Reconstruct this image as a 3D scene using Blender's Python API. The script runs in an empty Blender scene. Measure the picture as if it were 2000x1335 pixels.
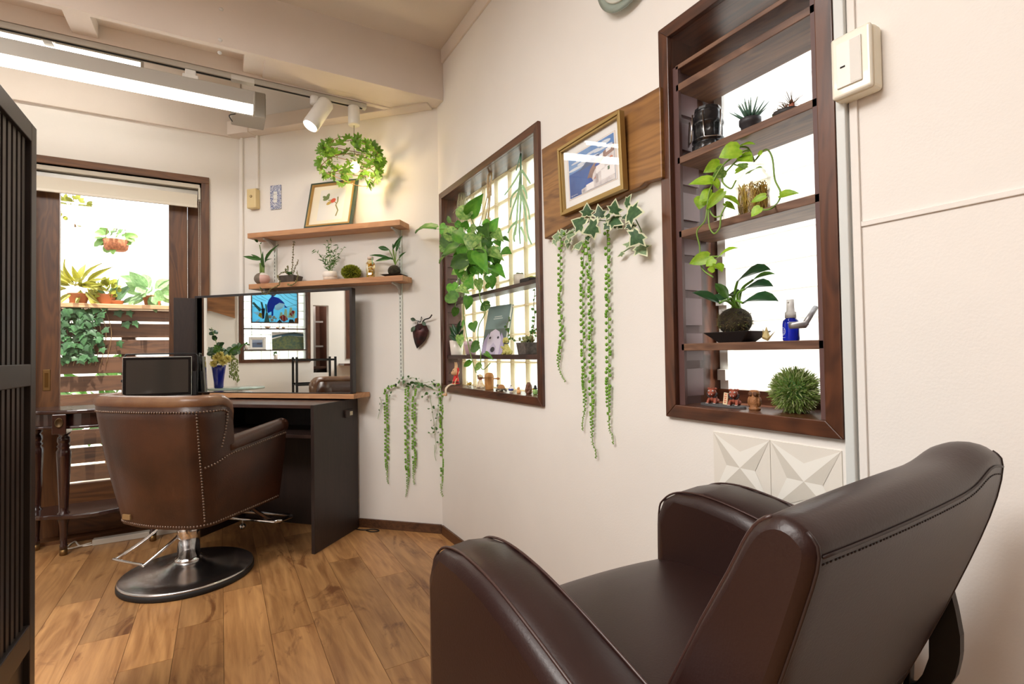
import bpy, math, random
from mathutils import Vector as V, Matrix as Mx

random.seed(7)
SC = bpy.context.scene
COL = SC.collection
R2 = math.sqrt(2.0)

# ------------------------------------------------------------------ camera, sky, added fill lights, sun, exposure
cam_d = bpy.data.cameras.new('camera')
cam = bpy.data.objects.new('camera', cam_d)
COL.objects.link(cam)
cam_d.sensor_width = 36.0
cam_d.lens = 993.345 * 36 / 2000
cam_d.clip_start = 0.02
_yw, _pt, _rl = math.radians(29.81437), math.radians(1.16187), math.radians(-0.87769)
_f = V((math.sin(_yw) * math.cos(_pt), math.cos(_yw) * math.cos(_pt), math.sin(_pt)))
_r = V((math.cos(_yw), -math.sin(_yw), 0))
_u = _r.cross(_f)
_r2 = _r * math.cos(_rl) + _u * math.sin(_rl)
_u2 = -_r * math.sin(_rl) + _u * math.cos(_rl)
cam.matrix_world = Mx(((_r2.x, _u2.x, -_f.x, 0), (_r2.y, _u2.y, -_f.y, 0), (_r2.z, _u2.z, -_f.z, 1.0), (0, 0, 0, 1)))
SC.camera = cam

world = bpy.data.worlds.new('sky')
SC.world = world
world.use_nodes = True
world.node_tree.nodes['Background'].inputs[0].default_value = (0.93, 0.97, 1.0, 1)
world.node_tree.nodes['Background'].inputs[1].default_value = 4.5

SC.view_settings.view_transform = 'Standard'
SC.view_settings.look = 'None'
SC.view_settings.gamma = 1.0
SC.view_settings.use_curve_mapping = False
SC.view_settings.exposure = 0.19


def area(name, loc, size, power, color, rot=(0, 0, 0), sy=None, spread=math.pi):
    d = bpy.data.lights.new(name, 'AREA')
    d.energy = power
    d.color = color
    d.size = size
    d.spread = spread
    if sy:
        d.shape = 'RECTANGLE'
        d.size_y = sy
    o = bpy.data.objects.new(name, d)
    COL.objects.link(o)
    o.location = loc
    o.rotation_euler = rot
    return o


WARM = (1.0, 0.965, 0.93)
area('ceiling_fill_room', (-0.95, 0.35, 2.55), 1.0, 45, WARM)  # added soft fill for the room, no fixture behind it
area('ceiling_fill_left', (-1.7, 1.2, 2.6), 1.0, 58, WARM)  # added fill from the left to even out the right wall
area('ceiling_fill_front', (-0.1, 1.1, 2.62), 0.5, 5, WARM)  # small added fill ahead of the camera, no fixture
sun_d = bpy.data.lights.new('sun', 'SUN')
sun_d.energy = 12.0
sun_d.angle = 0.02
sun_d.color = (1.0, 0.95, 0.86)
sun = bpy.data.objects.new('sun', sun_d)
COL.objects.link(sun)
sun.rotation_euler = (math.radians(17), math.radians(6), 0)

# ------------------------------------------------------------------ helpers
WM = {}


def wm(o):
    return WM.get(o.name, Mx.Identity(4))


class MB:
    """collects shapes; build() links them as one mesh object"""

    def __init__(s, fr=None):
        s.v, s.f, s.m, s.s = [], [], [], []
        s.fr = fr

    def add(s, vs, fs, mi=0, smooth=False, fr=None):
        n = len(s.v)
        for p in vs:
            p = V(p)
            if fr is not None:
                p = fr @ p
            if s.fr is not None:
                p = s.fr @ p
            s.v.append(p)
        for q in fs:
            s.f.append([i + n for i in q])
            s.m.append(mi)
            s.s.append(smooth)
        return s

    def box(s, a, b, mi=0, fr=None):
        x0, y0, z0 = [min(p, q) for p, q in zip(a, b)]
        x1, y1, z1 = [max(p, q) for p, q in zip(a, b)]
        vs = [(x0, y0, z0), (x1, y0, z0), (x1, y1, z0), (x0, y1, z0), (x0, y0, z1), (x1, y0, z1), (x1, y1, z1), (x0, y1, z1)]
        fs = [(3, 2, 1, 0), (4, 5, 6, 7), (0, 1, 5, 4), (1, 2, 6, 5), (2, 3, 7, 6), (3, 0, 4, 7)]
        return s.add(vs, fs, mi, False, fr)

    def hexa(s, lo, hi, mi=0, fr=None):
        """lo, hi: four points each, same winding (seen from above, counter-clockwise)"""
        fs = [(3, 2, 1, 0), (4, 5, 6, 7), (0, 1, 5, 4), (1, 2, 6, 5), (2, 3, 7, 6), (3, 0, 4, 7)]
        return s.add(list(lo) + list(hi), fs, mi, False, fr)

    def lathe(s, prof, n=24, mi=0, fr=None, smooth=True, sx=1, sy=1, caps=True):
        vs, fs = [], []
        for r, z in prof:
            for k in range(n):
                a = 2 * math.pi * k / n
                vs.append((r * math.cos(a) * sx, r * math.sin(a) * sy, z))
        for i in range(len(prof) - 1):
            for k in range(n):
                k2 = (k + 1) % n
                fs.append((i * n + k, i * n + k2, (i + 1) * n + k2, (i + 1) * n + k))
        if caps and prof[0][0] > 1e-5:
            fs.append(tuple(reversed(range(n))))
        if caps and prof[-1][0] > 1e-5:
            fs.append(tuple((len(prof) - 1) * n + k for k in range(n)))
        return s.add(vs, fs, mi, smooth, fr)

    def tube(s, pts, r, n=6, mi=0, r1=None, fr=None, closed=False):
        pts = [V(p) for p in pts]
        N = len(pts)
        vs, fs = [], []
        up = None
        for i, p in enumerate(pts):
            if closed:
                t = (pts[(i + 1) % N] - pts[i - 1])
            else:
                t = (pts[min(i + 1, N - 1)] - pts[max(i - 1, 0)])
            if t.length < 1e-9:
                t = V((0, 0, 1))
            t.normalize()
            if up is None:
                up = V((0, 0, 1)) if abs(t.z) < .9 else V((1, 0, 0))
            a = t.cross(up)
            if a.length < 1e-6:
                a = t.orthogonal()
            a.normalize()
            b = a.cross(t).normalized()
            up = b
            rr = r if r1 is None else r + (r1 - r) * i / max(1, N - 1)
            for k in range(n):
                an = 2 * math.pi * k / n
                vs.append(p + a * (rr * math.cos(an)) + b * (rr * math.sin(an)))
        for i in range(N if closed else N - 1):
            j = (i + 1) % N
            for k in range(n):
                k2 = (k + 1) % n
                fs.append((i * n + k, i * n + k2, j * n + k2, j * n + k))
        if not closed:
            fs.append(tuple(reversed(range(n))))
            fs.append(tuple((N - 1) * n + k for k in range(n)))
        return s.add(vs, fs, mi, True, fr)

    def ball(s, c, r, n=12, m=8, mi=0, fr=None):
        if not hasattr(r, '__len__'):
            r = (r, r, r)
        vs, fs = [(c[0], c[1], c[2] - r[2])], []
        for i in range(1, m):
            th = math.pi * i / m
            for k in range(n):
                a = 2 * math.pi * k / n
                vs.append((c[0] + r[0] * math.sin(th) * math.cos(a), c[1] + r[1] * math.sin(th) * math.sin(a), c[2] - r[2] * math.cos(th)))
        vs.append((c[0], c[1], c[2] + r[2]))
        for k in range(n):
            fs.append((0, 1 + (k + 1) % n, 1 + k))
        for i in range(m - 2):
            for k in range(n):
                k2 = (k + 1) % n
                fs.append((1 + i * n + k, 1 + i * n + k2, 1 + (i + 1) * n + k2, 1 + (i + 1) * n + k))
        L = len(vs) - 1
        for k in range(n):
            fs.append((1 + (m - 2) * n + k, 1 + (m - 2) * n + (k + 1) % n, L))
        return s.add(vs, fs, mi, True, fr)

    def prism(s, poly, z0, z1, mi=0, fr=None, smooth=False):
        n = len(poly)
        vs = [(p[0], p[1], z0) for p in poly] + [(p[0], p[1], z1) for p in poly]
        fs = [tuple(reversed(range(n))), tuple(range(n, 2 * n))]
        for k in range(n):
            k2 = (k + 1) % n
            fs.append((k, k2, n + k2, n + k))
        s.add(vs, fs[:2], mi, False, fr)
        nn = len(s.v) - 2 * n
        for q in fs[2:]:
            s.f.append([i + nn for i in q])
            s.m.append(mi)
            s.s.append(smooth)
        return s

    def grid(s, rows, mi=0, fr=None, closed=False, smooth=True):
        nr, nc = len(rows), len(rows[0])
        vs = [p for r in rows for p in r]
        fs = []
        for i in range(nr - 1):
            for k in range(nc if closed else nc - 1):
                k2 = (k + 1) % nc
                fs.append((i * nc + k, i * nc + k2, (i + 1) * nc + k2, (i + 1) * nc + k))
        return s.add(vs, fs, mi, smooth, fr)

    def build(s, name, mats, parent=None, bevel=0, sub=0, seg=2, solid=0):
        if not isinstance(mats, (list, tuple)):
            mats = [mats]
        me = bpy.data.meshes.new(name)
        if parent is not None:
            inv = wm(parent).inverted()
            W = wm(parent).copy()
            vs = [inv @ p for p in s.v]
        else:
            xs = [p.x for p in s.v]
            ys = [p.y for p in s.v]
            c = V(((min(xs) + max(xs)) / 2, (min(ys) + max(ys)) / 2, min(p.z for p in s.v)))
            W = Mx.Translation(c)
            vs = [p - c for p in s.v]
        me.from_pydata([tuple(p) for p in vs], [], s.f)
        for m in mats:
            me.materials.append(m)
        me.polygons.foreach_set('material_index', s.m)
        me.polygons.foreach_set('use_smooth', s.s)
        me.update()
        o = bpy.data.objects.new(name, me)
        COL.objects.link(o)
        if parent is not None:
            o.parent = parent
        else:
            o.matrix_basis = W
        WM[o.name] = W
        if solid:
            md = o.modifiers.new('solid', 'SOLIDIFY')
            md.thickness = solid
            md.offset = 0
        if bevel:
            md = o.modifiers.new('bevel', 'BEVEL')
            md.width = bevel
            md.segments = seg
            md.limit_method = 'ANGLE'
            md.angle_limit = math.radians(40)
        if sub:
            md = o.modifiers.new('sub', 'SUBSURF')
            md.levels = sub
            md.render_levels = sub
        return o


def tag(o, label=None, cat=None, group=None, kind=None):
    if label:
        o['label'] = label
    if cat:
        o['category'] = cat
    if group:
        o['group'] = group
    if kind:
        o['kind'] = kind
    return o


def thing(name, label, cat, loc=(0, 0, 0), rz=0.0, group=None, kind=None):
    o = bpy.data.objects.new(name, None)
    o.empty_display_size = 0.05
    COL.objects.link(o)
    W = Mx.Translation(V(loc)) @ Mx.Rotation(rz, 4, 'Z')
    o.matrix_basis = W
    WM[o.name] = W
    return tag(o, label, cat, group, kind)


def struct(mb, name, mats, parent=None, **k):
    o = mb.build(name, mats, parent, **k)
    if parent is None:
        o['kind'] = 'structure'
    return o


def inst(mesh, name, W, parent):
    """an object that shares mesh data, placed by the world matrix W under parent"""
    o = bpy.data.objects.new(name, mesh)
    COL.objects.link(o)
    o.parent = parent
    o.matrix_basis = wm(parent).inverted() @ W if parent is not None else W
    WM[o.name] = W
    return o


def copy_tree(src, W, label=None, name=None):
    """copy a top-level thing with its parts and sub-parts; W is the new world matrix"""
    c = src.copy()
    COL.objects.link(c)
    c.matrix_basis = W
    WM[c.name] = W
    if label:
        c['label'] = label

    def rec(a, b):
        for ch in list(a.children):
            d = ch.copy()
            COL.objects.link(d)
            d.parent = b
            WM[d.name] = wm(b) @ (wm(a).inverted() @ wm(ch))
            rec(ch, d)
    rec(src, c)
    return c


def stand(p, deg=0.0):
    return Mx.Translation(V(p)) @ Mx.Rotation(math.radians(deg), 4, 'Z')


def frame(o, x, y, z):
    x, y, z = V(x), V(y), V(z)
    return Mx(((x.x, y.x, z.x, o[0]), (x.y, y.y, z.y, o[1]), (x.z, y.z, z.z, o[2]), (0, 0, 0, 1)))


XR, YF, CD = 1.068, 3.635, 3.74
DFR = frame((CD / 2, CD / 2, 0), (1 / R2, -1 / R2, 0), (0, 0, 1), (-1 / R2, -1 / R2, 0))   # chamfer wall: along, up, out
RFR = frame((XR, 0, 0), (0, -1, 0), (0, 0, 1), (-1, 0, 0))                                 # right wall: along (-y), up, out
FFR = frame((0, YF, 0), (1, 0, 0), (0, 0, 1), (0, -1, 0))                                  # far wall: along (x), up, out


def onto(fr, u, z, o):
    return fr @ V((u, z, o))


# ------------------------------------------------------------------ materials
def lin(c):
    return tuple(((x / 255) / 12.92 if x / 255 <= 0.04045 else ((x / 255 + 0.055) / 1.055) ** 2.4) for x in c) + (1,)


MATS = {}


def mat(name, col, rough=0.5, metal=0.0, var=0.0, vs=6.0, bump=0.0, bs=60.0, spec=0.5, emit=0.0, ecol=None, trans=0.0, coat=0.0, objvar=0.0, col2=None, aniso=0.0, transl=0.0, sheen=0.0):
    if name in MATS:
        return MATS[name]
    m = bpy.data.materials.new(name)
    m.use_nodes = True
    nt = m.node_tree
    N, L = nt.nodes, nt.links
    b = N['Principled BSDF']
    c = lin(col)
    b.inputs['Base Color'].default_value = c
    b.inputs['Roughness'].default_value = rough
    b.inputs['Metallic'].default_value = metal
    b.inputs['Specular IOR Level'].default_value = spec
    b.inputs['Transmission Weight'].default_value = trans
    b.inputs['Coat Weight'].default_value = coat
    b.inputs['Sheen Weight'].default_value = sheen
    if emit:
        b.inputs['Emission Color'].default_value = lin(ecol or col)
        b.inputs['Emission Strength'].default_value = emit
    tc = N.new('ShaderNodeTexCoord')
    colsock = None
    if var or col2:
        nz = N.new('ShaderNodeTexNoise')
        nz.inputs['Scale'].default_value = vs
        nz.inputs['Detail'].default_value = 4
        L.new(tc.outputs['Object'], nz.inputs['Vector'])
        rp = N.new('ShaderNodeValToRGB')
        c2 = lin(col2) if col2 else tuple(max(0, x * (1 - var)) for x in c[:3]) + (1,)
        rp.color_ramp.elements[0].color = c2
        rp.color_ramp.elements[0].position = 0.35
        rp.color_ramp.elements[1].color = c if col2 else tuple(min(1, x * (1 + var * .6)) for x in c[:3]) + (1,)
        rp.color_ramp.elements[1].position = 0.65
        L.new(nz.outputs['Fac'], rp.inputs['Fac'])
        colsock = rp.outputs['Color']
    if objvar:
        oi = N.new('ShaderNodeObjectInfo')
        hs = N.new('ShaderNodeHueSaturation')
        mr = N.new('ShaderNodeMapRange')
        mr.inputs['To Min'].default_value = 1 - objvar
        mr.inputs['To Max'].default_value = 1 + objvar
        L.new(oi.outputs['Random'], mr.inputs['Value'])
        L.new(mr.outputs['Result'], hs.inputs['Value'])
        if colsock:
            L.new(colsock, hs.inputs['Color'])
        else:
            hs.inputs['Color'].default_value = c
        colsock = hs.outputs['Color']
    if colsock:
        L.new(colsock, b.inputs['Base Color'])
    if bump:
        n2 = N.new('ShaderNodeTexNoise')
        n2.inputs['Scale'].default_value = bs
        n2.inputs['Detail'].default_value = 3
        L.new(tc.outputs['Object'], n2.inputs['Vector'])
        bp = N.new('ShaderNodeBump')
        bp.inputs['Strength'].default_value = bump
        bp.inputs['Distance'].default_value = 0.004
        L.new(n2.outputs['Fac'], bp.inputs['Height'])
        L.new(bp.outputs['Normal'], b.inputs['Normal'])
    if transl:
        tr = N.new('ShaderNodeBsdfTranslucent')
        tr.inputs['Color'].default_value = c
        if colsock:
            L.new(colsock, tr.inputs['Color'])
        mx = N.new('ShaderNodeMixShader')
        mx.inputs[0].default_value = transl
        L.new(b.outputs[0], mx.inputs[1])
        L.new(tr.outputs[0], mx.inputs[2])
        L.new(mx.outputs[0], N['Material Output'].inputs['Surface'])
    MATS[name] = m
    return m


def wood(name, a, b, axis=0, sc=1.0, rough=0.4, rnd=True, knots=0.0, coat=0.0, tone=0.0, cols=None, ring=1.0, soft=0.0, low=0.4):
    """streaky grain along the given object axis; a light, b dark"""
    if name in MATS:
        return MATS[name]
    m = bpy.data.materials.new(name)
    m.use_nodes = True
    nt = m.node_tree
    N, L = nt.nodes, nt.links
    bs = N['Principled BSDF']
    bs.inputs['Roughness'].default_value = rough
    bs.inputs['Coat Weight'].default_value = coat
    bs.inputs['Coat Roughness'].default_value = 0.2
    tc = N.new('ShaderNodeTexCoord')
    oi = N.new('ShaderNodeObjectInfo')
    add = N.new('ShaderNodeVectorMath')
    add.operation = 'ADD'
    L.new(tc.outputs['Object'], add.inputs[0])
    ml = N.new('ShaderNodeMath')
    ml.operation = 'MULTIPLY'
    ml.inputs[1].default_value = 37.0 if rnd else 0.0
    L.new(oi.outputs['Random'], ml.inputs[0])
    L.new(ml.outputs[0], add.inputs[1])
    mp = N.new('ShaderNodeMapping')
    s = [38.0 * sc] * 3
    s[axis] = 2.2 * sc
    mp.inputs['Scale'].default_value = s
    L.new(add.outputs[0], mp.inputs['Vector'])
    nz = N.new('ShaderNodeTexNoise')
    nz.inputs['Scale'].default_value = 1.0
    nz.inputs['Detail'].default_value = 6
    nz.inputs['Roughness'].default_value = 0.62
    nz.inputs['Distortion'].default_value = 0.6 if low > .3 else 0.15
    L.new(mp.outputs[0], nz.inputs['Vector'])
    mp2 = N.new('ShaderNodeMapping')
    s2 = [7.0 * sc] * 3
    s2[axis] = 1.3 * sc
    mp2.inputs['Scale'].default_value = s2
    L.new(add.outputs[0], mp2.inputs['Vector'])
    n2 = N.new('ShaderNodeTexNoise')
    n2.inputs['Scale'].default_value = 1.0
    n2.inputs['Detail'].default_value = 3
    n2.inputs['Distortion'].default_value = 1.2
    L.new(mp2.outputs[0], n2.inputs['Vector'])
    # cathedral rings from the low-frequency noise
    rg = N.new('ShaderNodeMath')
    rg.operation = 'MULTIPLY'
    rg.inputs[1].default_value = 60.0 * ring
    L.new(n2.outputs['Fac'], rg.inputs[0])
    sn = N.new('ShaderNodeMath')
    sn.operation = 'SINE'
    L.new(rg.outputs[0], sn.inputs[0])
    mr = N.new('ShaderNodeMapRange')
    mr.inputs['From Min'].default_value = -1
    mr.inputs['To Min'].default_value = -0.07
    mr.inputs['To Max'].default_value = 0.07
    L.new(sn.outputs[0], mr.inputs['Value'])
    mx = N.new('ShaderNodeMath')
    mx.operation = 'MULTIPLY_ADD'
    mx.inputs[1].default_value = 1.0 - low
    L.new(nz.outputs['Fac'], mx.inputs[0])
    m4 = N.new('ShaderNodeMath')
    m4.operation = 'MULTIPLY_ADD'
    m4.inputs[1].default_value = low
    L.new(n2.outputs['Fac'], m4.inputs[0])
    L.new(mr.outputs[0], m4.inputs[2])
    L.new(m4.outputs[0], mx.inputs[2])
    rp = N.new('ShaderNodeValToRGB')
    rp.color_ramp.elements[0].position = 0.33 - soft
    rp.color_ramp.elements[0].color = lin(b)
    rp.color_ramp.elements[1].position = 0.62 + soft
    rp.color_ramp.elements[1].color = lin(a)
    L.new(mx.outputs[0], rp.inputs['Fac'])
    cs = rp.outputs['Color']
    if knots:
        mp3 = N.new('ShaderNodeMapping')
        s3 = [9.0] * 3
        s3[axis] = 4.0
        mp3.inputs['Scale'].default_value = s3
        L.new(add.outputs[0], mp3.inputs['Vector'])
        n3 = N.new('ShaderNodeTexNoise')
        n3.inputs['Scale'].default_value = 1.0
        n3.inputs['Detail'].default_value = 5
        n3.inputs['Roughness'].default_value = 0.65
        n3.inputs['Distortion'].default_value = 0.8
        L.new(mp3.outputs[0], n3.inputs['Vector'])
        r3 = N.new('ShaderNodeMapRange')
        r3.inputs['From Min'].default_value = 0.58
        r3.inputs['From Max'].default_value = 0.69
        r3.inputs['To Max'].default_value = knots
        L.new(n3.outputs['Fac'], r3.inputs['Value'])
        mk = N.new('ShaderNodeMix')
        mk.data_type = 'RGBA'
        L.new(r3.outputs[0], mk.inputs[0])
        L.new(cs, mk.inputs[6])
        mk.inputs[7].default_value = lin((104, 58, 28))
        cs = mk.outputs[2]
    if tone:
        hs = N.new('ShaderNodeHueSaturation')
        t = N.new('ShaderNodeMapRange')
        t.inputs['To Min'].default_value = 1 - tone
        t.inputs['To Max'].default_value = 1 + tone * .7
        L.new(oi.outputs['Random'], t.inputs['Value'])
        L.new(t.outputs[0], hs.inputs['Value'])
        L.new(cs, hs.inputs['Color'])
        cs = hs.outputs['Color']
    L.new(cs, bs.inputs['Base Color'])
    bp = N.new('ShaderNodeBump')
    bp.inputs['Strength'].default_value = 0.12
    bp.inputs['Distance'].default_value = 0.002
    L.new(nz.outputs['Fac'], bp.inputs['Height'])
    L.new(bp.outputs['Normal'], bs.inputs['Normal'])
    MATS[name] = m
    return m


def clear_glass(name, tint=(255, 255, 255), gloss=0.06, refl_rough=0.0, gmax=0.55):
    if name in MATS:
        return MATS[name]
    m = bpy.data.materials.new(name)
    m.use_nodes = True
    N, L = m.node_tree.nodes, m.node_tree.links
    N.remove(N['Principled BSDF'])
    t = N.new('ShaderNodeBsdfTransparent')
    t.inputs[0].default_value = lin(tint)
    g = N.new('ShaderNodeBsdfGlossy')
    g.inputs['Roughness'].default_value = refl_rough
    fr = N.new('ShaderNodeLayerWeight')
    fr.inputs[0].default_value = 0.25
    mr = N.new('ShaderNodeMapRange')
    mr.inputs['To Min'].default_value = gloss
    mr.inputs['To Max'].default_value = gmax
    L.new(fr.outputs['Fresnel'], mr.inputs['Value'])
    mx = N.new('ShaderNodeMixShader')
    L.new(mr.outputs[0], mx.inputs[0])
    L.new(t.outputs[0], mx.inputs[1])
    L.new(g.outputs[0], mx.inputs[2])
    L.new(mx.outputs[0], N['Material Output'].inputs['Surface'])
    MATS[name] = m
    return m


WALL = mat('wall_paint', (236, 232, 226), 0.75, var=0.02, vs=3, bump=0.07, bs=220, spec=0.25)
CEIL = mat('ceiling_paint', (226, 217, 206), 0.8, var=0.03, vs=2, bump=0.1, bs=120, spec=0.2)
BEAMP = mat('beam_paint', (228, 218, 208), 0.6, var=0.03, vs=4, bump=0.1, bs=80, spec=0.3)
WHITEP = mat('white_plastic', (226, 226, 222), 0.4)
IVORY = mat('ivory_plastic', (236, 232, 216), 0.3, coat=0.3)
CREAM = mat('cream_plastic', (222, 200, 148), 0.4)
BLACK = mat('black_plastic', (22, 21, 22), 0.35)
DARK = mat('dark_gap', (12, 9, 7), 0.8)
CHROME = mat('chrome', (215, 215, 215), 0.12, metal=1.0)
STEEL = mat('brushed_steel', (170, 168, 166), 0.3, metal=1.0, bump=0.05, bs=200)
ALU = mat('grey_aluminium', (176, 172, 164), 0.45, metal=0.3)
FRAMEW = wood('window_frame_wood', (96, 56, 34), (54, 29, 18), 2, 1.0, 0.35, coat=0.3)
FRAMEWY = wood('window_frame_wood_across', (96, 56, 34), (54, 29, 18), 1, 1.0, 0.35, coat=0.3)
DOORW = wood('door_wood', (110, 70, 36), (72, 42, 21), 2, 0.8, 0.45, coat=0.05)
DOORWX = wood('door_wood_across', (110, 70, 36), (72, 42, 21), 0, 0.8, 0.45, coat=0.05)
SHELFW = wood('window_shelf_wood', (126, 92, 70), (82, 54, 40), 1, 1.2, 0.45)
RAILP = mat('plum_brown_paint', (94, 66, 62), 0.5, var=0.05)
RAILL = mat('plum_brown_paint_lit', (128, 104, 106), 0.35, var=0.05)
OAKSH = wood('light_oak_shelf', (196, 146, 104), (172, 120, 80), 0, 0.9, 0.5)
FLOORW = wood('oak_floor', (194, 146, 94), (136, 90, 50), 1, 1.0, 0.42, knots=0.8, tone=0.28, coat=0.12, ring=0.5, soft=.06, low=.25)
ESPR = wood('espresso_wood', (46, 33, 29), (35, 25, 22), 2, 1.2, 0.45)
MAHOG = wood('dark_mahogany', (52, 26, 20), (34, 15, 12), 2, 1.0, 0.22, coat=0.6)
LATT = mat('lattice_stain', (44, 36, 32), 0.42, var=0.12, vs=10)
BASEB = wood('baseboard_wood', (98, 64, 40), (66, 40, 24), 0, 1.0, 0.45)
LEAFY = mat('leaf_pothos', (110, 166, 58), 0.38, col2=(70, 134, 46), vs=3, transl=0.3, objvar=0.25)
LEAFV = mat('leaf_pothos_pale', (168, 196, 110), 0.4, col2=(80, 138, 56), vs=5, transl=0.35, objvar=0.2)
LEAFL = mat('leaf_lime', (172, 204, 62), 0.4, col2=(132, 180, 40), vs=3, transl=0.4, objvar=0.18)
LEAFD = mat('leaf_dark', (42, 82, 46), 0.3, col2=(28, 62, 34), vs=3, transl=0.15, objvar=0.2)
LEAFM = mat('leaf_mid', (84, 128, 50), 0.4, col2=(54, 98, 36), vs=4, transl=0.25, objvar=0.3)
LEAFG = mat('leaf_grey_green', (124, 150, 118), 0.5, col2=(86, 116, 84), vs=12, transl=0.2, objvar=0.2)
IVYG = mat('leaf_ivy_green', (70, 106, 62), 0.5, col2=(42, 76, 44), vs=5, transl=0.12, objvar=0.2)
IVYC = mat('leaf_ivy_rim', (222, 226, 190), 0.5, transl=0.2)
IVYP = mat('leaf_ivy_pale', (150, 172, 132), 0.5, col2=(110, 140, 100), vs=6, transl=0.2, objvar=0.2)
PEARL = mat('pearl_bead_green', (134, 184, 58), 0.4, col2=(104, 160, 46), vs=30, transl=0.15)
STEMG = mat('stem_green', (118, 150, 60), 0.5)
STEMB = mat('stem_brown', (120, 90, 56), 0.6)
MOSS = mat('moss', (108, 122, 40), 0.9, col2=(70, 84, 24), vs=40)
SOIL = mat('soil_moss', (62, 54, 34), 0.95, col2=(38, 30, 20), vs=60, bump=0.9, bs=120)
LEATH = mat('tan_leather', (74, 43, 26), 0.36, col2=(48, 26, 16), vs=5, bump=0.15, bs=180, spec=0.5)
LEATHT = mat('worn_lit_leather_roll', (128, 94, 66), 0.34, col2=(94, 58, 38), vs=6, bump=0.12, bs=180)  # paler than the tub: wear plus the top highlight put into the colour
VINYL = mat('brown_vinyl', (43, 25, 22), 0.36, var=0.06, vs=3, bump=0.06, bs=300, spec=0.4)
BRASS = mat('antique_brass', (122, 94, 58), 0.45, metal=0.9)
GOLD = mat('gold_frame', (176, 142, 84), 0.35, metal=0.5)
PAPER = mat('white_paper', (240, 240, 238), 0.6)
ROPE = mat('jute_rope', (196, 170, 130), 0.9, var=0.2, vs=80)
CERAM = mat('white_ceramic', (236, 228, 220), 0.3, coat=0.3)
GLASSP = clear_glass('window_glass', gloss=0.035)
PICGL = clear_glass('picture_glass', gloss=0.01, gmax=0.09)
BLUEGL = mat('blue_glass', (18, 40, 190), 0.06, spec=0.6, trans=0.35)


# ------------------------------------------------------------------ leaves
LM = {}


def leaf_mesh(kind, m, m2=None):
    key = (kind, m.name)
    if key in LM:
        return LM[key]
    mb = MB()
    if kind in ('heart', 'oval', 'lance', 'round'):
        T = {'heart': [(0, .16, -.10), (.08, .38, -.10), (.25, .5, 0), (.5, .43, 0), (.75, .25, 0), (.92, .08, 0), (1, 0.004, 0)],
             'oval': [(0, .05, 0), (.12, .26, 0), (.35, .47, 0), (.55, .5, 0), (.78, .34, 0), (.93, .13, 0), (1, 0.004, 0)],
             'lance': [(0, .1, 0), (.15, .38, 0), (.35, .5, 0), (.6, .4, 0), (.85, .17, 0), (1, 0.004, 0)],
             'round': [(0, .1, 0), (.15, .36, 0), (.45, .5, 0), (.75, .42, 0), (.93, .2, 0), (1, .02, 0)]}[kind]
        rows = []
        for t, w, bk in T:
            z = 0.10 * math.sin(t * 2.4) - .14 * t * t
            rows.append([(-w, t + bk, z + .10 * w), (-w * .5, t + bk * .5, z + .02), (0, t, z - .02), (w * .5, t + bk * .5, z + .02), (w, t + bk, z + .10 * w)])
        mb.grid(rows)
    elif kind == 'ivy':
        P = [(0, 0), (.12, -.10), (.36, -.06), (.30, .14), (.52, .38), (.26, .46), (.20, .62), (0, 1.0), (-.20, .62), (-.26, .46), (-.52, .38), (-.30, .14), (-.36, -.06), (-.12, -.10)]
        c = (0, .36)
        zf = lambda x, y: -.22 * abs(x) + .10 * y - .16 * y * y
        I = [(c[0] + (x - c[0]) * .8, c[1] + (y - c[1]) * .8) for x, y in P]
        vs = [(0, c[1], zf(0, c[1]))] + [(x, y, zf(x, y)) for x, y in I] + [(x, y, zf(x, y)) for x, y in P]
        n = len(P)
        mb.add(vs, [(0, 1 + (k + 1) % n, 1 + k) for k in range(n)], 0, True)
        mb.f += [[1 + k, 1 + (k + 1) % n, 1 + n + (k + 1) % n, 1 + n + k] for k in range(n)]
        mb.m += [1] * n
        mb.s += [True] * n
    elif kind == 'palm':
        for k in range(5):
            a = math.radians(-80 + 40 * k)
            rot = Mx.Rotation(-a, 4, 'Z')
            rows = [[(-w, t, .06 * math.sin(3 * t) + .2 * w), (0, t, .06 * math.sin(3 * t)), (w, t, .06 * math.sin(3 * t) + .2 * w)] for t, w in ((0, .03), (.3, .13), (.6, .21), (.85, .14), (1, .02))]
            mb.grid(rows, fr=rot)
    me = bpy.data.meshes.new('leaf_' + kind)
    me.from_pydata([tuple(p) for p in mb.v], [], mb.f)
    me.materials.append(m)
    if m2:
        me.materials.append(m2)
    me.polygons.foreach_set('material_index', mb.m)
    me.polygons.foreach_set('use_smooth', mb.s)
    me.update()
    LM[key] = me
    return me


def leaf_mx(base, tip, width, face, roll=0.0):
    b, t = V(base), V(tip)
    y = t - b
    L = max(y.length, 1e-4)
    y.normalize()
    z = V(face)
    x = y.cross(z)
    if x.length < 1e-4:
        x = y.orthogonal()
    x.normalize()
    if roll:
        x = Mx.Rotation(roll, 3, y) @ x
    z = x.cross(y)
    return frame(b, x * width, y * L, z * L)


def leaf(parent, base, tip, width, face, kind, m, m2=None, roll=None):
    if roll is None:
        roll = random.uniform(-.5, .5)
    return inst(leaf_mesh(kind, m, m2), 'leaf', leaf_mx(base, tip, width, face, roll), parent)


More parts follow.
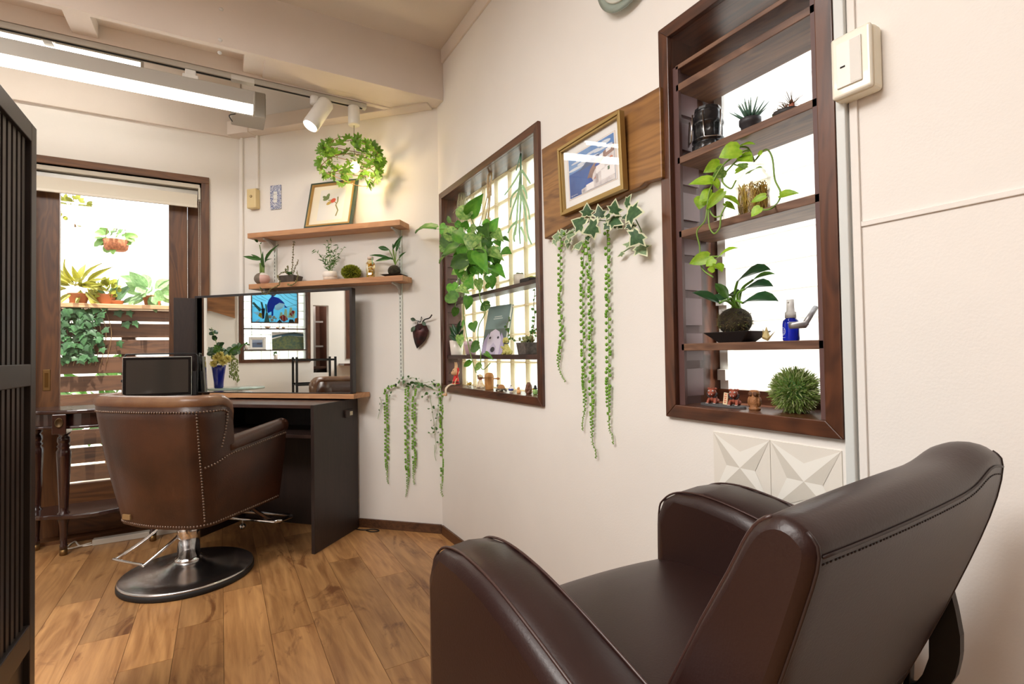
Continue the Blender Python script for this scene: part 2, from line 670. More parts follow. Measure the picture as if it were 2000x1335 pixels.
def curve3(pts, n=6):
    """Catmull-Rom through the points"""
    P = [V(p) for p in pts]
    P = [P[0] * 2 - P[1]] + P + [P[-1] * 2 - P[-2]]
    out = []
    for i in range(1, len(P) - 2):
        for k in range(n):
            t = k / n
            out.append(.5 * ((2 * P[i]) + (-P[i - 1] + P[i + 1]) * t + (2 * P[i - 1] - 5 * P[i] + 4 * P[i + 1] - P[i + 2]) * t * t + (-P[i - 1] + 3 * P[i] - 3 * P[i + 1] + P[i + 2]) * t ** 3))
    out.append(P[-2])
    return out


CAMW = V((-0.50, -0.85, 0.15)).normalized()


# ================================================================== THE ROOM
XL = -2.6          # left wall
YB = -1.6          # wall behind the viewpoint
ZC = 2.67          # low ceiling
# ---- floor: single oak boards over a dark slab
fl = MB()
fl.box((XL, YB, -.08), (XR + .2, YF + .12, -.012))
floor = struct(fl, 'floor', DARK)
off = {-5: .40, -4: .80, -3: 2.323, -2: 2.055, -1: 2.265, 0: 2.51, 1: 2.042, 2: 2.13, 3: 2.59, 4: 2.30, 5: 2.02, 6: 2.45, 7: 2.2}
PL, PW = .964, .1475
pm = None
for k in range(-17, 8):
    x0 = .006 + PW * k
    o0 = off.get(k, 2.0 + .37 * ((k * 7) % 5) / 2)
    y0 = o0 - PL * math.ceil((o0 - YB) / PL)
    y = y0
    while y < YF + .12:
        a, b = max(y, YB), min(y + PL, YF + .12)
        xa, xb = x0, min(x0 + PW, XR + .02)
        inside = (xa + a < CD + .1)
        if b - a > .02 and inside and xb > xa:
            m = MB()
            m.box((xa + .0006, a + .0006, -.012), (xb - .0006, b - .0006, 0.0))
            m.build('plank', FLOORW, floor)
        y += PL

# ---- right wall with its two window openings
T = .17
W1 = (1.65, 2.6, .826, 1.85)      # y0, y1, z0, z1
W2 = (.578, .967, .853, 1.849)
w = MB()
W1_, W2_ = W1, W2
W1 = (W1[0] - .0125, W1[1] + .0125, W1[2] - .0125, W1[3] + .0125)
W2 = (W2[0] - .0125, W2[1] + .0125, W2[2] - .0125, W2[3] + .0125)
for y0, y1, z0, z1 in ((YB, W2[0], 0, 2.9), (W2[1], W1[0], 0, 2.9), (W1[1], 2.672, 0, 2.9), (W2[0], W2[1], 0, W2[2]), (W2[0], W2[1], W2[3], 2.9), (W1[0], W1[1], 0, W1[2]), (W1[0], W1[1], W1[3], 2.9)):
    w.box((XR, y0, z0), (XR + T, y1, z1))
struct(w, 'wall_right', WALL)
W1, W2 = W1_, W2_
# ---- chamfered corner wall
w = MB(DFR)
u0, u1 = (.105 - 3.635) / R2, (1.068 - 2.672) / R2
w.prism([(u0 - .12, -.12), (u1 + .12, -.12), (u1, 0), (u0, 0)], 0, 2.9, fr=Mx(((1, 0, 0, 0), (0, 0, 1, 0), (0, 1, 0, 0), (0, 0, 0, 1))))
struct(w, 'wall_corner', WALL)
# ---- far wall with the door opening
DX0, DX1, DZ = -.90, -.10, 2.065
w = MB()
w.box((XL, YF, 0), (DX0, YF + .16, 2.9))
w.box((DX1, YF, 0), (.106, YF + .16, 2.9))
w.box((DX0, YF, DZ), (DX1, YF + .16, 2.9))
struct(w, 'wall_back', WALL)
# ---- left wall with glass block window and the wall behind
LW = (2.668, 3.312, .965, 2.05)
w = MB()
for y0, y1, z0, z1 in ((YB, 2.436, 0, 2.9), (2.604, LW[0], 0, 2.9), (LW[1], YF + .16, 0, 2.9), (LW[0], LW[1], 0, LW[2]), (LW[0], LW[1], LW[3], 2.9), (2.436, 2.604, 1.57, 2.9), (2.436, 2.604, 0, .80)):
    w.box((XL - .14, y0, z0), (XL, y1, z1))
struct(w, 'wall_left', WALL)
w = MB()
w.box((XL - .14, YB - .1, 0), (XR + T, YB, 2.9))
struct(w, 'wall_front', wood('bounce_cutting_wood', (104, 78, 58), (78, 56, 42), 2, .8, .55))  # unseen wall, made dark to cut bounce onto the armchair back
# ---- ceilings and beams
w = MB()
w.box((XL - .14, YB - .1, ZC), (XR + T, 2.60, ZC + .08))
struct(w, 'ceiling', CEIL)
w = MB()
w.box((XL - .14, 2.60, 2.86), (XR + T, YF + .16, 2.94))
struct(w, 'ceiling_bay', CEIL)
bm = MB()
bm.box((XL, 2.582, 2.388), (XR, 2.612, ZC + .05))           # front board of the beam
bm.box((.185, 2.612, 2.390), (XR, 2.742, 2.41))
bm.box((.185, 2.745, 2.392), (XR, 2.80, 2.41))               # soffit board near the corner
bm.box((XL, 2.80, 2.385), (XR, 2.83, 2.86))                # rear board the track hangs under
bm.box((XL, 2.612, 2.46), (XR, 2.80, 2.48))
for px in (-.55, .10, -1.3):
    bm.box((px, 2.612, 2.400), (px + .09, 2.80, 2.47))
struct(bm, 'trim_1', BEAMP, bevel=.002)
for (p, nm) in (((0.0069, 2.582, 2.5529), 0), ((0.0025, 2.582, 2.4125), 1), ((0.0003, 2.59, 2.3582), 2)):
    cp = MB()
    cp.lathe([(.009, 0), (.008, .002), (0, .0025)], 12, fr=frame(p, (1, 0, 0), (0, 0, 1), (0, -1, 0)))
    tag(cp.build('screw_cap', WHITEP), ['round white cap high on the face of the ceiling beam', 'round cap halfway down the face of the ceiling beam', 'round white cap under the lower edge of the ceiling beam'][nm], 'screw cap')
hd = MB()
hd.box((XL, YF - .022, 2.379), (.115, YF, 2.86))
struct(hd, 'trim_2', BEAMP, bevel=.002)
cn = MB()
cn.box((XR - .012, YB, 2.592), (XR, 2.582, ZC))
struct(cn, 'trim_3', BEAMP, bevel=.002)
# duct box along the chamfer
dc = MB(DFR)
dc.box((u0 - .02, 2.38, 0), (u1 - .03, 2.465, .075))
struct(dc, 'trim_4', BEAMP, bevel=.003)
dcc = MB(DFR)
ucl = (-2.3661, 2.4342, 0.075)[0]
dcc.box((ucl - .011, 2.374, -.001), (ucl + .011, 2.474, .081))
struct(dcc, 'trim_5', BEAMP, bevel=.002)
# two thin vertical conduits below it
for (px, zb) in ((472, .78), (501, (-2.3955, 2.0476, 0.012)[1])):
    c = MB()
    uu = (-2.466, 1.954, 0.012)[0] if px == 472 else (-2.348, 2.2653, 0.012)[0]
    c.fr = DFR
    c.box((uu - .009, zb, 0), (uu + .009, 2.38, .016))
    tag(c.build('cable_conduit', WALL, bevel=.003), 'thin white conduit down the wall corner beside the door frame' if px == 472 else 'thin white conduit running down to the cream outlet box', 'conduit')
# ---- skirting
b_ = MB(DFR)
b_.box((-1.655, 0, 0), (u1 - .004, .05, .012))
struct(b_, 'baseboard_corner', BASEB, bevel=.002)
b_ = MB()
b_.box((XR - .012, YB, 0), (XR, 2.66, .05))
struct(b_, 'baseboard_right', wood('baseboard_wood_long', (98, 64, 40), (66, 40, 24), 1, 1.0, 0.45), bevel=.002)
b_ = MB()
b_.box((DX1 + .045, YF - .012, 0), (.10, YF, .05))
b_.box((XL, YF - .012, 0), (DX0 - .045, YF, .05))
struct(b_, 'baseboard_back', BASEB, bevel=.002)
# ---- white trim by the big window: cable duct and panel edge, batten seam
t_ = MB()
t_.box((XR - .016, .524, 0), (XR, .541, 1.53))
t_.box((XR - .016, .522, 1.60), (XR, .541, ZC))
tag(t_.build('cable_duct', mat('duct_white', (214, 218, 216), 0.4), bevel=.002), 'white cable duct running up the wall beside the tall window', 'cable duct')
t_ = MB()
t_.box((XR - .006, .507, 0), (XR, .521, ZC))
struct(t_, 'trim_6', WALL, bevel=.001)
t_ = MB()
t_.box((XR - .004, YB, 1.230), (XR, .507, 1.240))
struct(t_, 'trim_7', WALL, bevel=.001)

# ================================================================== WINDOW 1 (glass blocks, beside the corner)
def casing(parent, y0, y1, z0, z1, wd, dep, mz, my):
    """four mitred casing boards on the wall face and the lining of the opening"""
    ax = frame((XR, 0, 0), (0, 1, 0), (0, 0, 1), (1, 0, 0))
    o = wd
    for q, mm in (([(y0 - o, z0 - o), (y1 + o, z0 - o), (y1, z0), (y0, z0)], my), ([(y0, z1), (y1, z1), (y1 + o, z1 + o), (y0 - o, z1 + o)], my),
                  ([(y0 - o, z0 - o), (y0, z0), (y0, z1), (y0 - o, z1 + o)], mz), ([(y1, z0), (y1 + o, z0 - o), (y1 + o, z1 + o), (y1, z1)], mz)):
        m = MB()
        m.prism(q, -.014, .0, fr=ax)
        m.build('casing_board', mm, parent, bevel=.002)
    for a, b, mm in (((XR, y0 - .012, z0 - .012), (XR + dep, y1 + .012, z0), my), ((XR, y0 - .012, z1), (XR + dep, y1 + .012, z1 + .012), my),
                     ((XR, y0 - .012, z0), (XR + dep, y0, z1), mz), ((XR, y1, z0), (XR + dep, y1 + .012, z1), mz)):
        m = MB()
        m.box(a, b)
        m.build('lining_board', mm, parent)


def notch_rail(parent, y, sgn, x0, x1, z0, z1, step, th, m1, m2, back=True):
    """vertical shelf rail: front lip with notches, and the notched board behind it"""
    fr_ = MB()
    z = z0
    poly_l = []
    fr_.box((x0, y, z0), (x0 + .010, y + sgn * .018, z1))
    fr_.build('rail_lip', m1, parent)
    n = int((z1 - z0) / step)
    for k in range(n):
        a = z0 + step * k
        m = MB()
        m.box((x0 + .002, y, a + .022), (x1, y + sgn * th, min(a + step, z1)))
        m.build('rail_block', m2, parent)
    m = MB()
    m.box((x0 + .004, y, z0), (x1 - .004, y + sgn * (th * .45), z1))
    m.build('rail_back', m1, parent)


win1 = thing('window_1', None, None, (XR, 2.125, .826), kind='structure')
casing(win1, *W1, .034, .10, FRAMEW, FRAMEWY)
JOINT = mat('block_joint', (240, 232, 214), 0.8, transl=.8)
BLOCK = None


def block_mat():
    m = bpy.data.materials.new('glass_block')
    m.use_nodes = True
    N, L = m.node_tree.nodes, m.node_tree.links
    N.remove(N['Principled BSDF'])
    t = N.new('ShaderNodeBsdfTranslucent')
    t.inputs[0].default_value = (.92, .96, .95, 1)
    tp = N.new('ShaderNodeBsdfTransparent')
    tp.inputs[0].default_value = (.95, 1, .97, 1)
    g = N.new('ShaderNodeBsdfGlossy')
    g.inputs['Roughness'].default_value = .25
    m1 = N.new('ShaderNodeMixShader')
    m1.inputs[0].default_value = .42
    L.new(t.outputs[0], m1.inputs[1])
    L.new(tp.outputs[0], m1.inputs[2])
    m2 = N.new('ShaderNodeMixShader')
    m2.inputs[0].default_value = .06
    L.new(m1.outputs[0], m2.inputs[1])
    L.new(g.outputs[0], m2.inputs[2])
    L.new(m2.outputs[0], N['Material Output'].inputs['Surface'])
    return m


BLOCK = block_mat()
nb, nz_ = 7, 8
by, bz = (W1[1] - W1[0]) / nb, (W1[3] - W1[2]) / nz_
jm = MB()
for i in range(nb + 1):
    jm.box((XR + .102, W1[0] + by * i - .0035, W1[2]), (XR + .15, W1[0] + by * i + .0035, W1[3]))
for k in range(nz_ + 1):
    jm.box((XR + .1025, W1[0], W1[2] + bz * k - .0035), (XR + .15, W1[1], W1[2] + bz * k + .0035))
jm.build('joint', JOINT, win1)
bmesh_ = None
for i in range(nb):
    for k in range(nz_):
        c = (XR + .122, W1[0] + by * (i + .5), W1[2] + bz * (k + .5))
        if bmesh_ is None:
            m = MB()
            hy, hz = by / 2 - .0035, bz / 2 - .0035
            m.box((c[0] - .003, c[1] - hy, c[2] - hz), (c[0] + .003, c[1] + hy, c[2] + hz))
            o = m.build('glass_block', BLOCK, win1)
            bmesh_, c0 = o.data, c
        else:
            inst(bmesh_, 'glass_block', Mx.Translation(V(c) - V(c0)) @ wm(win1), win1)
notch_rail(win1, W1[1], -1, XR + .002, XR + .075, W1[2], W1[3] - .17, .0625, .014, RAILP, RAILP)
notch_rail(win1, W1[0], 1, XR + .002, XR + .075, W1[2], W1[3] - .17, .0625, .014, RAILP, RAILP)

# shelves resting in the rails
def wshelf(y0, y1, z, x0, x1, label, th=.019, m=None):
    s = MB()
    s.box((x0, y0, z - th), (x1, y1, z))
    return tag(s.build('window_shelf', m or SHELFW, bevel=.0015), label, 'shelf', 'shelves in the window niches')


SHD = wood('window_shelf_dark', (82, 54, 44), (48, 30, 26), 1, 1.2, 0.4)
wshelf(1.662, 2.588, .990, XR + .004, XR + .085, 'dark wooden shelf in the glass block window carrying the book', .020, SHD)
wshelf(1.662, 2.588, 1.286, XR + .004, XR + .085, 'dark wooden shelf above the book in the glass block window', .016, SHD)

# ================================================================== WINDOW 2 (tall louvre window)
win2 = thing('window_2', None, None, (XR, .77, .853), kind='structure')
casing(win2, *W2, .034, .19, FRAMEW, FRAMEWY)
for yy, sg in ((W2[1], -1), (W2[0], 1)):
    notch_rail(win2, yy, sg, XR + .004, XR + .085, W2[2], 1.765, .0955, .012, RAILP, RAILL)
m = MB()
m.box((XR + .16, W2[0], W2[2]), (XR + .19, W2[1], W2[2] + .035))
m.box((XR + .16, W2[0], W2[3] - .03), (XR + .19, W2[1], W2[3]))
m.build('sash_rail', FRAMEWY, win2)
m = MB()
m.box((XR + .165, W2[1] - .03, W2[2] + .035), (XR + .19, W2[1] - .004, W2[3] - .03))
for k in range(9):
    m.box((XR + .150, W2[1] - .032, W2[2] + .06 + .105 * k), (XR + .165, W2[1] - .006, W2[2] + .09 + .105 * k))
m.build('louvre_clip_channel', WHITEP, win2)
m = MB()
m.box((XR + .165, W2[0] + .004, W2[2] + .035), (XR + .19, W2[0] + .03, W2[3] - .03))
m.build('louvre_clip_channel', WHITEP, win2)
for k in range(9):
    m = MB()
    z = W2[2] + .03 + .105 * k
    m.hexa([(XR + .172, W2[0], z), (XR + .177, W2[0], z), (XR + .177, W2[1], z), (XR + .172, W2[1], z)],
           [(XR + .184, W2[0], z + .113), (XR + .189, W2[0], z + .113), (XR + .189, W2[1], z + .113), (XR + .184, W2[1], z + .113)])
    m.build('pane', GLASSP, win2)
GREYM = mat('grey_painted_metal', (166, 164, 164), .35, metal=.4)
m = MB()
pA, pB, pC = (1.153, 0.6463, 1.0898), (1.113, 0.6469, 1.0537), (1.083, 0.6622, 1.0497)
m.tube([pA, pB], .006, 8)
m.tube([pB, (pB[0] - .002, pB[1], pB[2] - .003), pC], .008, 8)
m.build('crank_handle', GREYM, win2)
for z, lb in ((1.016, 'brown shelf in the tall window holding the moss ball plant'), (1.319, 'brown shelf in the tall window holding the jar of roots'),
              (1.518, 'brown shelf in the tall window holding the black lantern'), (1.7155, 'brown shelf near the top of the tall window')):
    wshelf(.586, .958, z, XR + .004, XR + .135, lb)
wshelf(.586, .958, 1.768, XR + .004, XR + .10, 'narrow topmost brown shelf of the tall window', .012)

# ================================================================== DOOR on the far wall
door = thing('door_1', None, None, (-.5, YF, 0), kind='structure')
m = MB()
m.box((DX0 - .045, YF - .012, DZ), (DX1 + .042, YF + .16, DZ + .04))
m.build('head_frame', DOORWX, door, bevel=.002)
for a, b in ((DX0 - .045, DX0), (DX1, DX1 + .042)):
    m = MB()
    m.box((a, YF - .012, 0), (b, YF + .16, DZ))
    m.build('jamb', DOORW, door, bevel=.002)
yd = YF + .075
gx0, gx1 = (-0.7798, 3.72, 1.4046)[0], (-0.2723, 3.72, 1.4303)[0]
for nm, a, b, mm in (('stile', (DX0, yd, 0.02), (gx0, yd + .03, DZ), DOORW), ('stile', (gx1, yd, .02), (gx1 + .095, yd + .03, DZ), DOORW),
                     ('bottom_rail', (gx0, yd, .02), (gx1, yd + .03, .30), DOORWX), ('top_rail', (gx0, yd, 2.0), (gx1, yd + .03, DZ), DOORWX)):
    m = MB()
    m.box(a, b)
    m.build(nm, mm, door, bevel=.002)
m = MB()
m.box((gx1 + .095, yd + .035, .02), (DX1, yd + .065, DZ))
m.build('rear_leaf_stile', DOORW, door, bevel=.002)
m = MB()
m.box((gx0, yd + .012, .30), (gx1, yd + .017, 2.0))
m.build('pane', GLASSP, door)
m = MB()
m.box((DX0, YF, -.005), (DX1, YF + .16, .02))
m.build('threshold', DOORWX, door)
m = MB()
hp = (-0.8327, 3.71, 0.886)
m.box((hp[0] - .016, yd - .004, hp[2] - .058), (hp[0] + .016, yd + .001, hp[2] + .058))
hd_ = m.build('pull_handle', BRASS, door, bevel=.002)
m = MB()
m.box((hp[0] - .008, yd - .005, hp[2] - .04), (hp[0] + .008, yd - .0035, hp[2] + .04))
m.build('finger_recess', mat('brass_shadow', (92, 64, 26), .5, metal=.8), hd_)

# roller blind over the door
bl = thing('roller_blind', 'white roller blind pulled up at the head of the glass door', 'blind', (-.5, YF, 1.9))
m = MB()
m.box((DX0 + .005, YF + .01, 2.035), (DX1 - .008, YF + .065, 2.060))
m.build('head_rail', mat('blind_rail', (216, 208, 192), .4), bl, bevel=.003)
m = MB()
m.tube([(DX0 + .008, YF + .035, 1.995), (DX1 - .02, YF + .035, 1.995)], .030, 20)
m.build('roll', mat('blind_cloth', (222, 220, 216), .8), bl)
m = MB()
m.box((DX0 + .008, YF + .004, 1.925), (DX1 - .022, YF + .006, 1.995))
m.build('fabric', mat('blind_cloth_low', (214, 206, 190), .8), bl)
m = MB()
m.box((DX0 + .006, YF - .002, 1.912), (DX1 - .02, YF + .010, 1.928))
m.build('bottom_bar', mat('blind_rail', (216, 208, 192), .4), bl, bevel=.003)
m = MB()
m.box((DX1 - .016, YF + .002, 1.965), (DX1 - .004, YF + .04, 2.04))
m.build('end_bracket', mat('blind_rail', (216, 208, 192), .4), bl, bevel=.002)
m = MB()
for s_ in (-.004, .004):
    for k in range(100):
        m.ball((DX1 - .010 + s_, YF + .004, 1.30 + .0068 * k), .0024, 5, 4)
o = m.build('bead_chain', mat('bead_white', (226, 220, 206), .4), bl)
o['kind'] = 'stuff'

# ================================================================== OUTSIDE THE DOOR
gmt = mat('outside_paving', (170, 160, 146), .9, var=.2)
g = MB()
g.box((-6, YF + .16, -.10), (6, 9, -.03))
struct(g, 'ground_outside', gmt)
g = MB()
g.box((XR + T, -4, -.10), (6, YF + .16, -.03))
struct(g, 'ground_side', gmt)
g = MB()
g.box((-7, -4, -.10), (XL - .14, YF + .16, -.03))
struct(g, 'ground_far_side', gmt)
# pale rendered wall of the yard behind the fence and white siding beside the tall window
g = MB()
for k in range(14):
    g.box((-4.5, 6.6, .18 * k), (3, 6.64 - .004 * (k % 2), .18 * k + .172))
struct(g, 'wall_outside', mat('pale_boards', (236, 232, 222), .8))
g = MB()
for k in range(18):
    z = -.05 + .15 * k
    g.hexa([(2.5, -2.5, z), (2.56, -2.5, z), (2.56, 3.2, z), (2.5, 3.2, z)], [(2.515, -2.5, z + .149), (2.56, -2.5, z + .149), (2.56, 3.2, z + .149), (2.515, 3.2, z + .149)])
struct(g, 'wall_siding', mat('white_siding', (238, 238, 238), .7))

yfen = 4.55
FENW = wood('fence_stain', (92, 60, 38), (54, 34, 22), 0, .7, .6, tone=.15)
fen = thing('slat_fence', 'stained brown horizontal board fence seen through the lower door glass', 'fence', (-.75, yfen, 0))
fz_ = [(-0.6376, 4.55, 1.353)[2]] + [(-0.6376, 4.55, 1.2577)[2], (-0.6375, 4.55, 1.1406)[2], (-0.6375, 4.55, 1.0199)[2], (-0.6375, 4.55, 0.8884)[2], (-0.6374, 4.55, 0.7645)[2]]
st = (fz_[1] - fz_[5]) / 4
for k in range(6, 12):
    fz_.append(fz_[-1] - st)
for k in range(len(fz_) - 1):
    m = MB()
    m.box((-2.6, yfen, fz_[k + 1] + .009), (.6, yfen + .025, fz_[k] - .009))
    m.build('slat', FENW, fen, bevel=.002)
for px in (-1.95, -.62, .3):
    m = MB()
    m.box((px, yfen + .026, -.03), (px + .08, yfen + .09, fz_[0] - .02))
    m.build('post', FENW, fen)
m = MB()
m.box((-2.6, yfen - .06, fz_[0] + .0), (.6, yfen + .14, fz_[0] + .03))
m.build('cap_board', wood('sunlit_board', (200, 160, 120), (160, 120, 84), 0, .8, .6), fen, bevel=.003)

# hanging basket beyond the door
def blob_leaves(parent, c, r, n, kind, m, wl, face=None, L=.05, seed=1, m2=None, squash=1.0):
    rr = random.Random(seed)
    for k in range(n):
        d = V((rr.gauss(0, 1), rr.gauss(0, 1), rr.gauss(0, 1) + .25)).normalized()
        q = rr.uniform(.55, 1.0)
        b = V(c) + V((d.x * r * q, d.y * r * q, d.z * r * q * squash))
        e = b + (d + V((rr.uniform(-.5, .5), rr.uniform(-.5, .5), rr.uniform(-.7, .2)))).normalized() * L * rr.uniform(.7, 1.2)
        leaf(parent, b, e, wl * rr.uniform(.8, 1.2), face or CAMW, kind, m, m2)


PGZ = (-0.7035, 4.95, 2.2765)[2]
m = MB()
m.box((-3.2, 4.87, PGZ), (1.0, 5.03, PGZ + .10))
for px in (-2.6, .6):
    m.box((px, 4.90, -.03), (px + .1, 5.0, PGZ))
struct(m, 'beam_outside', mat('pergola_white', (232, 226, 212), .7))
bk = (-0.7034, 4.95, 1.8832)
hb = thing('hanging_basket', 'brown coir hanging basket of pale leaves seen through the upper door glass', 'hanging plant', (bk[0], bk[1], bk[2] - .05))
m = MB()
m.lathe([(.06, -.045), (.075, -.03), (.085, .035), (.08, .036), (.07, 0)], 18, fr=stand(bk))
m.build('basket', mat('coir', (150, 92, 62), .95, var=.4, vs=60, bump=.8, bs=90), hb)
m = MB()
for a in (-.07, .0, .07):
    m.tube([(bk[0] + a, bk[1], bk[2] + .03), (bk[0] + a * .2, bk[1], PGZ)], .002, 5)
m.build('hanger', STEMB, hb)
blob_leaves(hb, (bk[0], bk[1], bk[2] + .06), .085, 34, 'round', mat('leaf_sunny', (132, 168, 92), .5, col2=(96, 136, 66), vs=20, transl=.3, objvar=.3), .05, seed=2, L=.07)
# bushy yellow ball plant
bk = (-0.9406, 4.9, 2.1057)
hb = thing('yellow_shrub', 'yellow green bushy plant high at the left of the door glass', 'plant', (bk[0], bk[1], bk[2] - .12))
m = MB()
m.tube([(bk[0], bk[1], bk[2] - .12), bk], .006, 6)
m.tube([(bk[0] - .02, bk[1], PGZ - .001), bk], .003, 6)
m.build('stem', STEMB, hb)
blob_leaves(hb, bk, .10, 70, 'round', mat('leaf_yellow', (150, 150, 40), .6, col2=(96, 104, 24), vs=20, transl=.2, objvar=.3), .035, seed=5, L=.045)
# row of plants on the fence cap
zc = fz_[0] + .03
for (px, lab, kind, mm, n, r, L, wl) in ((150, 'yellow leafed plant on the fence cap at the left of the door glass', 'lance', mat('leaf_gold', (168, 160, 60), .5, col2=(120, 124, 36), vs=20, transl=.3, objvar=.3), 46, .10, .16, .035),
                                 (205, 'small bushy yellow plant in the middle of the fence cap', 'round', mat('leaf_yellow', (150, 150, 40), .6), 60, .07, .045, .035),
                                 (296, 'broad leafed plant with pale green leaves on the fence cap', 'oval', mat('leaf_pale_rubber', (150, 182, 128), .4, col2=(112, 150, 96), vs=8, transl=.3, objvar=.2), 20, .06, .15, .075)):
    p = ((-0.8642, 4.55, 1.3926) if px == 150 else (-0.71, 4.55, 1.3981) if px == 205 else (-0.4395, 4.55, 1.4078))
    p = (p[0], yfen + .05, zc)
    t = thing('ledge_plant', lab, 'plant', p)
    m = MB()
    m.lathe([(.045, 0), (.06, .07), (.064, .075), (.056, .075), (.05, .06)], 16, fr=stand(p))
    m.build('pot', mat('terracotta', (176, 112, 76), .8), t)
    blob_leaves(t, (p[0], p[1], p[2] + .11), r, n, kind, mm, wl, seed=px, L=L, squash=.7)
sp0 = (-0.6594, 4.6, 1.3676)
t = thing('snake_plant', 'broad upright blade leaves of a plant standing in the middle of the fence cap', 'plant', (sp0[0], yfen + .06, zc))
m = MB()
m.lathe([(.04, 0), (.052, .03), (.054, .034), (.047, .034), (.045, .02)], 16, fr=stand((sp0[0], yfen + .06, zc)))
m.build('pot', MATS['terracotta'], t)
BLD = mat('leaf_blade', (118, 150, 112), .4, col2=(80, 116, 80), vs=14, transl=.2)
for dx, e, w_ in ((-.04, (-0.764, 4.6, 1.5543), .045), (.0, (-0.5609, 4.6, 1.547), .075), (-.01, (-0.6447, 4.6, 1.5796), .06), (.04, (-0.4691, 4.6, 1.457), .045)):
    leaf(t, (sp0[0] + dx, yfen + .06, zc + .02), e, w_, CAMW, 'lance', BLD, roll=0)
# ivy over the left half of the fence
iv = thing('fence_ivy', 'dense dark ivy covering the left part of the board fence', 'ivy', (-0.8405, 4.5, 1.0021))
rr = random.Random(11)
ivm = mat('leaf_ivy_outdoor', (60, 104, 56), .45, col2=(36, 74, 40), vs=10, transl=.15, objvar=.35)
x0, x1 = (-0.9401, 4.5, 1.1771)[0], (-0.702, 4.5, 1.1784)[0]
zt, zb = (-0.8274, 4.5, 1.3611)[2], (-0.8269, 4.5, 1.0018)[2]
for k in range(150):
    x = rr.uniform(x0 - .05, x1)
    z = zb + (zt - zb) * rr.random()
    if x > x1 - .08 and rr.random() < .5:
        continue
    b = (x, yfen - .01 - rr.uniform(0, .05), z)
    e = (x + rr.uniform(-.04, .05), b[1] - .015, z - rr.uniform(.02, .06))
    leaf(iv, b, e, rr.uniform(.05, .085), (0, -1, .1), 'ivy', ivm, ivm)
for bx, bz2, s_ in (((-0.6364, 4.5, 1.3164)[0], (-0.6364, 4.5, 1.3164)[2], .07), ((-0.5723, 4.5, 1.3252)[0], (-0.5723, 4.5, 1.3179)[2], .05), ((-0.5928, 4.5, 1.2373)[0], (-0.5928, 4.5, 1.2373)[2], .07), ((-0.6305, 4.5, 1.1064)[0], (-0.6305, 4.5, 1.0992)[2], .06), ((-0.5369, 4.5, 1.2454)[0], (-0.5369, 4.5, 1.2454)[2], .05)):
    leaf(iv, (bx, yfen - .02, bz2 + .02), (bx + .02, yfen - .03, bz2 - .03), s_, (0, -1, .1), 'ivy', ivm, ivm)
m = MB()
for k in range(9):
    x = x0 + (x1 - x0) * k / 8
    m.tube(curve3([(x, yfen - .008, zb - .05), (x + .03, yfen - .012, (zb + zt) / 2), (x - .01, yfen - .008, zt)]), .0025, 5)
m.build('vine', STEMB, iv)
# tree greenery beyond the fence that shows in the gaps
for k, (x, y) in enumerate(((-2.1, 5.7), (-.9, 5.9), (.3, 5.7))):
    t = thing('yard_bush', ['green bush behind the fence gaps at the far left', 'green bush behind the fence gaps in the middle', 'green bush behind the fence gaps near the mirror'][k], 'bush', (x, y, -.03))
    m = MB()
    m.tube([(x, y, -.03), (x, y, .8)], .02, 6)
    m.build('trunk', STEMB, t)
    blob_leaves(t, (x, y, .62), .34, 90, 'oval', LEAFM, .09, seed=k + 20, L=.16)


# ================================================================== TRACK AND LAMPS UNDER THE BEAM
EMIT_T = mat('lamp_tube', (255, 250, 240), .5, emit=9.5)
EMIT_B = mat('lamp_bulb', (255, 214, 140), .5, emit=60.0)
EMIT_S = mat('spot_lens', (255, 252, 244), .5, emit=12.0)
TRK = mat('track_grey', (196, 194, 186), .4)
yt, zt = 2.80, 2.382
xt = (0.7031, 2.8, 2.3896)[0]
tr = thing('lighting_track', 'long grey lighting track fixed along the ceiling beam', 'track', (0, yt, zt - .02))
m = MB()
m.box((XL + .3, yt, zt - .024), (xt, yt + .034, zt))
m.build('rail', TRK, tr, bevel=.002)
for a, b in ((XL + .32, (0.0477, 2.8, 2.3882)[0]), ((0.1503, 2.8, 2.3844)[0], xt - .02)):
    m = MB()
    m.box((a, yt + .010, zt - .0255), (b, yt + .024, zt - .0235))
    m.build('slot', DARK, tr)
m = MB()
m.box(((0.0477, 2.8, 2.3882)[0], yt - .001, zt - .027), ((0.1503, 2.8, 2.3844)[0], yt + .035, zt - .005))
m.build('joiner', WHITEP, tr, bevel=.002)


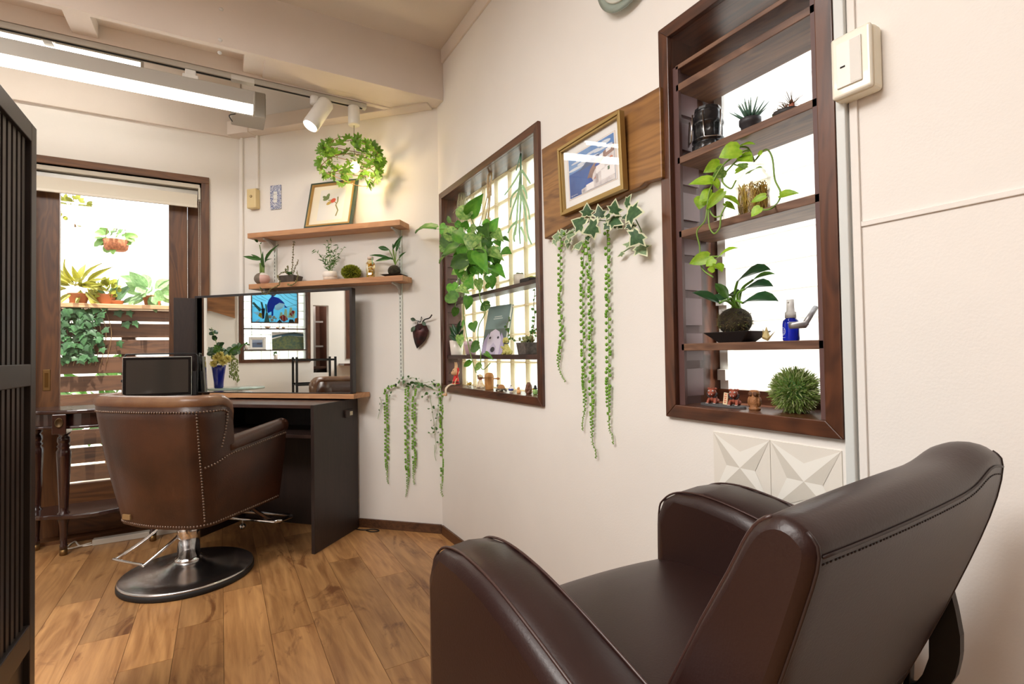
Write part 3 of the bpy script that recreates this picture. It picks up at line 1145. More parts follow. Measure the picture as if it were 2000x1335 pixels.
# linear lamp: grey housing, lit strip along its lower edge
def linear_lamp(name, label, x0, x1, y0, z0, d, h, clips, ztop):
    t = thing(name, label, 'lamp', ((x0 + x1) / 2, y0 + d / 2, z0), group='linear lamps')
    m = MB()
    m.prism([(y0, z0 + .032), (y0 + d, z0 + .032), (y0 + d, z0 + h), (y0, z0 + h)], x0, x1, fr=Mx(((0, 0, 1, 0), (1, 0, 0, 0), (0, 1, 0, 0), (0, 0, 0, 1))))
    m.build('housing', ALU, t, bevel=.003)
    m = MB()
    m.prism([(y0 + .002, z0 + .006), (y0 + .014, z0), (y0 + .05, z0), (y0 + .05, z0 + .0315), (y0 + .002, z0 + .0315)], x0 + .006, x1 - .006, fr=Mx(((0, 0, 1, 0), (1, 0, 0, 0), (0, 1, 0, 0), (0, 0, 0, 1))))
    m.build('lit_tube', EMIT_T, t)
    for e0, e1 in ((x0 - .003, x0 + .006), (x1 - .006, x1 + .003)):
        m = MB()
        m.box((e0, y0 - .001, z0 - .001), (e1, y0 + d + .001, z0 + h + .001))
        m.build('end_cap', ALU, t, bevel=.002)
    for cx in clips:
        m = MB()
        m.box((cx - .022, y0 + .0, z0 + h), (cx + .022, y0 + d * .45, ztop))
        m.box((cx - .032, y0 - .004, z0 + h - .004), (cx + .032, y0 + d * .72, z0 + h + .014))
        m.build('track_adapter', WHITEP, t, bevel=.003)
    return t


xe = (0.1499, 2.8, 2.2864)[0]
zl0 = (0.1473, 2.8, 2.2164)[2]
zl1 = (0.15, 2.8, 2.3173)[2]
linear_lamp('linear_lamp', 'long grey linear lamp hanging from the track, lit along its lower edge', xe - 1.75, xe, 2.80, zl0, .075, zl1 - zl0, ((-0.1193, 2.8, 2.3442)[0], xe - 1.4), zt - .0262)
xe2 = (-0.3549, 3.25, 2.5304)[0]
zz = (-0.3549, 3.25, 2.5195)[2]
linear_lamp('linear_lamp', 'second linear lamp behind the long one, close to the header of the far wall', xe2 - 1.3, xe2, 3.25, zz, .06, .06, (xe2 - .3, xe2 - 1.0), 2.86)
m = MB()
xc = (-0.7203, 3.0, 2.4228)[0]
m.box((xc - .02, 2.88, zz + .01), (xc + .02, 3.25, zz + .05))
tag(m.build('lamp_cross_bar', ALU, bevel=.003), 'grey cross bar joining the two linear lamps', 'bar')
# grey box of the air conditioner duct behind the lamp end
xa, xb = (0.0536, 3.05, 2.2928)[0], (0.2183, 3.05, 2.3861)[0]
za, zb = (0.2178, 3.05, 2.2955)[2], (0.1709, 3.05, 2.4368)[2]
cb = thing('control_box', 'grey metal box standing above the duct behind the end of the linear lamp', 'box', ((xa + xb) / 2, 3.1, za))
m = MB()
m.box((xa, 3.05, za), (xb, 3.22, zb))
m.build('case', mat('box_grey', (168, 164, 156), .45, metal=.2), cb, bevel=.006)
m = MB()
m.box((xb - .0005, 3.07, za + .02), (xb + .002, 3.20, zb - .02))
m.build('end_plate', ALU, cb, bevel=.001)
m = MB()
m.tube(curve3([(xa + .02, 3.06, za), (xa - .01, 3.05, za - .02), (xa + .005, 3.06, za - .045)]), .003, 5)
m.build('wire', BLACK, cb)

# spotlight on the track
sa = (0.4333, 2.812, 2.392)
sp = thing('spotlight', 'white cylindrical spotlight on the track, tilted down to the left', 'lamp', (sa[0], sa[1], 2.2))
m = MB()
m.lathe([(.020, -.035), (.022, -.03), (.022, .0), (.022, .005)], 16, fr=stand((sa[0], sa[1], zt - .026)))
m.build('adapter', WHITEP, sp)
m = MB()
m.tube([(sa[0], sa[1], zt - .055), (sa[0], sa[1], zt - .10)], .005, 8)
m.build('stem', WHITEP, sp)
hA, hB = V((0.4874, 2.8, 2.3311)), V((0.4063, 2.775, 2.1864))
ax = (hB - hA).normalized()
xx = ax.orthogonal().normalized()
HF = frame(hA, xx, ax.cross(xx), ax)
Lh = (hB - hA).length
m = MB()
m.lathe([(.0, -.012), (.036, -.010), (.041, 0), (.041, Lh), (.038, Lh + .003), (.036, Lh), (.034, Lh - .012), (0, Lh - .012)], 28, fr=HF)
m.build('head', mat('spot_white', (228, 226, 220), .35, coat=.2), sp)
m = MB()
m.lathe([(.0335, Lh - .010), (0, Lh - .0095)], 24, fr=HF)
m.build('lens', EMIT_S, sp)
sl = bpy.data.lights.new('spot_beam', 'SPOT')
sl.energy = 18
sl.color = (1, .95, .85)
sl.spot_size = math.radians(80)
sl.spot_blend = .6
sl.shadow_soft_size = .03
so = bpy.data.objects.new('spot_beam', sl)
COL.objects.link(so)
so.location = hB + ax * .02
so.rotation_euler = (ax).to_track_quat('-Z', 'Y').to_euler()

# pendant wrapped in foliage
pa = (0.6366, 2.812, 2.3794)
pe = thing('foliage_pendant', 'pendant lamp wreathed in green artificial vine, glowing warm bulb inside', 'lamp', (pa[0], pa[1], 1.9))
zc0 = (0.6355, 2.812, 2.2519)[2]
m = MB()
m.lathe([(.0, zc0), (.029, zc0), (.031, zc0 + .004), (.031, zt - .03), (.026, zt - .026)], 24, fr=stand((pa[0], pa[1], 0)))
m.build('canopy_case', mat('spot_white', (228, 226, 220), .35), pe)
bc = V((0.6389, 2.812, 2.0213))
pc = V((0.62, 2.812, 2.0434))
m = MB()
m.tube([(pa[0], pa[1], zc0), (pa[0], pa[1], bc.z + .05)], .0022, 6)
m.build('cord', mat('grey_cord', (150, 146, 136), .5), pe)
m = MB()
m.lathe([(.012, bc.z + .02), (.014, bc.z + .03), (.014, bc.z + .055), (.004, bc.z + .06)], 12, fr=stand((bc.x, bc.y, 0)))
m.build('socket', WHITEP, pe)
m = MB()
m.ball(bc, .026, 14, 10)
m.build('bulb', EMIT_B, pe)
pl_ = bpy.data.lights.new('bulb_light', 'POINT')
pl_.energy = 2.6
pl_.color = (1.0, .83, .62)
pl_.shadow_soft_size = .02
po = bpy.data.objects.new('bulb_light', pl_)
COL.objects.link(po)
po.location = bc + V((0, 0, -.03))
rr = random.Random(4)
RX, RZ = .165, .100
m = MB()
for k in range(5):
    a0 = rr.random() * 6
    zq = (-.07, -.03, .02, .05, .075)[k]
    q = math.sqrt(max(.2, 1 - (zq / .11) ** 2))
    m.tube([(pc.x + RX * q * math.cos(a0 + a), pc.y + RX * q * math.sin(a0 + a), pc.z + zq + .02 * math.sin(2 * a)) for a in [i * .3 for i in range(21)]], .002, 5, closed=True)
m.build('wire_frame', STEMB, pe)
PALM = mat('leaf_pendant', (132, 170, 62), .45, col2=(84, 134, 44), vs=12, transl=.45, objvar=.3)
for k in range(150):
    a = rr.random() * 6.283
    zq = rr.uniform(-.95, .95)
    q = math.sqrt(1 - zq * zq)
    c = V((pc.x + RX * .95 * (q * .55 + .45) * math.cos(a), pc.y + RX * .95 * (q * .55 + .45) * math.sin(a), pc.z + RZ * zq))
    if zq < -.5 and rr.random() < .5:
        continue
    d = V((math.cos(a) * .6 + rr.uniform(-.6, .6), math.sin(a) * .6 + rr.uniform(-.6, .6), rr.uniform(-.8, .9))).normalized()
    s = rr.uniform(.028, .042)
    inst(leaf_mesh('palm', PALM), 'leaf', leaf_mx(c, c + d * s, s, V((math.cos(a), math.sin(a), .3)) if rr.random() < .6 else CAMW, rr.uniform(-.5, .5)), pe)

# ================================================================== CHAMFERED CORNER: WALL PLATES AND SHELVES
q = (-2.399, 1.9966, 0.0)
ob = thing('outlet_box', 'cream surface mounted socket box at the end of the conduit', 'socket', onto(DFR, q[0], q[1] - .06, .01))
ua, ub = (-2.4028, 2.0045, 0.04)[0], (-2.336, 1.9981, 0.04)[0]
za, zb = (-2.3707, 1.9184, 0.04)[1], (-2.37, 2.0397, 0.04)[1]
m = MB(DFR)
m.box((ua, za, 0), (ub, zb, .04))
m.build('case', CREAM, ob, bevel=.005)
m = MB(DFR)
m.tube([((ua + ub) / 2, (za + zb) / 2 + .012, .038), ((ua + ub) / 2, (za + zb) / 2 + .012, .042)], .008, 14)
m.build('socket_ring', mat('brown_ring', (110, 84, 50), .5), ob)
m = MB(DFR)
m.tube([((ua + ub) / 2, (za + zb) / 2 + .012, .040), ((ua + ub) / 2, (za + zb) / 2 + .012, .0425)], .005, 12)
m.build('socket_core', CREAM, ob)
ua, ub = (-2.2577, 1.9852, 0.004)[0], (-2.1788, 1.9777, 0.004)[0]
za, zb = (-2.2205, 1.9051, 0.004)[1], (-2.2195, 2.0565, 0.004)[1]
bp_ = thing('socket_plate', 'blue and white patterned ceramic plate around a double wall socket', 'socket', onto(DFR, (ua + ub) / 2, za, .004))
m = MB(DFR)
m.box((ua, za, 0), (ub, zb, .007))
BW = bpy.data.materials.new('blue_scroll_ceramic')
BW.use_nodes = True
_n, _l = BW.node_tree.nodes, BW.node_tree.links
_v = _n.new('ShaderNodeTexVoronoi')
_v.feature = 'DISTANCE_TO_EDGE'
_v.inputs['Scale'].default_value = 130
_w = _n.new('ShaderNodeTexNoise')
_w.inputs['Scale'].default_value = 60
_t = _n.new('ShaderNodeTexCoord')
_mx = _n.new('ShaderNodeVectorMath')
_mx.operation = 'MULTIPLY_ADD'
_mx.inputs[1].default_value = (.02, .02, .02)
_l.new(_t.outputs['Object'], _w.inputs['Vector'])
_l.new(_w.outputs['Color'], _mx.inputs[0])
_l.new(_t.outputs['Object'], _mx.inputs[2])
_l.new(_mx.outputs[0], _v.inputs['Vector'])
_r = _n.new('ShaderNodeValToRGB')
_r.color_ramp.interpolation = 'CONSTANT'
_r.color_ramp.elements[0].color = lin((226, 228, 234))
_r.color_ramp.elements[1].color = lin((40, 64, 128))
_r.color_ramp.elements[1].position = .10
_l.new(_v.outputs['Distance'], _r.inputs['Fac'])
_l.new(_r.outputs['Color'], _n['Principled BSDF'].inputs['Base Color'])
_n['Principled BSDF'].inputs['Roughness'].default_value = .25
m.build('plate', BW, bp_, bevel=.003)
uc, zc_ = (ua + ub) / 2, (za + zb) / 2
m = MB(DFR)
m.box((uc - .013, zc_ - .034, .006), (uc + .013, zc_ + .034, .009))
m.build('socket_face', WHITEP, bp_, bevel=.001)
m = MB(DFR)
for dz in (-.018, .014):
    for du in (-.006, .004):
        m.box((uc + du, zc_ + dz, .0088), (uc + du + .002, zc_ + dz + .008, .0093))
m.build('slot', DARK, bp_)

OFS = .125
sh1 = ((-2.3202, 1.7368, 0.125), (-1.3103, 1.7383, 0.125))
sh2 = ((-2.3131, 1.4307, 0.125), (-1.297, 1.4314, 0.125))
sh3r = (-1.5743, 0.7834, 0.175)
Z1, Z2 = (sh1[0][1] + sh1[1][1]) / 2, (sh2[0][1] + sh2[1][1]) / 2
Z3 = sh3r[1]
OAKU = OAKSH


def cshelf(label, ul, ur, z, o0, o1, th=.030, grp='light wood shelves on the corner wall'):
    c = onto(DFR, (ul + ur) / 2, z - th, (o0 + o1) / 2)
    t = thing('wall_shelf', label, 'shelf', c, math.radians(-45), grp)
    m = MB(DFR)
    m.box((ul, z - th, o0), (ur, z, o1))
    m.build('board', OAKU, t, bevel=.0015)
    return t


S1 = cshelf('upper light wood shelf carrying the framed botanical print', sh1[0][0], sh1[1][0], Z1, .014, OFS)
S2 = cshelf('lower light wood shelf carrying the row of small plants', sh2[0][0], sh2[1][0], Z2, .014, OFS)
S3 = cshelf('long light wood ledge above the dark desk, under the mirror', (-2.6529, 0.7807, 0.175)[0] + .10, sh3r[0], Z3, .010, .175, .026)
# slotted standards with their brackets
STD = mat('standard_white', (214, 218, 210), .4)
for px, zlo, lab in ((538, Z2 - .25, 'white slotted shelf standard behind the bamboo pot'), (785, .86, 'long white slotted shelf standard running down past the metal leaf')):
    uu = (-2.2211, 1.5836, 0.006)[0] if px == 538 else (-1.3718, 1.2665, 0.006)[0]
    t = thing('shelf_standard', lab, 'shelf rail', onto(DFR, uu, zlo, .006), math.radians(-45))
    m = MB(DFR)
    m.box((uu - .010, zlo, 0), (uu + .010, Z1 - .028, .011))
    m.build('rail', STD, t, bevel=.001)
    m = MB(DFR)
    k = zlo + .012
    while k < Z1 - .05:
        m.box((uu - .003, k, .0105), (uu + .001, k + .013, .0115))
        k += .022
    o = m.build('slot', mat('slot_grey', (92, 92, 88), .6), t)
    o['kind'] = 'stuff'
    for Z in ((Z1, Z2) if px == 785 else (Z1, Z2)):
        m = MB(DFR)
        poly = [(.011, Z - .030), (.105, Z - .030), (.105, Z - .040), (.06, Z - .046), (.03, Z - .066), (.022, Z - .09), (.011, Z - .095)]
        m.prism(poly, uu - .006, uu + .006, fr=Mx(((0, 0, 1, 0), (0, 1, 0, 0), (1, 0, 0, 0), (0, 0, 0, 1))))
        m.build('bracket', ALU, t, bevel=.002)

# ---- framed botanical print leaning on the upper shelf
bl_, br_ = (-1.9453, 1.7505, 0.095), (-1.6319, 1.7491, 0.095)
tl_, tr_ = (-1.9571, 2.0389, 0.02), (-1.6365, 2.0301, 0.02)
PFz = Z1
wA = (br_[0] - bl_[0])
hA_ = tr_[1] - Z1 + .006
tilt = math.radians(14)
c = onto(DFR, (bl_[0] + br_[0]) / 2, Z1 + .001, .095)
fp = thing('framed_print', 'gold and green framed botanical print of a rose hip leaning on the upper shelf', 'picture', c, math.radians(-45))
uvw = DFR.to_3x3()
PF = frame(c, uvw @ V((1, 0, 0)), uvw @ V((0, math.cos(tilt), -math.sin(tilt))), uvw @ V((0, math.sin(tilt), math.cos(tilt))))


def pic_frame(parent, PFm, wd, ht, b, layers, mats):
    """mitred frame of nested rails; layers: list of (outer inset, inner inset, z0, z1, material)"""
    for (o, i, z0, z1, mm) in layers:
        m = MB(PFm)
        x0, x1, y0, y1 = -wd / 2 + o, wd / 2 - o, o, ht - o
        X0, X1, Y0, Y1 = -wd / 2 + i, wd / 2 - i, i, ht - i
        for qd in ([(x0, y0), (x1, y0), (X1, Y0), (X0, Y0)], [(x1, y0), (x1, y1), (X1, Y1), (X1, Y0)], [(x1, y1), (x0, y1), (X0, Y1), (X1, Y1)], [(x0, y1), (x0, y0), (X0, Y0), (X0, Y1)]):
            m.prism(qd, z0, z1)
        m.build('frame_moulding', mm, parent, bevel=.001)


GRNF = mat('frame_dark_green', (52, 70, 56), .4)
pic_frame(fp, PF, wA, hA_, 0, [(0, .012, -.012, .006, GRNF), (.012, .022, -.012, .009, GOLD)], None)
m = MB(PF)
m.box((-wA / 2 + .012, .012, -.011), (wA / 2 - .012, hA_ - .012, -.004))
m.build('mat_board', mat('mat_cream', (240, 232, 212), .7), fp)
m = MB(PF)
m.box((-wA * .27, hA_ * .17, -.004), (wA * .27, hA_ * .84, -.0035))
prn = m.build('print', mat('print_paper', (232, 230, 226), .7), fp)


def strip(pts, w):
    """flat ribbon polygon along 2D points"""
    l, r = [], []
    for i, p in enumerate(pts):
        a, b = pts[max(0, i - 1)], pts[min(len(pts) - 1, i + 1)]
        d = V((b[0] - a[0], b[1] - a[1])).normalized()
        l.append((p[0] - d.y * w, p[1] + d.x * w))
        r.append((p[0] + d.y * w, p[1] - d.x * w))
    return l, r


def flat(PFm, name, parent, mm, polys=(), strips=(), z=.0004):
    m = MB(PFm)
    for p in polys:
        m.add([(x, y, z) for x, y in p], [tuple(range(len(p)))])
    for pts, w_ in strips:
        l, r = strip(pts, w_)
        n = len(l)
        m.add([(x, y, z) for x, y in l + r], [(i, n + i, n + i + 1, i + 1) for i in range(n - 1)])
    return m.build(name, mm, parent)


def ell(cx, cy, rx, ry, n=14, a=0.0):
    return [(cx + rx * math.cos(t) * math.cos(a) - ry * math.sin(t) * math.sin(a), cy + rx * math.cos(t) * math.sin(a) + ry * math.sin(t) * math.cos(a)) for t in [2 * math.pi * k / n for k in range(n)]]


W_, H_ = wA, hA_
zP = -.0032
flat(PF, 'painted_twig', prn, mat('ink_olive', (136, 134, 80), .7), strips=[([(.12 * W_, .66 * H_), (.13 * W_, .56 * H_), (.10 * W_, .48 * H_), (.16 * W_, .36 * H_), (.13 * W_, .24 * H_)], .004), ([(.10 * W_, .52 * H_), (.02 * W_, .60 * H_), (-.08 * W_, .60 * H_)], .0025)], z=zP)
flat(PF, 'painted_leaf', prn, mat('ink_leaf', (120, 140, 90), .7), polys=[ell(-.13 * W_, .64 * H_, .022, .012, a=.3), ell(-.10 * W_, .69 * H_, .020, .011, a=1.2), ell(-.16 * W_, .67 * H_, .018, .009, a=-.5), ], z=zP + .0002)
flat(PF, 'painted_rose_hip', prn, mat('ink_red', (214, 92, 66), .7), polys=[ell(.03 * W_, .585 * H_, .018, .014, a=.5)], z=zP + .0004)
flat(PF, 'painted_unripe_hip', prn, mat('ink_ochre', (196, 164, 84), .7), polys=[ell(-.05 * W_, .54 * H_, .020, .010, a=.5)], z=zP + .0003)
m = MB(PF)
m.box((-wA / 2 + .021, .021, .001), (wA / 2 - .021, hA_ - .021, .002))
m.build('picture_glass', PICGL, fp)

# ---- items on the lower shelf
ON = .068


def onS2(px, py):
    return None


def spot(u, off_=ON, z=None):
    return onto(DFR, u, Z2 if z is None else z, off_)


LEAFB = mat('leaf_bamboo', (70, 112, 46), .4, col2=(44, 86, 34), vs=16, transl=.2, objvar=.2)
# lucky bamboo in an egg-shaped pot with a slanted grey face
u = (-2.2656, 1.4511, 0.068)[0]
p = spot(u)
t = thing('lucky_bamboo', 'lucky bamboo in a rounded pink and grey pot on the lower corner shelf', 'plant', p, math.radians(-45))
m = MB(stand(p, -45))
m.ball((0, 0, .038), (.048, .042, .038), 20, 12)
pot = m.build('pot', [mat('pot_pink', (206, 168, 160), .4), mat('pot_grey_face', (112, 100, 88), .7), CERAM], t)
for pg in pot.data.polygons:
    cc = stand(p, -45).inverted() @ (wm(pot) @ pg.center)
    pg.material_index = 1 if (cc.x * .75 - (cc.z - .038) * .1 + cc.y * .5) < -.006 else (2 if cc.z > .055 else 0)
m = MB()
TOP = (-2.2791, 1.6768, 0.068)
for dx, h in ((-.010, .075), (.002, .085), (.010, .060)):
    a = onto(DFR, u + dx, Z2 + .06, ON)
    m.tube([a, onto(DFR, u + dx * 1.3, Z2 + .06 + h, ON)], .0055, 8)
m.tube(curve3([onto(DFR, u, Z2 + .13, ON), onto(DFR, u - .006, Z2 + .19, ON), (0.2076, 3.4334, 1.6766)]), .003, 6)
m.build('cane', mat('bamboo_cane', (112, 138, 62), .4, var=.2), t)
for b, e, w_ in [((0.2155,3.4255,1.5835),(0.1157,3.497,1.6121),0.0231),((0.2155,3.4255,1.5891),(0.1595,3.4674,1.6229),0.0142),((0.2359,3.4051,1.5687),(0.2964,3.3163,1.6655),0.0231),((0.2359,3.4051,1.5705),(0.2642,3.3344,1.5814),0.0097),((0.227,3.3998,1.5355),(0.2195,3.3791,1.6279),0.023),((0.1986,3.4424,1.6939),(0.1744,3.4242,1.7178),0.0165),((0.2112,3.4298,1.6814),(0.2192,3.4218,1.6918),0.0075)]:
    leaf(t, b, e, w_, CAMW, 'lance', LEAFB, roll=random.uniform(-.25, .25))

# succulent trough with trailing stems
u0_, u1_ = (-2.1238, 1.4583, 0.075)[0], (-1.9913, 1.4513, 0.075)[0]
p = spot((u0_ + u1_) / 2, .072)
t = thing('succulent_trough', 'dark square pot of leggy succulents trailing over the lower shelf edge', 'plant', p, math.radians(-45))
hw = (u1_ - u0_) / 2 * .82
PF2 = stand(p, -45)
m = MB(PF2)
m.hexa([(-hw * .85, -.034, 0), (hw * .85, -.034, 0), (hw * .85, .034, 0), (-hw * .85, .034, 0)], [(-hw, -.042, .042), (hw, -.042, .042), (hw, .042, .042), (-hw, .042, .042)])
m.build('pot', mat('dark_pot_worn', (72, 62, 54), .6, var=.4, vs=40), t, bevel=.002)
m = MB(PF2)
m.box((-hw * .9, -.037, .040), (hw * .9, .037, .0435))
m.build('soil', SOIL, t)
SUCC = mat('leaf_succulent', (132, 136, 84), .5, col2=(96, 104, 60), vs=30, objvar=.3)
rr = random.Random(8)
stems = [[(0.3721,3.2618,1.4769),(0.3709,3.2631,1.5247),(0.3766,3.2645,1.5987),(0.38,3.261,1.6755)], [(0.3759,3.2651,1.4813),(0.3853,3.2416,1.5224),(0.4005,3.2263,1.5612)], [(0.3487,3.2782,1.4796),(0.3481,3.2716,1.5061),(0.3468,3.273,1.5318)],
         [(0.3534,3.2593,1.4773),(0.3249,3.2737,1.4939),(0.2908,3.2653,1.4651),(0.3009,3.234,1.4328),(0.2865,3.2201,1.4017),(0.2545,3.2239,1.3863),(0.233,3.2383,1.355),(0.2091,3.2622,1.3672),(0.1991,3.2792,1.3972)], [(0.3942,3.2327,1.5034),(0.3893,3.181,1.4596),(0.3757,3.1663,1.4211),(0.355,3.187,1.4065),(0.3402,3.2018,1.4129)], [(0.3426,3.2842,1.4856),(0.3369,3.2759,1.5059),(0.3384,3.2743,1.5131)]]
m = MB()
for s_ in stems:
    m.tube(curve3(s_), .0016, 5)
m.build('stem', STEMB, t)
m = MB()
for si, s_ in enumerate(stems):
    cv = curve3(s_, 5)
    for q in cv[2:]:
        for j in range(2 if si else 3):
            d = V((rr.uniform(-1, 1), rr.uniform(-1, 1), rr.uniform(-.3, 1))).normalized()
            m.ball(q + d * .005, (.0026, .0026, .0034), 6, 4)
o = m.build('succulent_leaf', SUCC, t)
o['kind'] = 'stuff'
m = MB()
for k in range(26):
    d = V((rr.uniform(-1, 1), rr.uniform(-1, 1), rr.uniform(0, 1)))
    b = V((0.358, 3.2688, 1.4847))
    m.ball(b + V((d.x * .014, d.y * .014, d.z * .02 - .01)), (.004, .004, .006), 6, 4)
o = m.build('rosette', LEAFM, t)
o['kind'] = 'stuff'

# bamboo grass in a white two-tone pot
u = (-1.7909, 1.4627, 0.068)[0]
p = spot(u)
t = thing('bamboo_grass', 'fine bamboo grass in a small round white pot', 'plant', p, math.radians(-45))
m = MB()
m.lathe([(.034, 0), (.038, .003), (.040, .020), (.0405, .0205), (.042, .034), (.039, .052), (.036, .054), (.034, .050), (0, .049)], 28, fr=stand(p))
m.build('pot', CERAM, t)
m = MB()
m.lathe([(.0345, .0005), (.0385, .004), (.0402, .0195)], 28, fr=stand(p))
m.build('pot_band', mat('pot_beige', (212, 194, 178), .5), t)
rr = random.Random(21)
m = MB()
tips = [(0.4942,3.1397,1.6196),(0.528,3.106,1.5473),(0.5431,3.0908,1.6359),(0.5578,3.0762,1.6583),(0.5722,3.0617,1.6539),(0.5913,3.0426,1.637),(0.6104,3.0236,1.6233),(0.5789,3.055,1.5727),(0.5954,3.0385,1.5355),(0.518,3.1159,1.5182),(0.5379,3.096,1.5824),(0.5623,3.0717,1.6041)]
for q in tips:
    q = V(q) + V((rr.uniform(-.02, .02), rr.uniform(-.02, .02), 0))
    b = V(p) + V((rr.uniform(-.008, .008), rr.uniform(-.008, .008), .043))
    cv = curve3([b, (b + q) / 2 + V((0, 0, .012)), q], 5)
    m.tube(cv, .0009, 4)
    for j, c in enumerate(cv[3:]):
        d = V((rr.uniform(-1, 1), rr.uniform(-1, 1), rr.uniform(-.5, .7))).normalized()
        leaf(t, c, c + d * rr.uniform(.022, .035), .006, CAMW, 'lance', LEAFM)
m.build('stem', STEMG, t)


def moss_ball(name, label, c, r, n, mm, base=None, L=.012, cat='plant', seed=3, flatz=1.0, w=.0022):
    t = thing(name, label, cat, (c[0], c[1], c[2] - r * flatz))
    m = MB()
    m.ball(c, (r * .78, r * .78, r * .78 * flatz), 16, 10)
    m.build('core', base or MOSS, t)
    rr = random.Random(seed)
    m = MB()
    for k in range(n):
        d = V((rr.gauss(0, 1), rr.gauss(0, 1), rr.gauss(0, 1))).normalized()
        a = V(c) + V((d.x * r * .74, d.y * r * .74, d.z * r * .74 * flatz))
        e = V(c) + V((d.x * r, d.y * r, d.z * r * flatz)) + V((rr.uniform(-1, 1), rr.uniform(-1, 1), rr.uniform(-1, 1))) * L * .5
        s = d.orthogonal().normalized() * w
        s = Mx.Rotation(rr.random() * 6.3, 3, d) @ s
        m.add([a - s, a + s, e + s * .4, e - s * .4], [(0, 1, 2, 3)], rr.choice([0, 0, 1]))
    o = m.build('tuft', mm, t)
    o['kind'] = 'stuff'
    return t


u = (-1.6522, 1.4611, 0.068)[0]
rb = .054
moss_ball('moss_ball', 'round yellow green moss ball between the white pot and the bottle', spot(u, ON, Z2 + rb * .78), rb, 2600, [mat('moss_lime', (156, 162, 40), .8), mat('moss_deep', (104, 116, 26), .8)], flatz=.80)

# herbarium bottle
uw_ = (-1.5273, 0.027)
ua, ub = uw_[0] - uw_[1], uw_[0] + uw_[1]
p = spot((ua + ub) / 2)
t = thing('flower_bottle', 'small glass bottle of yellow dried flowers in oil', 'bottle', p, math.radians(-45))
hb_ = (ub - ua) / 2
hB_ = (-1.5256, 1.5536, 0.068)[1] - Z2
m = MB()
m.lathe([(hb_ * .96, 0), (hb_, .004), (hb_ * .92, .03), (hb_ * .98, hB_ * .66), (hb_ * .92, hB_ * .72), (hb_ * .6, hB_ * .80), (hb_ * .58, hB_ * .92)], 8, fr=stand(p), smooth=False)
m.build('glass', clear_glass('bottle_glass', (252, 244, 214), .1), t)
m = MB()
m.lathe([(hb_ * .64, hB_ * .9), (hb_ * .64, hB_), (0, hB_)], 16, fr=stand(p))
m.build('cork_cap', mat('cap_wood', (226, 204, 186), .6), t)
m = MB()
rr = random.Random(2)
for k in range(60):
    m.ball((p[0] + rr.uniform(-.6, .6) * hb_, p[1] + rr.uniform(-.6, .6) * hb_, p[2] + .006 + hB_ * .66 * rr.random() ** 1.3), rr.uniform(.003, .006), 6, 4, mi=rr.choice([0, 0, 1]))
o = m.build('dried_flower', [mat('flower_yellow', (240, 206, 70), .7, transl=.4), mat('flower_ochre', (214, 156, 60), .7, transl=.3)], t)
o['kind'] = 'stuff'
m = MB(DFR)
m.prism([(ub - .004 - hb_ * .1, Z2 + hB_ * .64), (ub - .001, Z2 + hB_ * .62), (ub - .003, Z2 + hB_ * .92), (ub - .010, Z2 + hB_ * .96)], ON + .018, ON + .0185)
m.build('hang_tag', mat('tag_green', (120, 164, 128), .6), t)

# kokedama on a black tray
u = (-1.3784, 1.4576, 0.068)[0]
p = spot(u)
t = thing('kokedama', 'moss ball plant with narrow leaves on a black tray on the corner shelf', 'plant', p, math.radians(-45))
m = MB(stand(p, -45))
ht = .046
m.hexa([(-.032, -.032, 0), (.032, -.032, 0), (.032, .032, 0), (-.032, .032, 0)], [(-ht * 1.3, -ht * 1.2, .012), (ht * 1.3, -ht * 1.2, .012), (ht * 1.3, ht * 1.2, .012), (-ht * 1.3, ht * 1.2, .012)])
m.build('tray', BLACK, t, bevel=.001)
m = MB(stand(p, -45))
m.ball((0, 0, .036), (.036, .034, .032), 18, 12)
m.build('moss_root_ball', SOIL, t)
kl = [((0.8467,2.7943,1.5279),(0.7306,2.8821,1.5648),0.0165),((0.8381,2.7887,1.5367),(0.7475,2.8228,1.5198),0.0206),((0.8288,2.8264,1.5893),(0.7753,2.8657,1.6075),0.026),((0.8437,2.8114,1.5896),(0.8875,2.7677,1.6649),0.0173),((0.8552,2.7858,1.5721),(0.8745,2.7665,1.6358),0.0165),((0.8669,2.7741,1.5313),(0.8896,2.7231,1.5654),0.0124),((0.8511,2.8182,1.5915),(0.8486,2.8206,1.6266),0.0104)]
crown_ = V((0.8521, 2.7917, 1.5004))
m = MB()
for b, e, w_ in kl:
    m.tube(curve3([crown_, (crown_ + V(b)) / 2 + V((0, 0, .004)), b], 4), .0026, 6)
    leaf(t, b, e, w_, CAMW, 'oval', mat('leaf_kokedama', (60, 108, 44), .35, col2=(40, 86, 34), vs=8, transl=.2), roll=random.uniform(-.2, .2))
m.build('petiole', STEMG, t)

# ---- the metal leaf ornament
P8 = lambda L, o: None
mo = thing('metal_leaf', 'dark red wrought metal leaf ornament hung on the corner wall', 'ornament', (0.9786, 2.7331, 1.024))
edge = [(0.9637,2.748,1.1673),(0.982,2.7297,1.1687),(1.0002,2.7115,1.1615),(1.0108,2.7009,1.1309),(1.0046,2.7071,1.101),(0.9961,2.7156,1.0755),(0.981,2.7307,1.0543),(0.9598,2.7519,1.0298),(0.951,2.7607,1.0595),(0.9447,2.7671,1.0943),(0.9416,2.7701,1.1291),(0.9502,2.7615,1.1548)]
ce = V((0.9636, 2.7128, 1.121))
m = MB()
n = len(edge)
mid = [(V(a) * .5 + ce * .5) + V((0, 0, .004 * math.sin(5 * i))) for i, a in enumerate(edge)]
m.add([ce] + mid + [V(a) for a in edge], [(0, 1 + (k + 1) % n, 1 + k) for k in range(n)] + [(1 + k, 1 + (k + 1) % n, 1 + n + (k + 1) % n, 1 + n + k) for k in range(n)], 0, True)
m.build('blade', mat('forged_red', (92, 44, 42), .45, metal=.4, col2=(44, 34, 36), vs=22), mo, solid=.003)
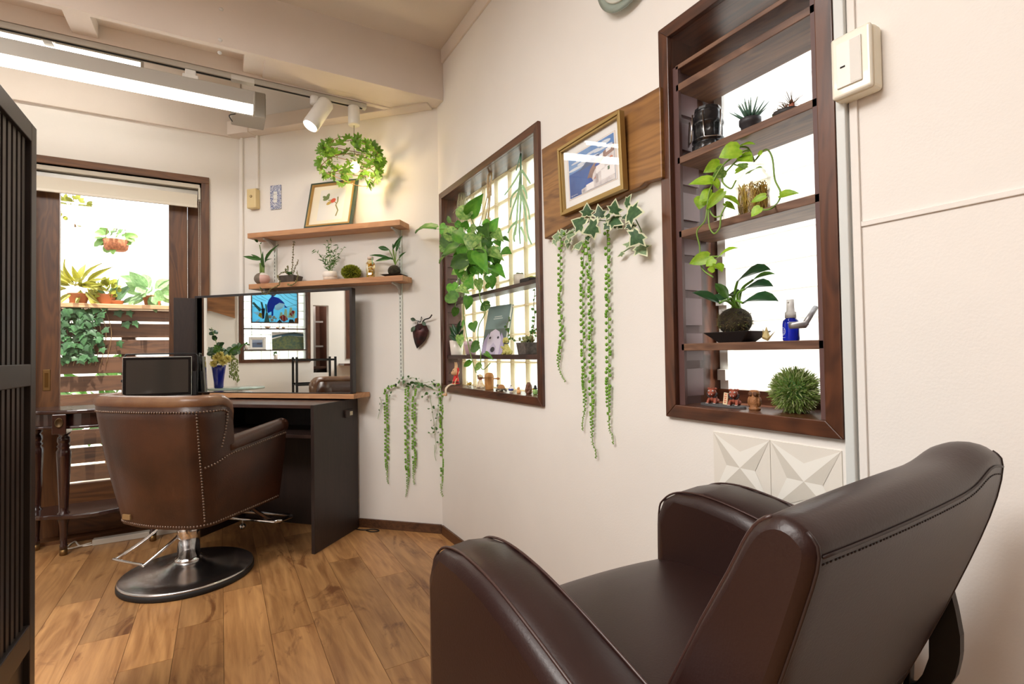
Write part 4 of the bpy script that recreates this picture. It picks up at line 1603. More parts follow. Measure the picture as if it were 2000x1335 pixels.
m = MB()
m.tube(curve3([(0.9855,2.7263,1.1793),(0.9936,2.711,1.1915),(1.0115,2.686,1.1988),(1.0176,2.6658,1.2147)]), .0035, 8)
m.tube(curve3([(0.9754,2.7363,1.1755),(0.9822,2.7295,1.1925),(0.9837,2.7393,1.2083),(0.9773,2.7345,1.1927),(0.9684,2.7292,1.1749)]), .0016, 6)
m.tube(curve3([(0.9689,2.7429,1.1844),(0.9581,2.7508,1.1869),(0.9471,2.7576,1.1936)]), .0018, 6)
m.tube(curve3([(0.9771,2.7346,1.1797),(0.9636,2.741,1.1799),(0.96,2.7376,1.1645)]), .0018, 6)
m.build('stem', mat('forged_black', (36, 30, 30), .5, metal=.5), mo)
rcv = (0.9594, 2.717, 1.144)
m = MB()
m.tube([(rcv[0] + .008 * math.cos(a) * (1 - a / 16), rcv[1] - .008 * math.cos(a) * (1 - a / 16), rcv[2] + .010 * math.sin(a) * (1 - a / 16)) for a in [k * .5 for k in range(26)]], .0022, 6)
m.build('rosebud', mat('forged_red', (92, 44, 42), .45), mo)
for b, e, w_ in [((0.9519,2.7457,1.1886),(0.9268,2.7637,1.1979),0.0216),((0.9446,2.7388,1.1536),(0.9259,2.7504,1.1217),0.0224),((0.9782,2.7123,1.1784),(0.9909,2.6925,1.156),0.0215)]:
    leaf(mo, b, e, w_, (-.7, -.7, .1), 'oval', mat('forged_green', (66, 84, 64), .5, metal=.3))


# ---- string-of-pearls strands
def strand(mb_stem, mb_bead, pts, r, seed, taper=.72, den=1.0, out=(0, 0, 0), spread=(1, 0, 0)):
    rr = random.Random(seed)
    cv = curve3(pts, 8)
    mb_stem.tube(cv, .0013, 5)
    L = [0]
    for a, b in zip(cv, cv[1:]):
        L.append(L[-1] + (b - a).length)
    tot = L[-1]
    s, k = .0, 0
    sp_ = V(spread)
    while s < tot:
        i = max(j for j in range(len(L)) if L[j] <= s)
        i = min(i, len(cv) - 2)
        c = cv[i].lerp(cv[i + 1], (s - L[i]) / max(1e-6, L[i + 1] - L[i]))
        f = s / tot
        rad = r if f < taper else r * max(.34, 1 - (f - taper) / (1 - taper) * .9)
        sd = 1 if k % 2 else -1
        if rr.random() < .15:
            sd = -sd
        d = sp_ * sd + V(out) * rr.uniform(-.2, .8) + V((0, 0, -.5))
        d.normalize()
        mb_bead.ball(c + d * (rad * 1.25 + .002), (rad, rad, rad * 1.12), 7, 5)
        s += (r * 1.75 if f < taper else r * 1.0) / den * rr.uniform(.6, 1.5)
        k += 1


# corner wall garland
cg = thing('corner_garland', 'hanging garland of small round leaves and pearl strands on the corner wall', 'garland', (0.9257, 2.7974, 0.5099))
ms, mbd = MB(), MB()
for i, L in enumerate(([(0.8619,2.8498,0.8251),(0.8313,2.8734,0.8111),(0.8201,2.8916,0.7794),(0.8241,2.8989,0.6303),(0.8231,2.8999,0.4026),(0.8238,2.8992,0.3175),(0.8274,2.8957,0.2621)],
                      [(0.9113,2.7863,0.8175),(0.9132,2.8056,0.6895),(0.9128,2.8102,0.5201),(0.9138,2.8093,0.3796),(0.9161,2.8069,0.2956),(0.9078,2.8152,0.1952)],
                      [(0.9437,2.7539,0.8036),(0.9437,2.7751,0.6789),(0.9443,2.7788,0.5214),(0.9456,2.7774,0.3815),(0.9406,2.7824,0.3085),(0.9463,2.7767,0.267)],
                      [(1.0377,2.674,0.8339),(1.0546,2.65,0.8232),(1.0631,2.6486,0.7483),(1.066,2.657,0.5817),(1.0674,2.6557,0.4164),(1.0635,2.6596,0.317),(1.0597,2.6633,0.2342),(1.0696,2.6535,0.2065)])):
    strand(ms, mbd, L, .0062 if i < 3 else .0068, 30 + i, den=1.2, out=(-.7, -.7, 0), spread=(.7, -.7, 0))
ms.build('strand_stem', STEMG, cg)
o = mbd.build('pearl_bead', PEARL, cg)
o['kind'] = 'stuff'
m = MB()
for L in ([(0.7944,2.9286,0.7527),(0.8009,2.9221,0.7212),(0.7938,2.9292,0.6753),(0.7844,2.9387,0.6292)], [(0.8552,2.8565,0.8194),(0.8993,2.8124,0.8082),(0.952,2.7597,0.8421),(0.9949,2.7168,0.8199),(1.0292,2.6825,0.8366)], [(0.9095,2.7881,0.8595),(0.9399,2.7576,0.8651),(0.9699,2.7277,0.8372),(1.0084,2.6892,0.8428)], [(0.9786,2.736,0.8308),(1.0127,2.7018,0.8087),(1.0634,2.6511,0.7868)],
          [(1.0139,2.7063,0.7694),(1.0218,2.6984,0.7027),(1.0257,2.6945,0.6639),(1.0315,2.6887,0.603),(1.0352,2.685,0.5367),(1.0389,2.6813,0.4816),(1.0343,2.6859,0.4482)], [(1.048,2.6722,0.7697),(1.0518,2.6684,0.731),(1.047,2.6732,0.6644),(1.0333,2.6869,0.5699),(1.0183,2.7019,0.5527),(1.0056,2.7146,0.5605)], [(1.0334,2.6896,0.4919),(1.0329,2.6901,0.4365),(1.039,2.6841,0.4037)]):
    m.tube(curve3(L), .0011, 5)
m.build('vine', STEMG, cg)
RND = mat('leaf_coin', (86, 124, 66), .45, col2=(60, 98, 50), vs=20, transl=.15, objvar=.3)
rr = random.Random(9)
for b, e, w_ in [((0.8779,2.8345,0.8562),(0.8654,2.822,0.8628),0.0193),((0.8915,2.8134,0.8537),(0.8929,2.7902,0.8713),0.0226),((0.8769,2.8136,0.8374),(0.8799,2.8413,0.8502),0.0259),((0.8984,2.8268,0.8302),(0.8931,2.7736,0.8468),0.0261),((0.9173,2.7939,0.8675),(0.9234,2.7859,0.8771),0.0135),((0.9177,2.7518,0.8606),(0.9257,2.7669,0.8653),0.0134),((0.9436,2.7349,0.8574),(0.9536,2.7385,0.8625),0.0134),((0.9616,2.7281,0.8598),(0.9683,2.7469,0.8655),0.01),((0.9203,2.7696,0.8235),(0.9076,2.7569,0.8386),0.028),((0.935,2.7613,0.8316),(0.925,2.7484,0.8465),0.028),((0.9457,2.7421,0.8264),(0.9588,2.7625,0.8417),0.0301),((0.9573,2.7256,0.8212),(0.9663,2.7178,0.835),0.0256),((0.9423,2.7665,0.8114),(0.9418,2.7818,0.8219),0.0292),((0.9492,2.7277,0.8103),(0.9619,2.7305,0.8207),0.0256),((0.9125,2.7727,0.8153),(0.9008,2.7629,0.8247),0.0201),((0.9708,2.7147,0.8155),(0.9728,2.6879,0.8278),0.02),((0.9713,2.7322,0.8258),(0.9709,2.6983,0.8329),0.019),((0.9317,2.769,0.8202),(0.9171,2.7426,0.8332),0.0224),((0.9854,2.6907,0.8271),(1.0139,2.705,0.8112),0.01),((1.0074,2.7108,0.8168),(1.0265,2.684,0.8045),0.0089),((1.0181,2.6531,0.8494),(1.0311,2.6639,0.8539),0.0165),((1.0149,2.6755,0.8403),(1.0231,2.6815,0.8452),0.0144),((0.9906,2.7065,0.7762),(1.0017,2.6969,0.7817),0.0189),((0.9886,2.7174,0.7672),(0.9894,2.6951,0.777),0.019),((0.9765,2.7163,0.7652),(0.9661,2.6958,0.7561),0.0122),((1.0219,2.6653,0.7826),(1.0207,2.6395,0.7788),0.0155),((1.036,2.6415,0.7778),(1.036,2.6197,0.7727),0.0187),((1.0346,2.6533,0.7689),(1.0484,2.6659,0.7729),0.0165),((1.0015,2.6757,0.6977),(0.9898,2.6678,0.6937),0.0165),((1.0135,2.6612,0.7009),(1.025,2.6606,0.7057),0.0209),((1.0206,2.6648,0.6974),(1.0299,2.681,0.7092),0.0143),((1.0357,2.6431,0.712),(1.0439,2.6414,0.7143),0.011),((1.0022,2.7075,0.7421),(1.0011,2.7202,0.7441),0.0089),((1.0119,2.6656,0.6732),(1.0081,2.6478,0.6806),0.0099),((1.0428,2.678,0.6532),(1.0326,2.6367,0.6635),0.02),((1.0483,2.6543,0.6634),(1.0582,2.657,0.6652),0.0144),((1.0181,2.6911,0.6316),(1.0056,2.6659,0.6298),0.01),((1.0239,2.6526,0.6407),(1.0432,2.6795,0.6391),0.011),((1.0171,2.674,0.5977),(1.0322,2.6905,0.6),0.0199),((1.0111,2.6741,0.5844),(1.0222,2.6802,0.5882),0.0199),((1.0254,2.6506,0.5888),(1.0283,2.6282,0.5885),0.0198),((0.9994,2.6979,0.5632),(0.9943,2.661,0.5657),0.0089),((1.0215,2.6868,0.5626),(1.0333,2.6871,0.5615),0.0122),((1.038,2.6539,0.5599),(1.0512,2.6724,0.5618),0.0099),((1.0397,2.675,0.51),(1.0431,2.6539,0.5072),0.0111),((0.7876,2.9037,0.7548),(0.7994,2.9154,0.7504),0.0137),((0.7965,2.927,0.7183),(0.7816,2.8829,0.7171),0.0115),((0.8067,2.9014,0.714),(0.798,2.86,0.7235),0.0114),((0.7814,2.8937,0.6879),(0.7887,2.9105,0.6745),0.0102),((0.8258,2.874,0.8142),(0.8301,2.859,0.8204),0.0136),((0.8343,2.8551,0.7837),(0.8396,2.8441,0.7812),0.0147),((0.8308,2.8634,0.7664),(0.8325,2.8495,0.7644),0.0102),((0.9782,2.6945,0.83),(0.9891,2.7009,0.8237),0.0166),((1.0305,2.671,0.8205),(1.0272,2.6477,0.8163),0.0122)]:
    leaf(cg, b, e, w_, (-.7, -.7, .2), 'round', RND)
m = MB()
for q in ((0.8613, 2.8363, 0.8262), (1.03, 2.6676, 0.8266)):
    m.ball(q, .007, 10, 6)
m.build('hook', BLACK, cg)

# ================================================================== MIRROR AND DESK
MO = .165
mtl, mtr = (-2.6733, 1.3764, 0.165), (-1.5875, 1.3668, 0.165)
mz0 = Z3 + .001
mz1 = (mtl[1] + mtr[1]) / 2
mi = thing('mirror', 'wide frameless looking salon mirror with thin black frame standing on the wood ledge', 'mirror', onto(DFR, (mtl[0] + mtr[0]) / 2, mz0, MO), math.radians(-45))
mi['label'] = 'wide salon mirror in a thin black frame standing on the wood ledge'
m = MB(DFR)
m.box((mtl[0] + .004, mz0, MO - .03), (mtr[0] - .004, mz1 - .004, MO - .012))
m.build('backing', ESPR, mi)
fb = mat('mirror_frame_black', (38, 30, 28), .35)
for a, b in (((mtl[0], mz1 - .013, MO - .035), (mtr[0], mz1, MO)), ((mtr[0] - .016, mz0, MO - .035), (mtr[0], mz1, MO)), ((mtl[0], mz0, MO - .035), (mtl[0] + .006, mz1, MO)), ((mtl[0], mz0, MO - .035), (mtr[0], mz0 + .005, MO))):
    m = MB(DFR)
    m.box(a, b)
    m.build('frame', fb, mi, bevel=.001)
m = MB(DFR)
m.box((mtl[0] + .005, mz0 + .004, MO - .012), (mtr[0] - .015, mz1 - .012, MO - .006))
m.build('looking_glass', mat('silvered_glass', (236, 238, 234), .0, metal=1.0), mi)
# dark panel standing left of the mirror
pa_, pb_ = (-0.2452, 3.665, 1.3602), (-0.1271, 3.665, 1.3775)
pz_ = (-0.2241, 3.56, 0.7986)
m = MB()
m.box((pa_[0], 3.662, .021), (min(pb_[0] - .004, DX1 - .003), 3.678, pa_[2]))
tag(m.build('side_panel_board', ESPR, bevel=.001), 'dark upright board between the door and the mirror', 'board')

# desk below the ledge
ur = (-1.6478, 0.0001, 0.42)[0]
dz = .748
dk = thing('desk', 'dark espresso desk with open front under the mirror ledge', 'desk', onto(DFR, ur - .48, 0, .22), math.radians(-45))
ul = ur - .80
m = MB(DFR)
m.box((ur - .02, 0, .02), (ur, dz, .42))
rp_ = m.build('side_panel', ESPR, dk, bevel=.0015)
m = MB(DFR)
m.box((ul, 0, .02), (ul + .02, dz, .42))
m.build('side_panel', ESPR, dk, bevel=.0015)
m = MB(DFR)
m.box((ul + .02, dz - .018, .02), (ur - .02, dz, .42))
m.build('desk_top', wood('espresso_top', (76, 50, 42), (56, 36, 30), 0, 1, .4), dk, bevel=.0015)
m = MB(DFR)
m.box((ul + .02, .0, .02), (ur - .02, dz - .018, .035))
m.build('back_panel', ESPR, dk)
m = MB(DFR)
zs_ = (-1.8894, 0.5855, 0.4)[1]
m.box((ul + .02, zs_ - .018, .035), (ur - .02, zs_, .36))
m.build('inner_shelf', wood('espresso_shelf', (60, 42, 36), (46, 32, 28), 0, 1, .4), dk, bevel=.001)
pk = (0.6001, 2.9419, 0.6842)
uk, zk = (-1.6757, 0.6804, 0.11)[0], (-1.6757, 0.6804, 0.11)[1]
SB = thing('desk_socket', 'small brown socket box with a pale button on the end of the desk', 'socket', onto(DFR, ur, dz - .09, .12), math.radians(-45))
m = MB(DFR)
m.box((ur + .0005, dz - .098, .09), (ur + .012, dz - .055, .155))
m.build('box', mat('brown_box', (52, 38, 32), .5), SB, bevel=.002)
m = MB(DFR)
m.box((ur + .012, dz - .088, .095), (ur + .0155, dz - .066, .120))
m.build('button', mat('pale_button', (206, 196, 170), .4), SB, bevel=.001)
# black cable on the floor
m = MB()
m.tube(curve3([onto(DFR, -1.66, .004, .05), onto(DFR, -1.60, .004, .06), onto(DFR, -1.54, .004, .035), onto(DFR, -1.50, .004, .05), onto(DFR, -1.53, .004, .075), onto(DFR, -1.58, .004, .06)]), .003, 6)
tag(m.build('floor_cable', BLACK), 'short black cable curled on the floor at the skirting beside the desk', 'cable')


# ================================================================== STYLING CHAIR (tan leather tub)
CU = (-.13, 2.79)
CF = stand((CU[0], CU[1], 0), -45)
sc = thing('styling_chair', 'tan leather tub salon chair with nailhead trim on a round chrome base', 'chair', (CU[0], CU[1], 0), math.radians(-45))
m = MB()
m.lathe([(.262, 0), (.268, .004), (.268, .022), (.262, .026), (0, .026)], 56, fr=CF)
m.build('base_rim', mat('black_rubber', (26, 25, 25), .6), sc)
m = MB()
m.lathe([(.264, .024), (.266, .029), (.258, .034), (.18, .040), (.11, .050), (.075, .060), (.058, .072), (.0, .074)], 64, fr=CF)
m.build('base_disc', mat('base_steel', (210, 210, 212), .24, metal=1.0), sc)
m = MB()
m.lathe([(.056, .070), (.056, .084), (.047, .088), (.047, .09)], 36, fr=CF)
m.build('column_collar', CHROME, sc)
m = MB()
m.lathe([(.045, .085), (.045, .31), (0, .31)], 40, fr=CF)
m.build('column', CHROME, sc)
m = MB()
m.box((-.15, -.12, .285), (.15, .16, .315), fr=CF)
m.build('seat_plate', BLACK, sc, bevel=.004)


def chair_xy(s, t):
    """outer tub outline; s in [-1, 1] from the left arm front round the back to the right arm front, t the height from bottom to top"""
    w = .238 + .075 * t
    yb = -.165 - .085 * t
    r = .085 + .03 * t
    yf = .305 - .02 * t
    side = yf - (yb + r)
    arc = r * math.pi / 2
    back = 2 * (w - r)
    tot = 2 * side + 2 * arc + back
    d = (s + 1) / 2 * tot
    bow = .018
    if d < side:
        return (-w, yf - d, -1, 0)
    d -= side
    if d < arc:
        a = d / r
        return (-w + r - r * math.cos(a), yb + r - r * math.sin(a), -math.cos(a), -math.sin(a))
    d -= arc
    if d < back:
        x = -(w - r) + d
        return (x, yb - bow * (1 - (x / (w - r)) ** 2), 0, -1)
    d -= back
    if d < arc:
        a = d / r
        return (w - r + r * math.sin(a), yb + r - r * math.cos(a), math.sin(a), -math.cos(a))
    d -= arc
    return (w, yb + r + d, 1, 0)


WY = -.068          # where the wing ends and the arm begins


def top_h(y):
    arm = .605 + max(0, y + .06) * .13
    if y > WY + .003:
        return arm
    if y < WY - .003:
        return .805 - .05 * max(0, (y + .125) / .055) ** 2 if y > -.125 else .805
    return arm + (.755 - arm) * (WY + .003 - y) / .006


def s_at(y, sg):
    lo, hi = (0, .9999) if sg > 0 else (-.9999, 0)
    for _ in range(50):
        md = (lo + hi) / 2
        yy = chair_xy(md, 1)[1]
        if (yy < y) == (sg > 0):
            lo = md
        else:
            hi = md
    return (lo + hi) / 2


S_LIST = sorted([-1 + 2 * i / 96 for i in range(97)] + [s_at(WY + q, sg) for sg in (-1, 1) for q in (-.0031, -.001, .001, .0031)])
N_ = len(S_LIST)
rows = []
ZB, ZT = .285, .84
TH = .055
for s in S_LIST:
    x1, y1, nx, ny = chair_xy(s, 1)
    h = top_h(y1)
    row = []
    for j in range(9):
        z = ZB + (h - ZB) * j / 8
        t = (z - ZB) / (ZT - ZB)
        x, y, nx, ny = chair_xy(s, t)
        bul = .010 * math.sin(math.pi * min(1, t * 1.0))
        row.append((x + nx * bul, y + ny * bul, z - (.012 * (1 - (abs(s)) ** 2) if j == 0 else 0)))
    for j in range(7):
        z = h - (h - .40) * j / 6
        t = (z - ZB) / (ZT - ZB)
        x, y, nx, ny = chair_xy(s, t)
        row.append((x - nx * TH, y - ny * TH, z))
    rows.append(row)
m = MB(CF)
m.grid(rows)
for e in (0, N_ - 1):
    q = rows[e]
    m.add(q, [tuple(range(len(q))) if e == 0 else tuple(reversed(range(len(q))))])
# underside
bot = [r[0] for r in rows]
m.add(bot + [(0, .05, ZB)], [(i, i + 1, len(bot)) for i in range(len(bot) - 1)])
m.build('tub_shell', LEATH, sc)
# rolled top over the back and wings, running down the wing fronts
pts = []
for s in S_LIST:
    x, y, nx, ny = chair_xy(s, 1)
    if y < WY - .02:
        h = top_h(y)
        x2, y2, nx, ny = chair_xy(s, (h - ZB) / (ZT - ZB))
        pts.append(V((x2 - nx * .022, y2 - ny * .022, h + .009)))
def wing_dn(sg):
    out = []
    for z, dy in ((.79, -.004), (.765, .004), (.73, .006), (.69, .003), (.65, -.003), (.615, -.008)):
        t = (z - ZB) / (ZT - ZB)
        out.append(V((sg * (.238 + .075 * t - .026), WY + dy, z)))
    return out
pts = list(reversed(wing_dn(-1))) + pts + wing_dn(1)
m = MB(CF)
m.tube(pts, .029, 14)
m.ball(pts[0], .029, 12, 8)
m.ball(pts[-1], .029, 12, 8)
m.build('top_roll', LEATHT, sc)
for sg in (-1, 1):
    pts = []
    for k in range(12):
        y = -.055 + .345 * k / 11
        h = .605 + max(0, y + .06) * .13
        t = (h - ZB) / (ZT - ZB)
        w = .238 + .075 * t
        pts.append((sg * (w - .022), y, h + .002))
    m = MB(CF)
    m.tube(pts, .036, 14)
    m.ball(pts[-1], .036, 14, 10)
    m.build('armrest', LEATH, sc)
m = MB(CF)
m.prism([(-.19, -.13), (.19, -.13), (.20, .30), (.17, .335), (-.17, .335), (-.20, .30)], .36, .475)
m.build('seat', LEATH, sc, bevel=.03, seg=4)
# nailhead trim
m = MB(CF)


def nails(path, step=.0125, r=.0052):
    d = 0
    for a, b in zip(path, path[1:]):
        a, b = V(a), V(b)
        L = (b - a).length
        while d < L:
            m.ball(a + (b - a) * (d / L), r, 6, 4)
            d += step
        d -= L


def on_shell(s, z, o=.011):
    t = (z - ZB) / (ZT - ZB)
    x, y, nx, ny = chair_xy(s, t)
    o = .010 * math.sin(math.pi * min(1, max(0, t))) + .001
    return (x + nx * o, y + ny * o, z)


up_, arm_l, bot_ = [], [], []
s_list = [-1 + 2 * i / 192 for i in range(193)]
for s in s_list:
    y = chair_xy(s, 1)[1]
    if y < WY - .028:
        up_.append(on_shell(s, min(top_h(y) - .030, .775)))
    bot_.append(on_shell(s, ZB + .012 - .012 * (1 - s * s)))
dn_ = lambda sg: [(sg * (.238 + .075 * ((z - ZB) / (ZT - ZB)) + .009), WY - .03 + dy, z) for z, dy in ((.755, .006), (.73, .008), (.69, .006), (.65, 0), (.61, -.006))]
nails(list(reversed(dn_(-1))) + up_ + dn_(1))
nails(bot_)
for sg in (-1, 1):
    arm_l = [on_shell(s, .575 + max(0, chair_xy(s, .55)[1] + .06) * .12 - max(0, -.06 - chair_xy(s, .55)[1]) * .35) for s in s_list if s * sg > 0 and chair_xy(s, .55)[1] > -.17]
    nails(arm_l)
    sc_ = [s for s in s_list if s * sg > 0 and abs(chair_xy(s, .5)[2]) > .72 and abs(chair_xy(s, .5)[2]) < .99]
    s0 = sc_[0] if sc_ else .4 * sg
    nails([on_shell(s0, ZB + .02 + (.775 - ZB - .02) * k / 20) for k in range(21)], .013)
o = m.build('nailhead_trim', mat('nail_bronze', (126, 108, 96), .35, metal=.9), sc)
o['kind'] = 'stuff'
m = MB(CF)
m.box((-.155, -.188, .303), (-.112, -.180, .325))
m.build('leather_tag', mat('tag_tan', (142, 112, 72), .6), sc, bevel=.001)
# pump lever and footrest
m = MB(CF)
m.tube(curve3([(-.10, .02, .275), (-.16, -.05, .19), (-.265, -.115, .105), (-.265, -.135, .10), (-.10, -.150, .10), (-.075, -.14, .105), (-.02, -.02, .20), (0, .06, .27)], 6), .0065, 8)
m.build('pump_lever', CHROME, sc)
ft = [(-.24, .285, .17), (-.24, .40, .165), (.24, .40, .165), (.24, .285, .17)]
m = MB(CF)
m.tube([(-.23, .285, .17), (.23, .285, .17), (.245, .30, .17), (.245, .385, .165), (.23, .40, .165), (-.23, .40, .165), (-.245, .385, .165), (-.245, .30, .17)], .010, 10, closed=True)
m.build('footrest', CHROME, sc)
m = MB(CF)
m.tube(curve3([(.14, .18, .30), (.16, .25, .22), (.20, .33, .155), (.235, .38, .16)]), .010, 10)
m.tube(curve3([(-.14, .18, .30), (-.16, .25, .22), (-.20, .33, .155), (-.235, .38, .16)]), .010, 10)
m.build('footrest_strut', mat('strut_bronze', (96, 78, 66), .3, metal=.9), sc)
m = MB(CF)
m.tube([(.02, .30, .165), (.02, .30, .14)], .005, 8)
m.ball((.02, .30, .125), .016, 14, 10)
m.build('footrest_ball', CHROME, sc)

# ================================================================== CONSOLE TABLE by the door
ct = thing('console_table', 'dark mahogany half-round console table with turned legs by the door', 'table', (-.5, 3.5, 0))
TZ = .745


def demi(x0, x1, yb, yf, lobes=.06, n=10):
    """serpentine front outline: straight back, rounded side lobes, bowed middle"""
    P = [(x1, yb), (x0, yb)]
    for k in range(n + 1):
        a = math.pi / 2 * k / n
        P.append((x0 - .0 + .11 * (1 - math.cos(a)), yb - (yb - yf - .06) * math.sin(a)))
    mid_ = [(x0 + .11 + (x1 - x0 - .22) * k / n, yf + .06 - .06 * math.sin(math.pi * k / n) * 1.0) for k in range(1, n)]
    P += mid_
    for k in range(n, -1, -1):
        a = math.pi / 2 * k / n
        P.append((x1 - .11 * (1 - math.cos(a)), yb - (yb - yf - .06) * math.sin(a)))
    return P


for nm, x0, x1, yf_, z0, z1, bv in (('table_top', -.90, -.275, 3.31, TZ - .02, TZ, .006), ('apron', -.87, -.295, 3.35, TZ - .085, TZ - .02, .002), ('apron_moulding', -.885, -.285, 3.335, TZ - .097, TZ - .083, .004), ('lower_shelf', -.87, -.295, 3.35, .190, .212, .005)):
    m = MB()
    m.prism(demi(x0, x1, 3.625, yf_), z0, z1)
    m.build(nm, MAHOG, ct, bevel=bv)
legp = [(.016, .03), (.017, .05), (.014, .055), (.015, .10), (.019, .16), (.023, .175), (.026, .19), (.026, .215), (.019, .222), (.020, .25), (.030, .50), (.031, .53), (.022, .545), (.030, .556), (.022, .566), (.028, .580), (.026, .60), (.018, .608), (.028, .622), (.028, .648)]
for lx, ly in ((-.70, 3.42), (-.325, 3.42), (-.845, 3.585), (-.325, 3.585)):
    m = MB()
    m.lathe(legp, 20, fr=stand((lx, ly, 0)))
    lg = m.build('leg', MAHOG, ct)
    m = MB()
    m.lathe([(.013, 0), (.017, .004), (.016, .032), (0, .032)], 16, fr=stand((lx, ly, 0)))
    m.build('brass_foot', BRASS, lg)
    if ly < 3.5:
        m = MB()
        m.box((lx - .028, ly - .092, TZ - .12), (lx + .028, ly + .03, TZ - .02))
        bk_ = m.build('leg_block', MAHOG, lg, bevel=.003)
for lx in (-.70, -.325):
    m = MB()
    m.lathe([(.017, 0), (.017, .004), (.013, .005), (.012, .003), (0, .003)], 20, fr=frame((lx, 3.328, TZ - .062), (1, 0, 0), (0, 0, 1), (0, -1, 0)), sy=1.5)
    m.build('medallion', mat('medallion_bronze', (84, 66, 44), .45, metal=.8), ct)

# ================================================================== MONITOR standing on the console
mA, mB_, mC = (-0.4844, 3.555, 1.001), (-0.1499, 3.555, 1.0038), (-0.1581, 3.555, 0.7864)
my_ = 3.552
mon = thing('monitor', 'small silver edged display with black screen standing on the console table', 'monitor', ((mA[0] + mB_[0]) / 2, my_, TZ))
ang = math.atan2(mB_[1] - mA[1], mB_[0] - mA[0])
MF = stand(((mA[0] + mB_[0]) / 2, my_, 0), math.degrees(ang)) @ Mx.Rotation(math.radians(-3), 4, 'X')
mw = (mB_[0] - mA[0]) / 2 / math.cos(ang)
mt = (mA[2] + mB_[2]) / 2 + .005
mb0 = TZ + .03
m = MB(MF)
m.box((-mw, 0, mb0), (mw, .012, mt))
m.build('shell', mat('display_silver', (186, 184, 180), .3, metal=.8), mon, bevel=.003)
m = MB(MF)
m.box((-mw + .004, .0119, mb0 + .004), (mw - .004, .0150, mt - .004))
m.build('rear_cover', BLACK, mon)
m = MB(MF)
m.box((-mw + .003, -.0015, mb0 + .003), (mw - .003, .001, mt - .003))
m.build('bezel', mat('bezel_black', (20, 18, 18), .15), mon)
m = MB(MF)
m.box((-mw + .018, -.0022, mb0 + .02), (mw - .018, -.0014, mt - .018))
m.build('screen', mat('screen_off', (58, 54, 50), .08, spec=.8), mon)
m = MB(MF)
m.box((-.12, -.05, mb0 - .0285), (.0, .03, mb0 - .018))
m.box((-.10, .013, mb0 - .022), (-.02, .020, mb0 + .05))
m.build('stand', BLACK, mon, bevel=.003)
m = MB(MF)
m.tube(curve3([(mw + .026, .024, mb0), (mw + .030, .024, mt - .04), (mw + .022, .024, mt + .010), (mw - .02, .024, mt + .017), (-mw + .05, .024, mt + .017), (-mw + .01, .024, mt + .008), (-mw + .0, .024, mt - .05)], 5), .0042, 8)
m.build('carry_bar', BLACK, mon)
m = MB(MF)
m.box((mw + .002, .014, mb0), (mw + .022, .022, mt - .09))
m.box((-mw - .006, .002, mb0 + .09), (-mw, .01, mb0 + .105))
m.build('side_grip', BLACK, mon, bevel=.002)

# power strip and white cable under the table
m = MB()
m.box((-.60, 3.50, .0), (-.22, 3.545, .03))
tag(m.build('power_strip', mat('strip_grey', (176, 166, 152), .5), bevel=.003), 'pale power strip lying on the floor under the console table', 'power strip')
m = MB()
m.tube(curve3([(-.606, 3.52, .012), (-.70, 3.50, .006), (-0.6942, 3.6202, 0.005), (-0.6437, 3.5106, 0.005), (-0.5513, 3.5392, 0.005), (-0.4832, 3.6162, 0.005), (-.2, 3.50, .006)]), .004, 6)
tag(m.build('white_cable', mat('cable_white', (206, 196, 182), .5)), 'white cable looping over the floor beside the console table leg', 'cable')

# ================================================================== LATTICE SCREEN (near left)
XLAT = -.44
ly1 = (-0.44, 1.8621, 1.6295)[1]
ltz = 1.638
la = thing('lattice_screen', 'dark stained slatted wooden screen at the left edge', 'screen', (XLAT, ly1 - .45, 0))
LT = .032
ly0 = ly1 - .92
for nm, a, b in (('post', (XLAT - LT, ly1 - .042, 0), (XLAT, ly1, ltz)), ('post', (XLAT - LT, ly0, 0), (XLAT, ly0 + .042, ltz)),
                 ('top_rail', (XLAT - LT, ly0 + .042, ltz - .05), (XLAT, ly1 - .042, ltz)), ('middle_rail', (XLAT - LT, ly0 + .042, .930), (XLAT, ly1 - .042, .988)),
                 ('bottom_rail', (XLAT - LT, ly0 + .042, .235), (XLAT, ly1 - .042, .30)), ('foot_rail', (XLAT - LT, ly0 + .042, .02), (XLAT, ly1 - .042, .08))):
    m = MB()
    m.box(a, b)
    m.build(nm, LATT, la, bevel=.002)
for k in range(24):
    y = ly1 - .042 - .026 - .0345 * k
    if y < ly0 + .05:
        break
    for z0, z1 in ((.30, .930), (.988, ltz - .05)):
        m = MB()
        m.box((XLAT - .026, y - .010, z0), (XLAT - .010, y + .010, z1))
        m.build('slat', LATT, la)
m = MB()
m.box((XLAT - .022, ly0 + .042, .08), (XLAT - .014, ly1 - .042, .235))
m.build('lower_panel', LATT, la)
m = MB()
m.box((XLAT - .031, ly0 + .03, .05), (XLAT - .0275, ly1 - .03, ltz - .03))
m.build('backing', mat('screen_backing', (30, 24, 21), .8), la)

# ================================================================== ARMCHAIR (near right)
ac = thing('armchair', 'dark brown vinyl salon armchair in front of the right wall, seen from behind', 'chair', (.68, .55, 0))
AZ = .68


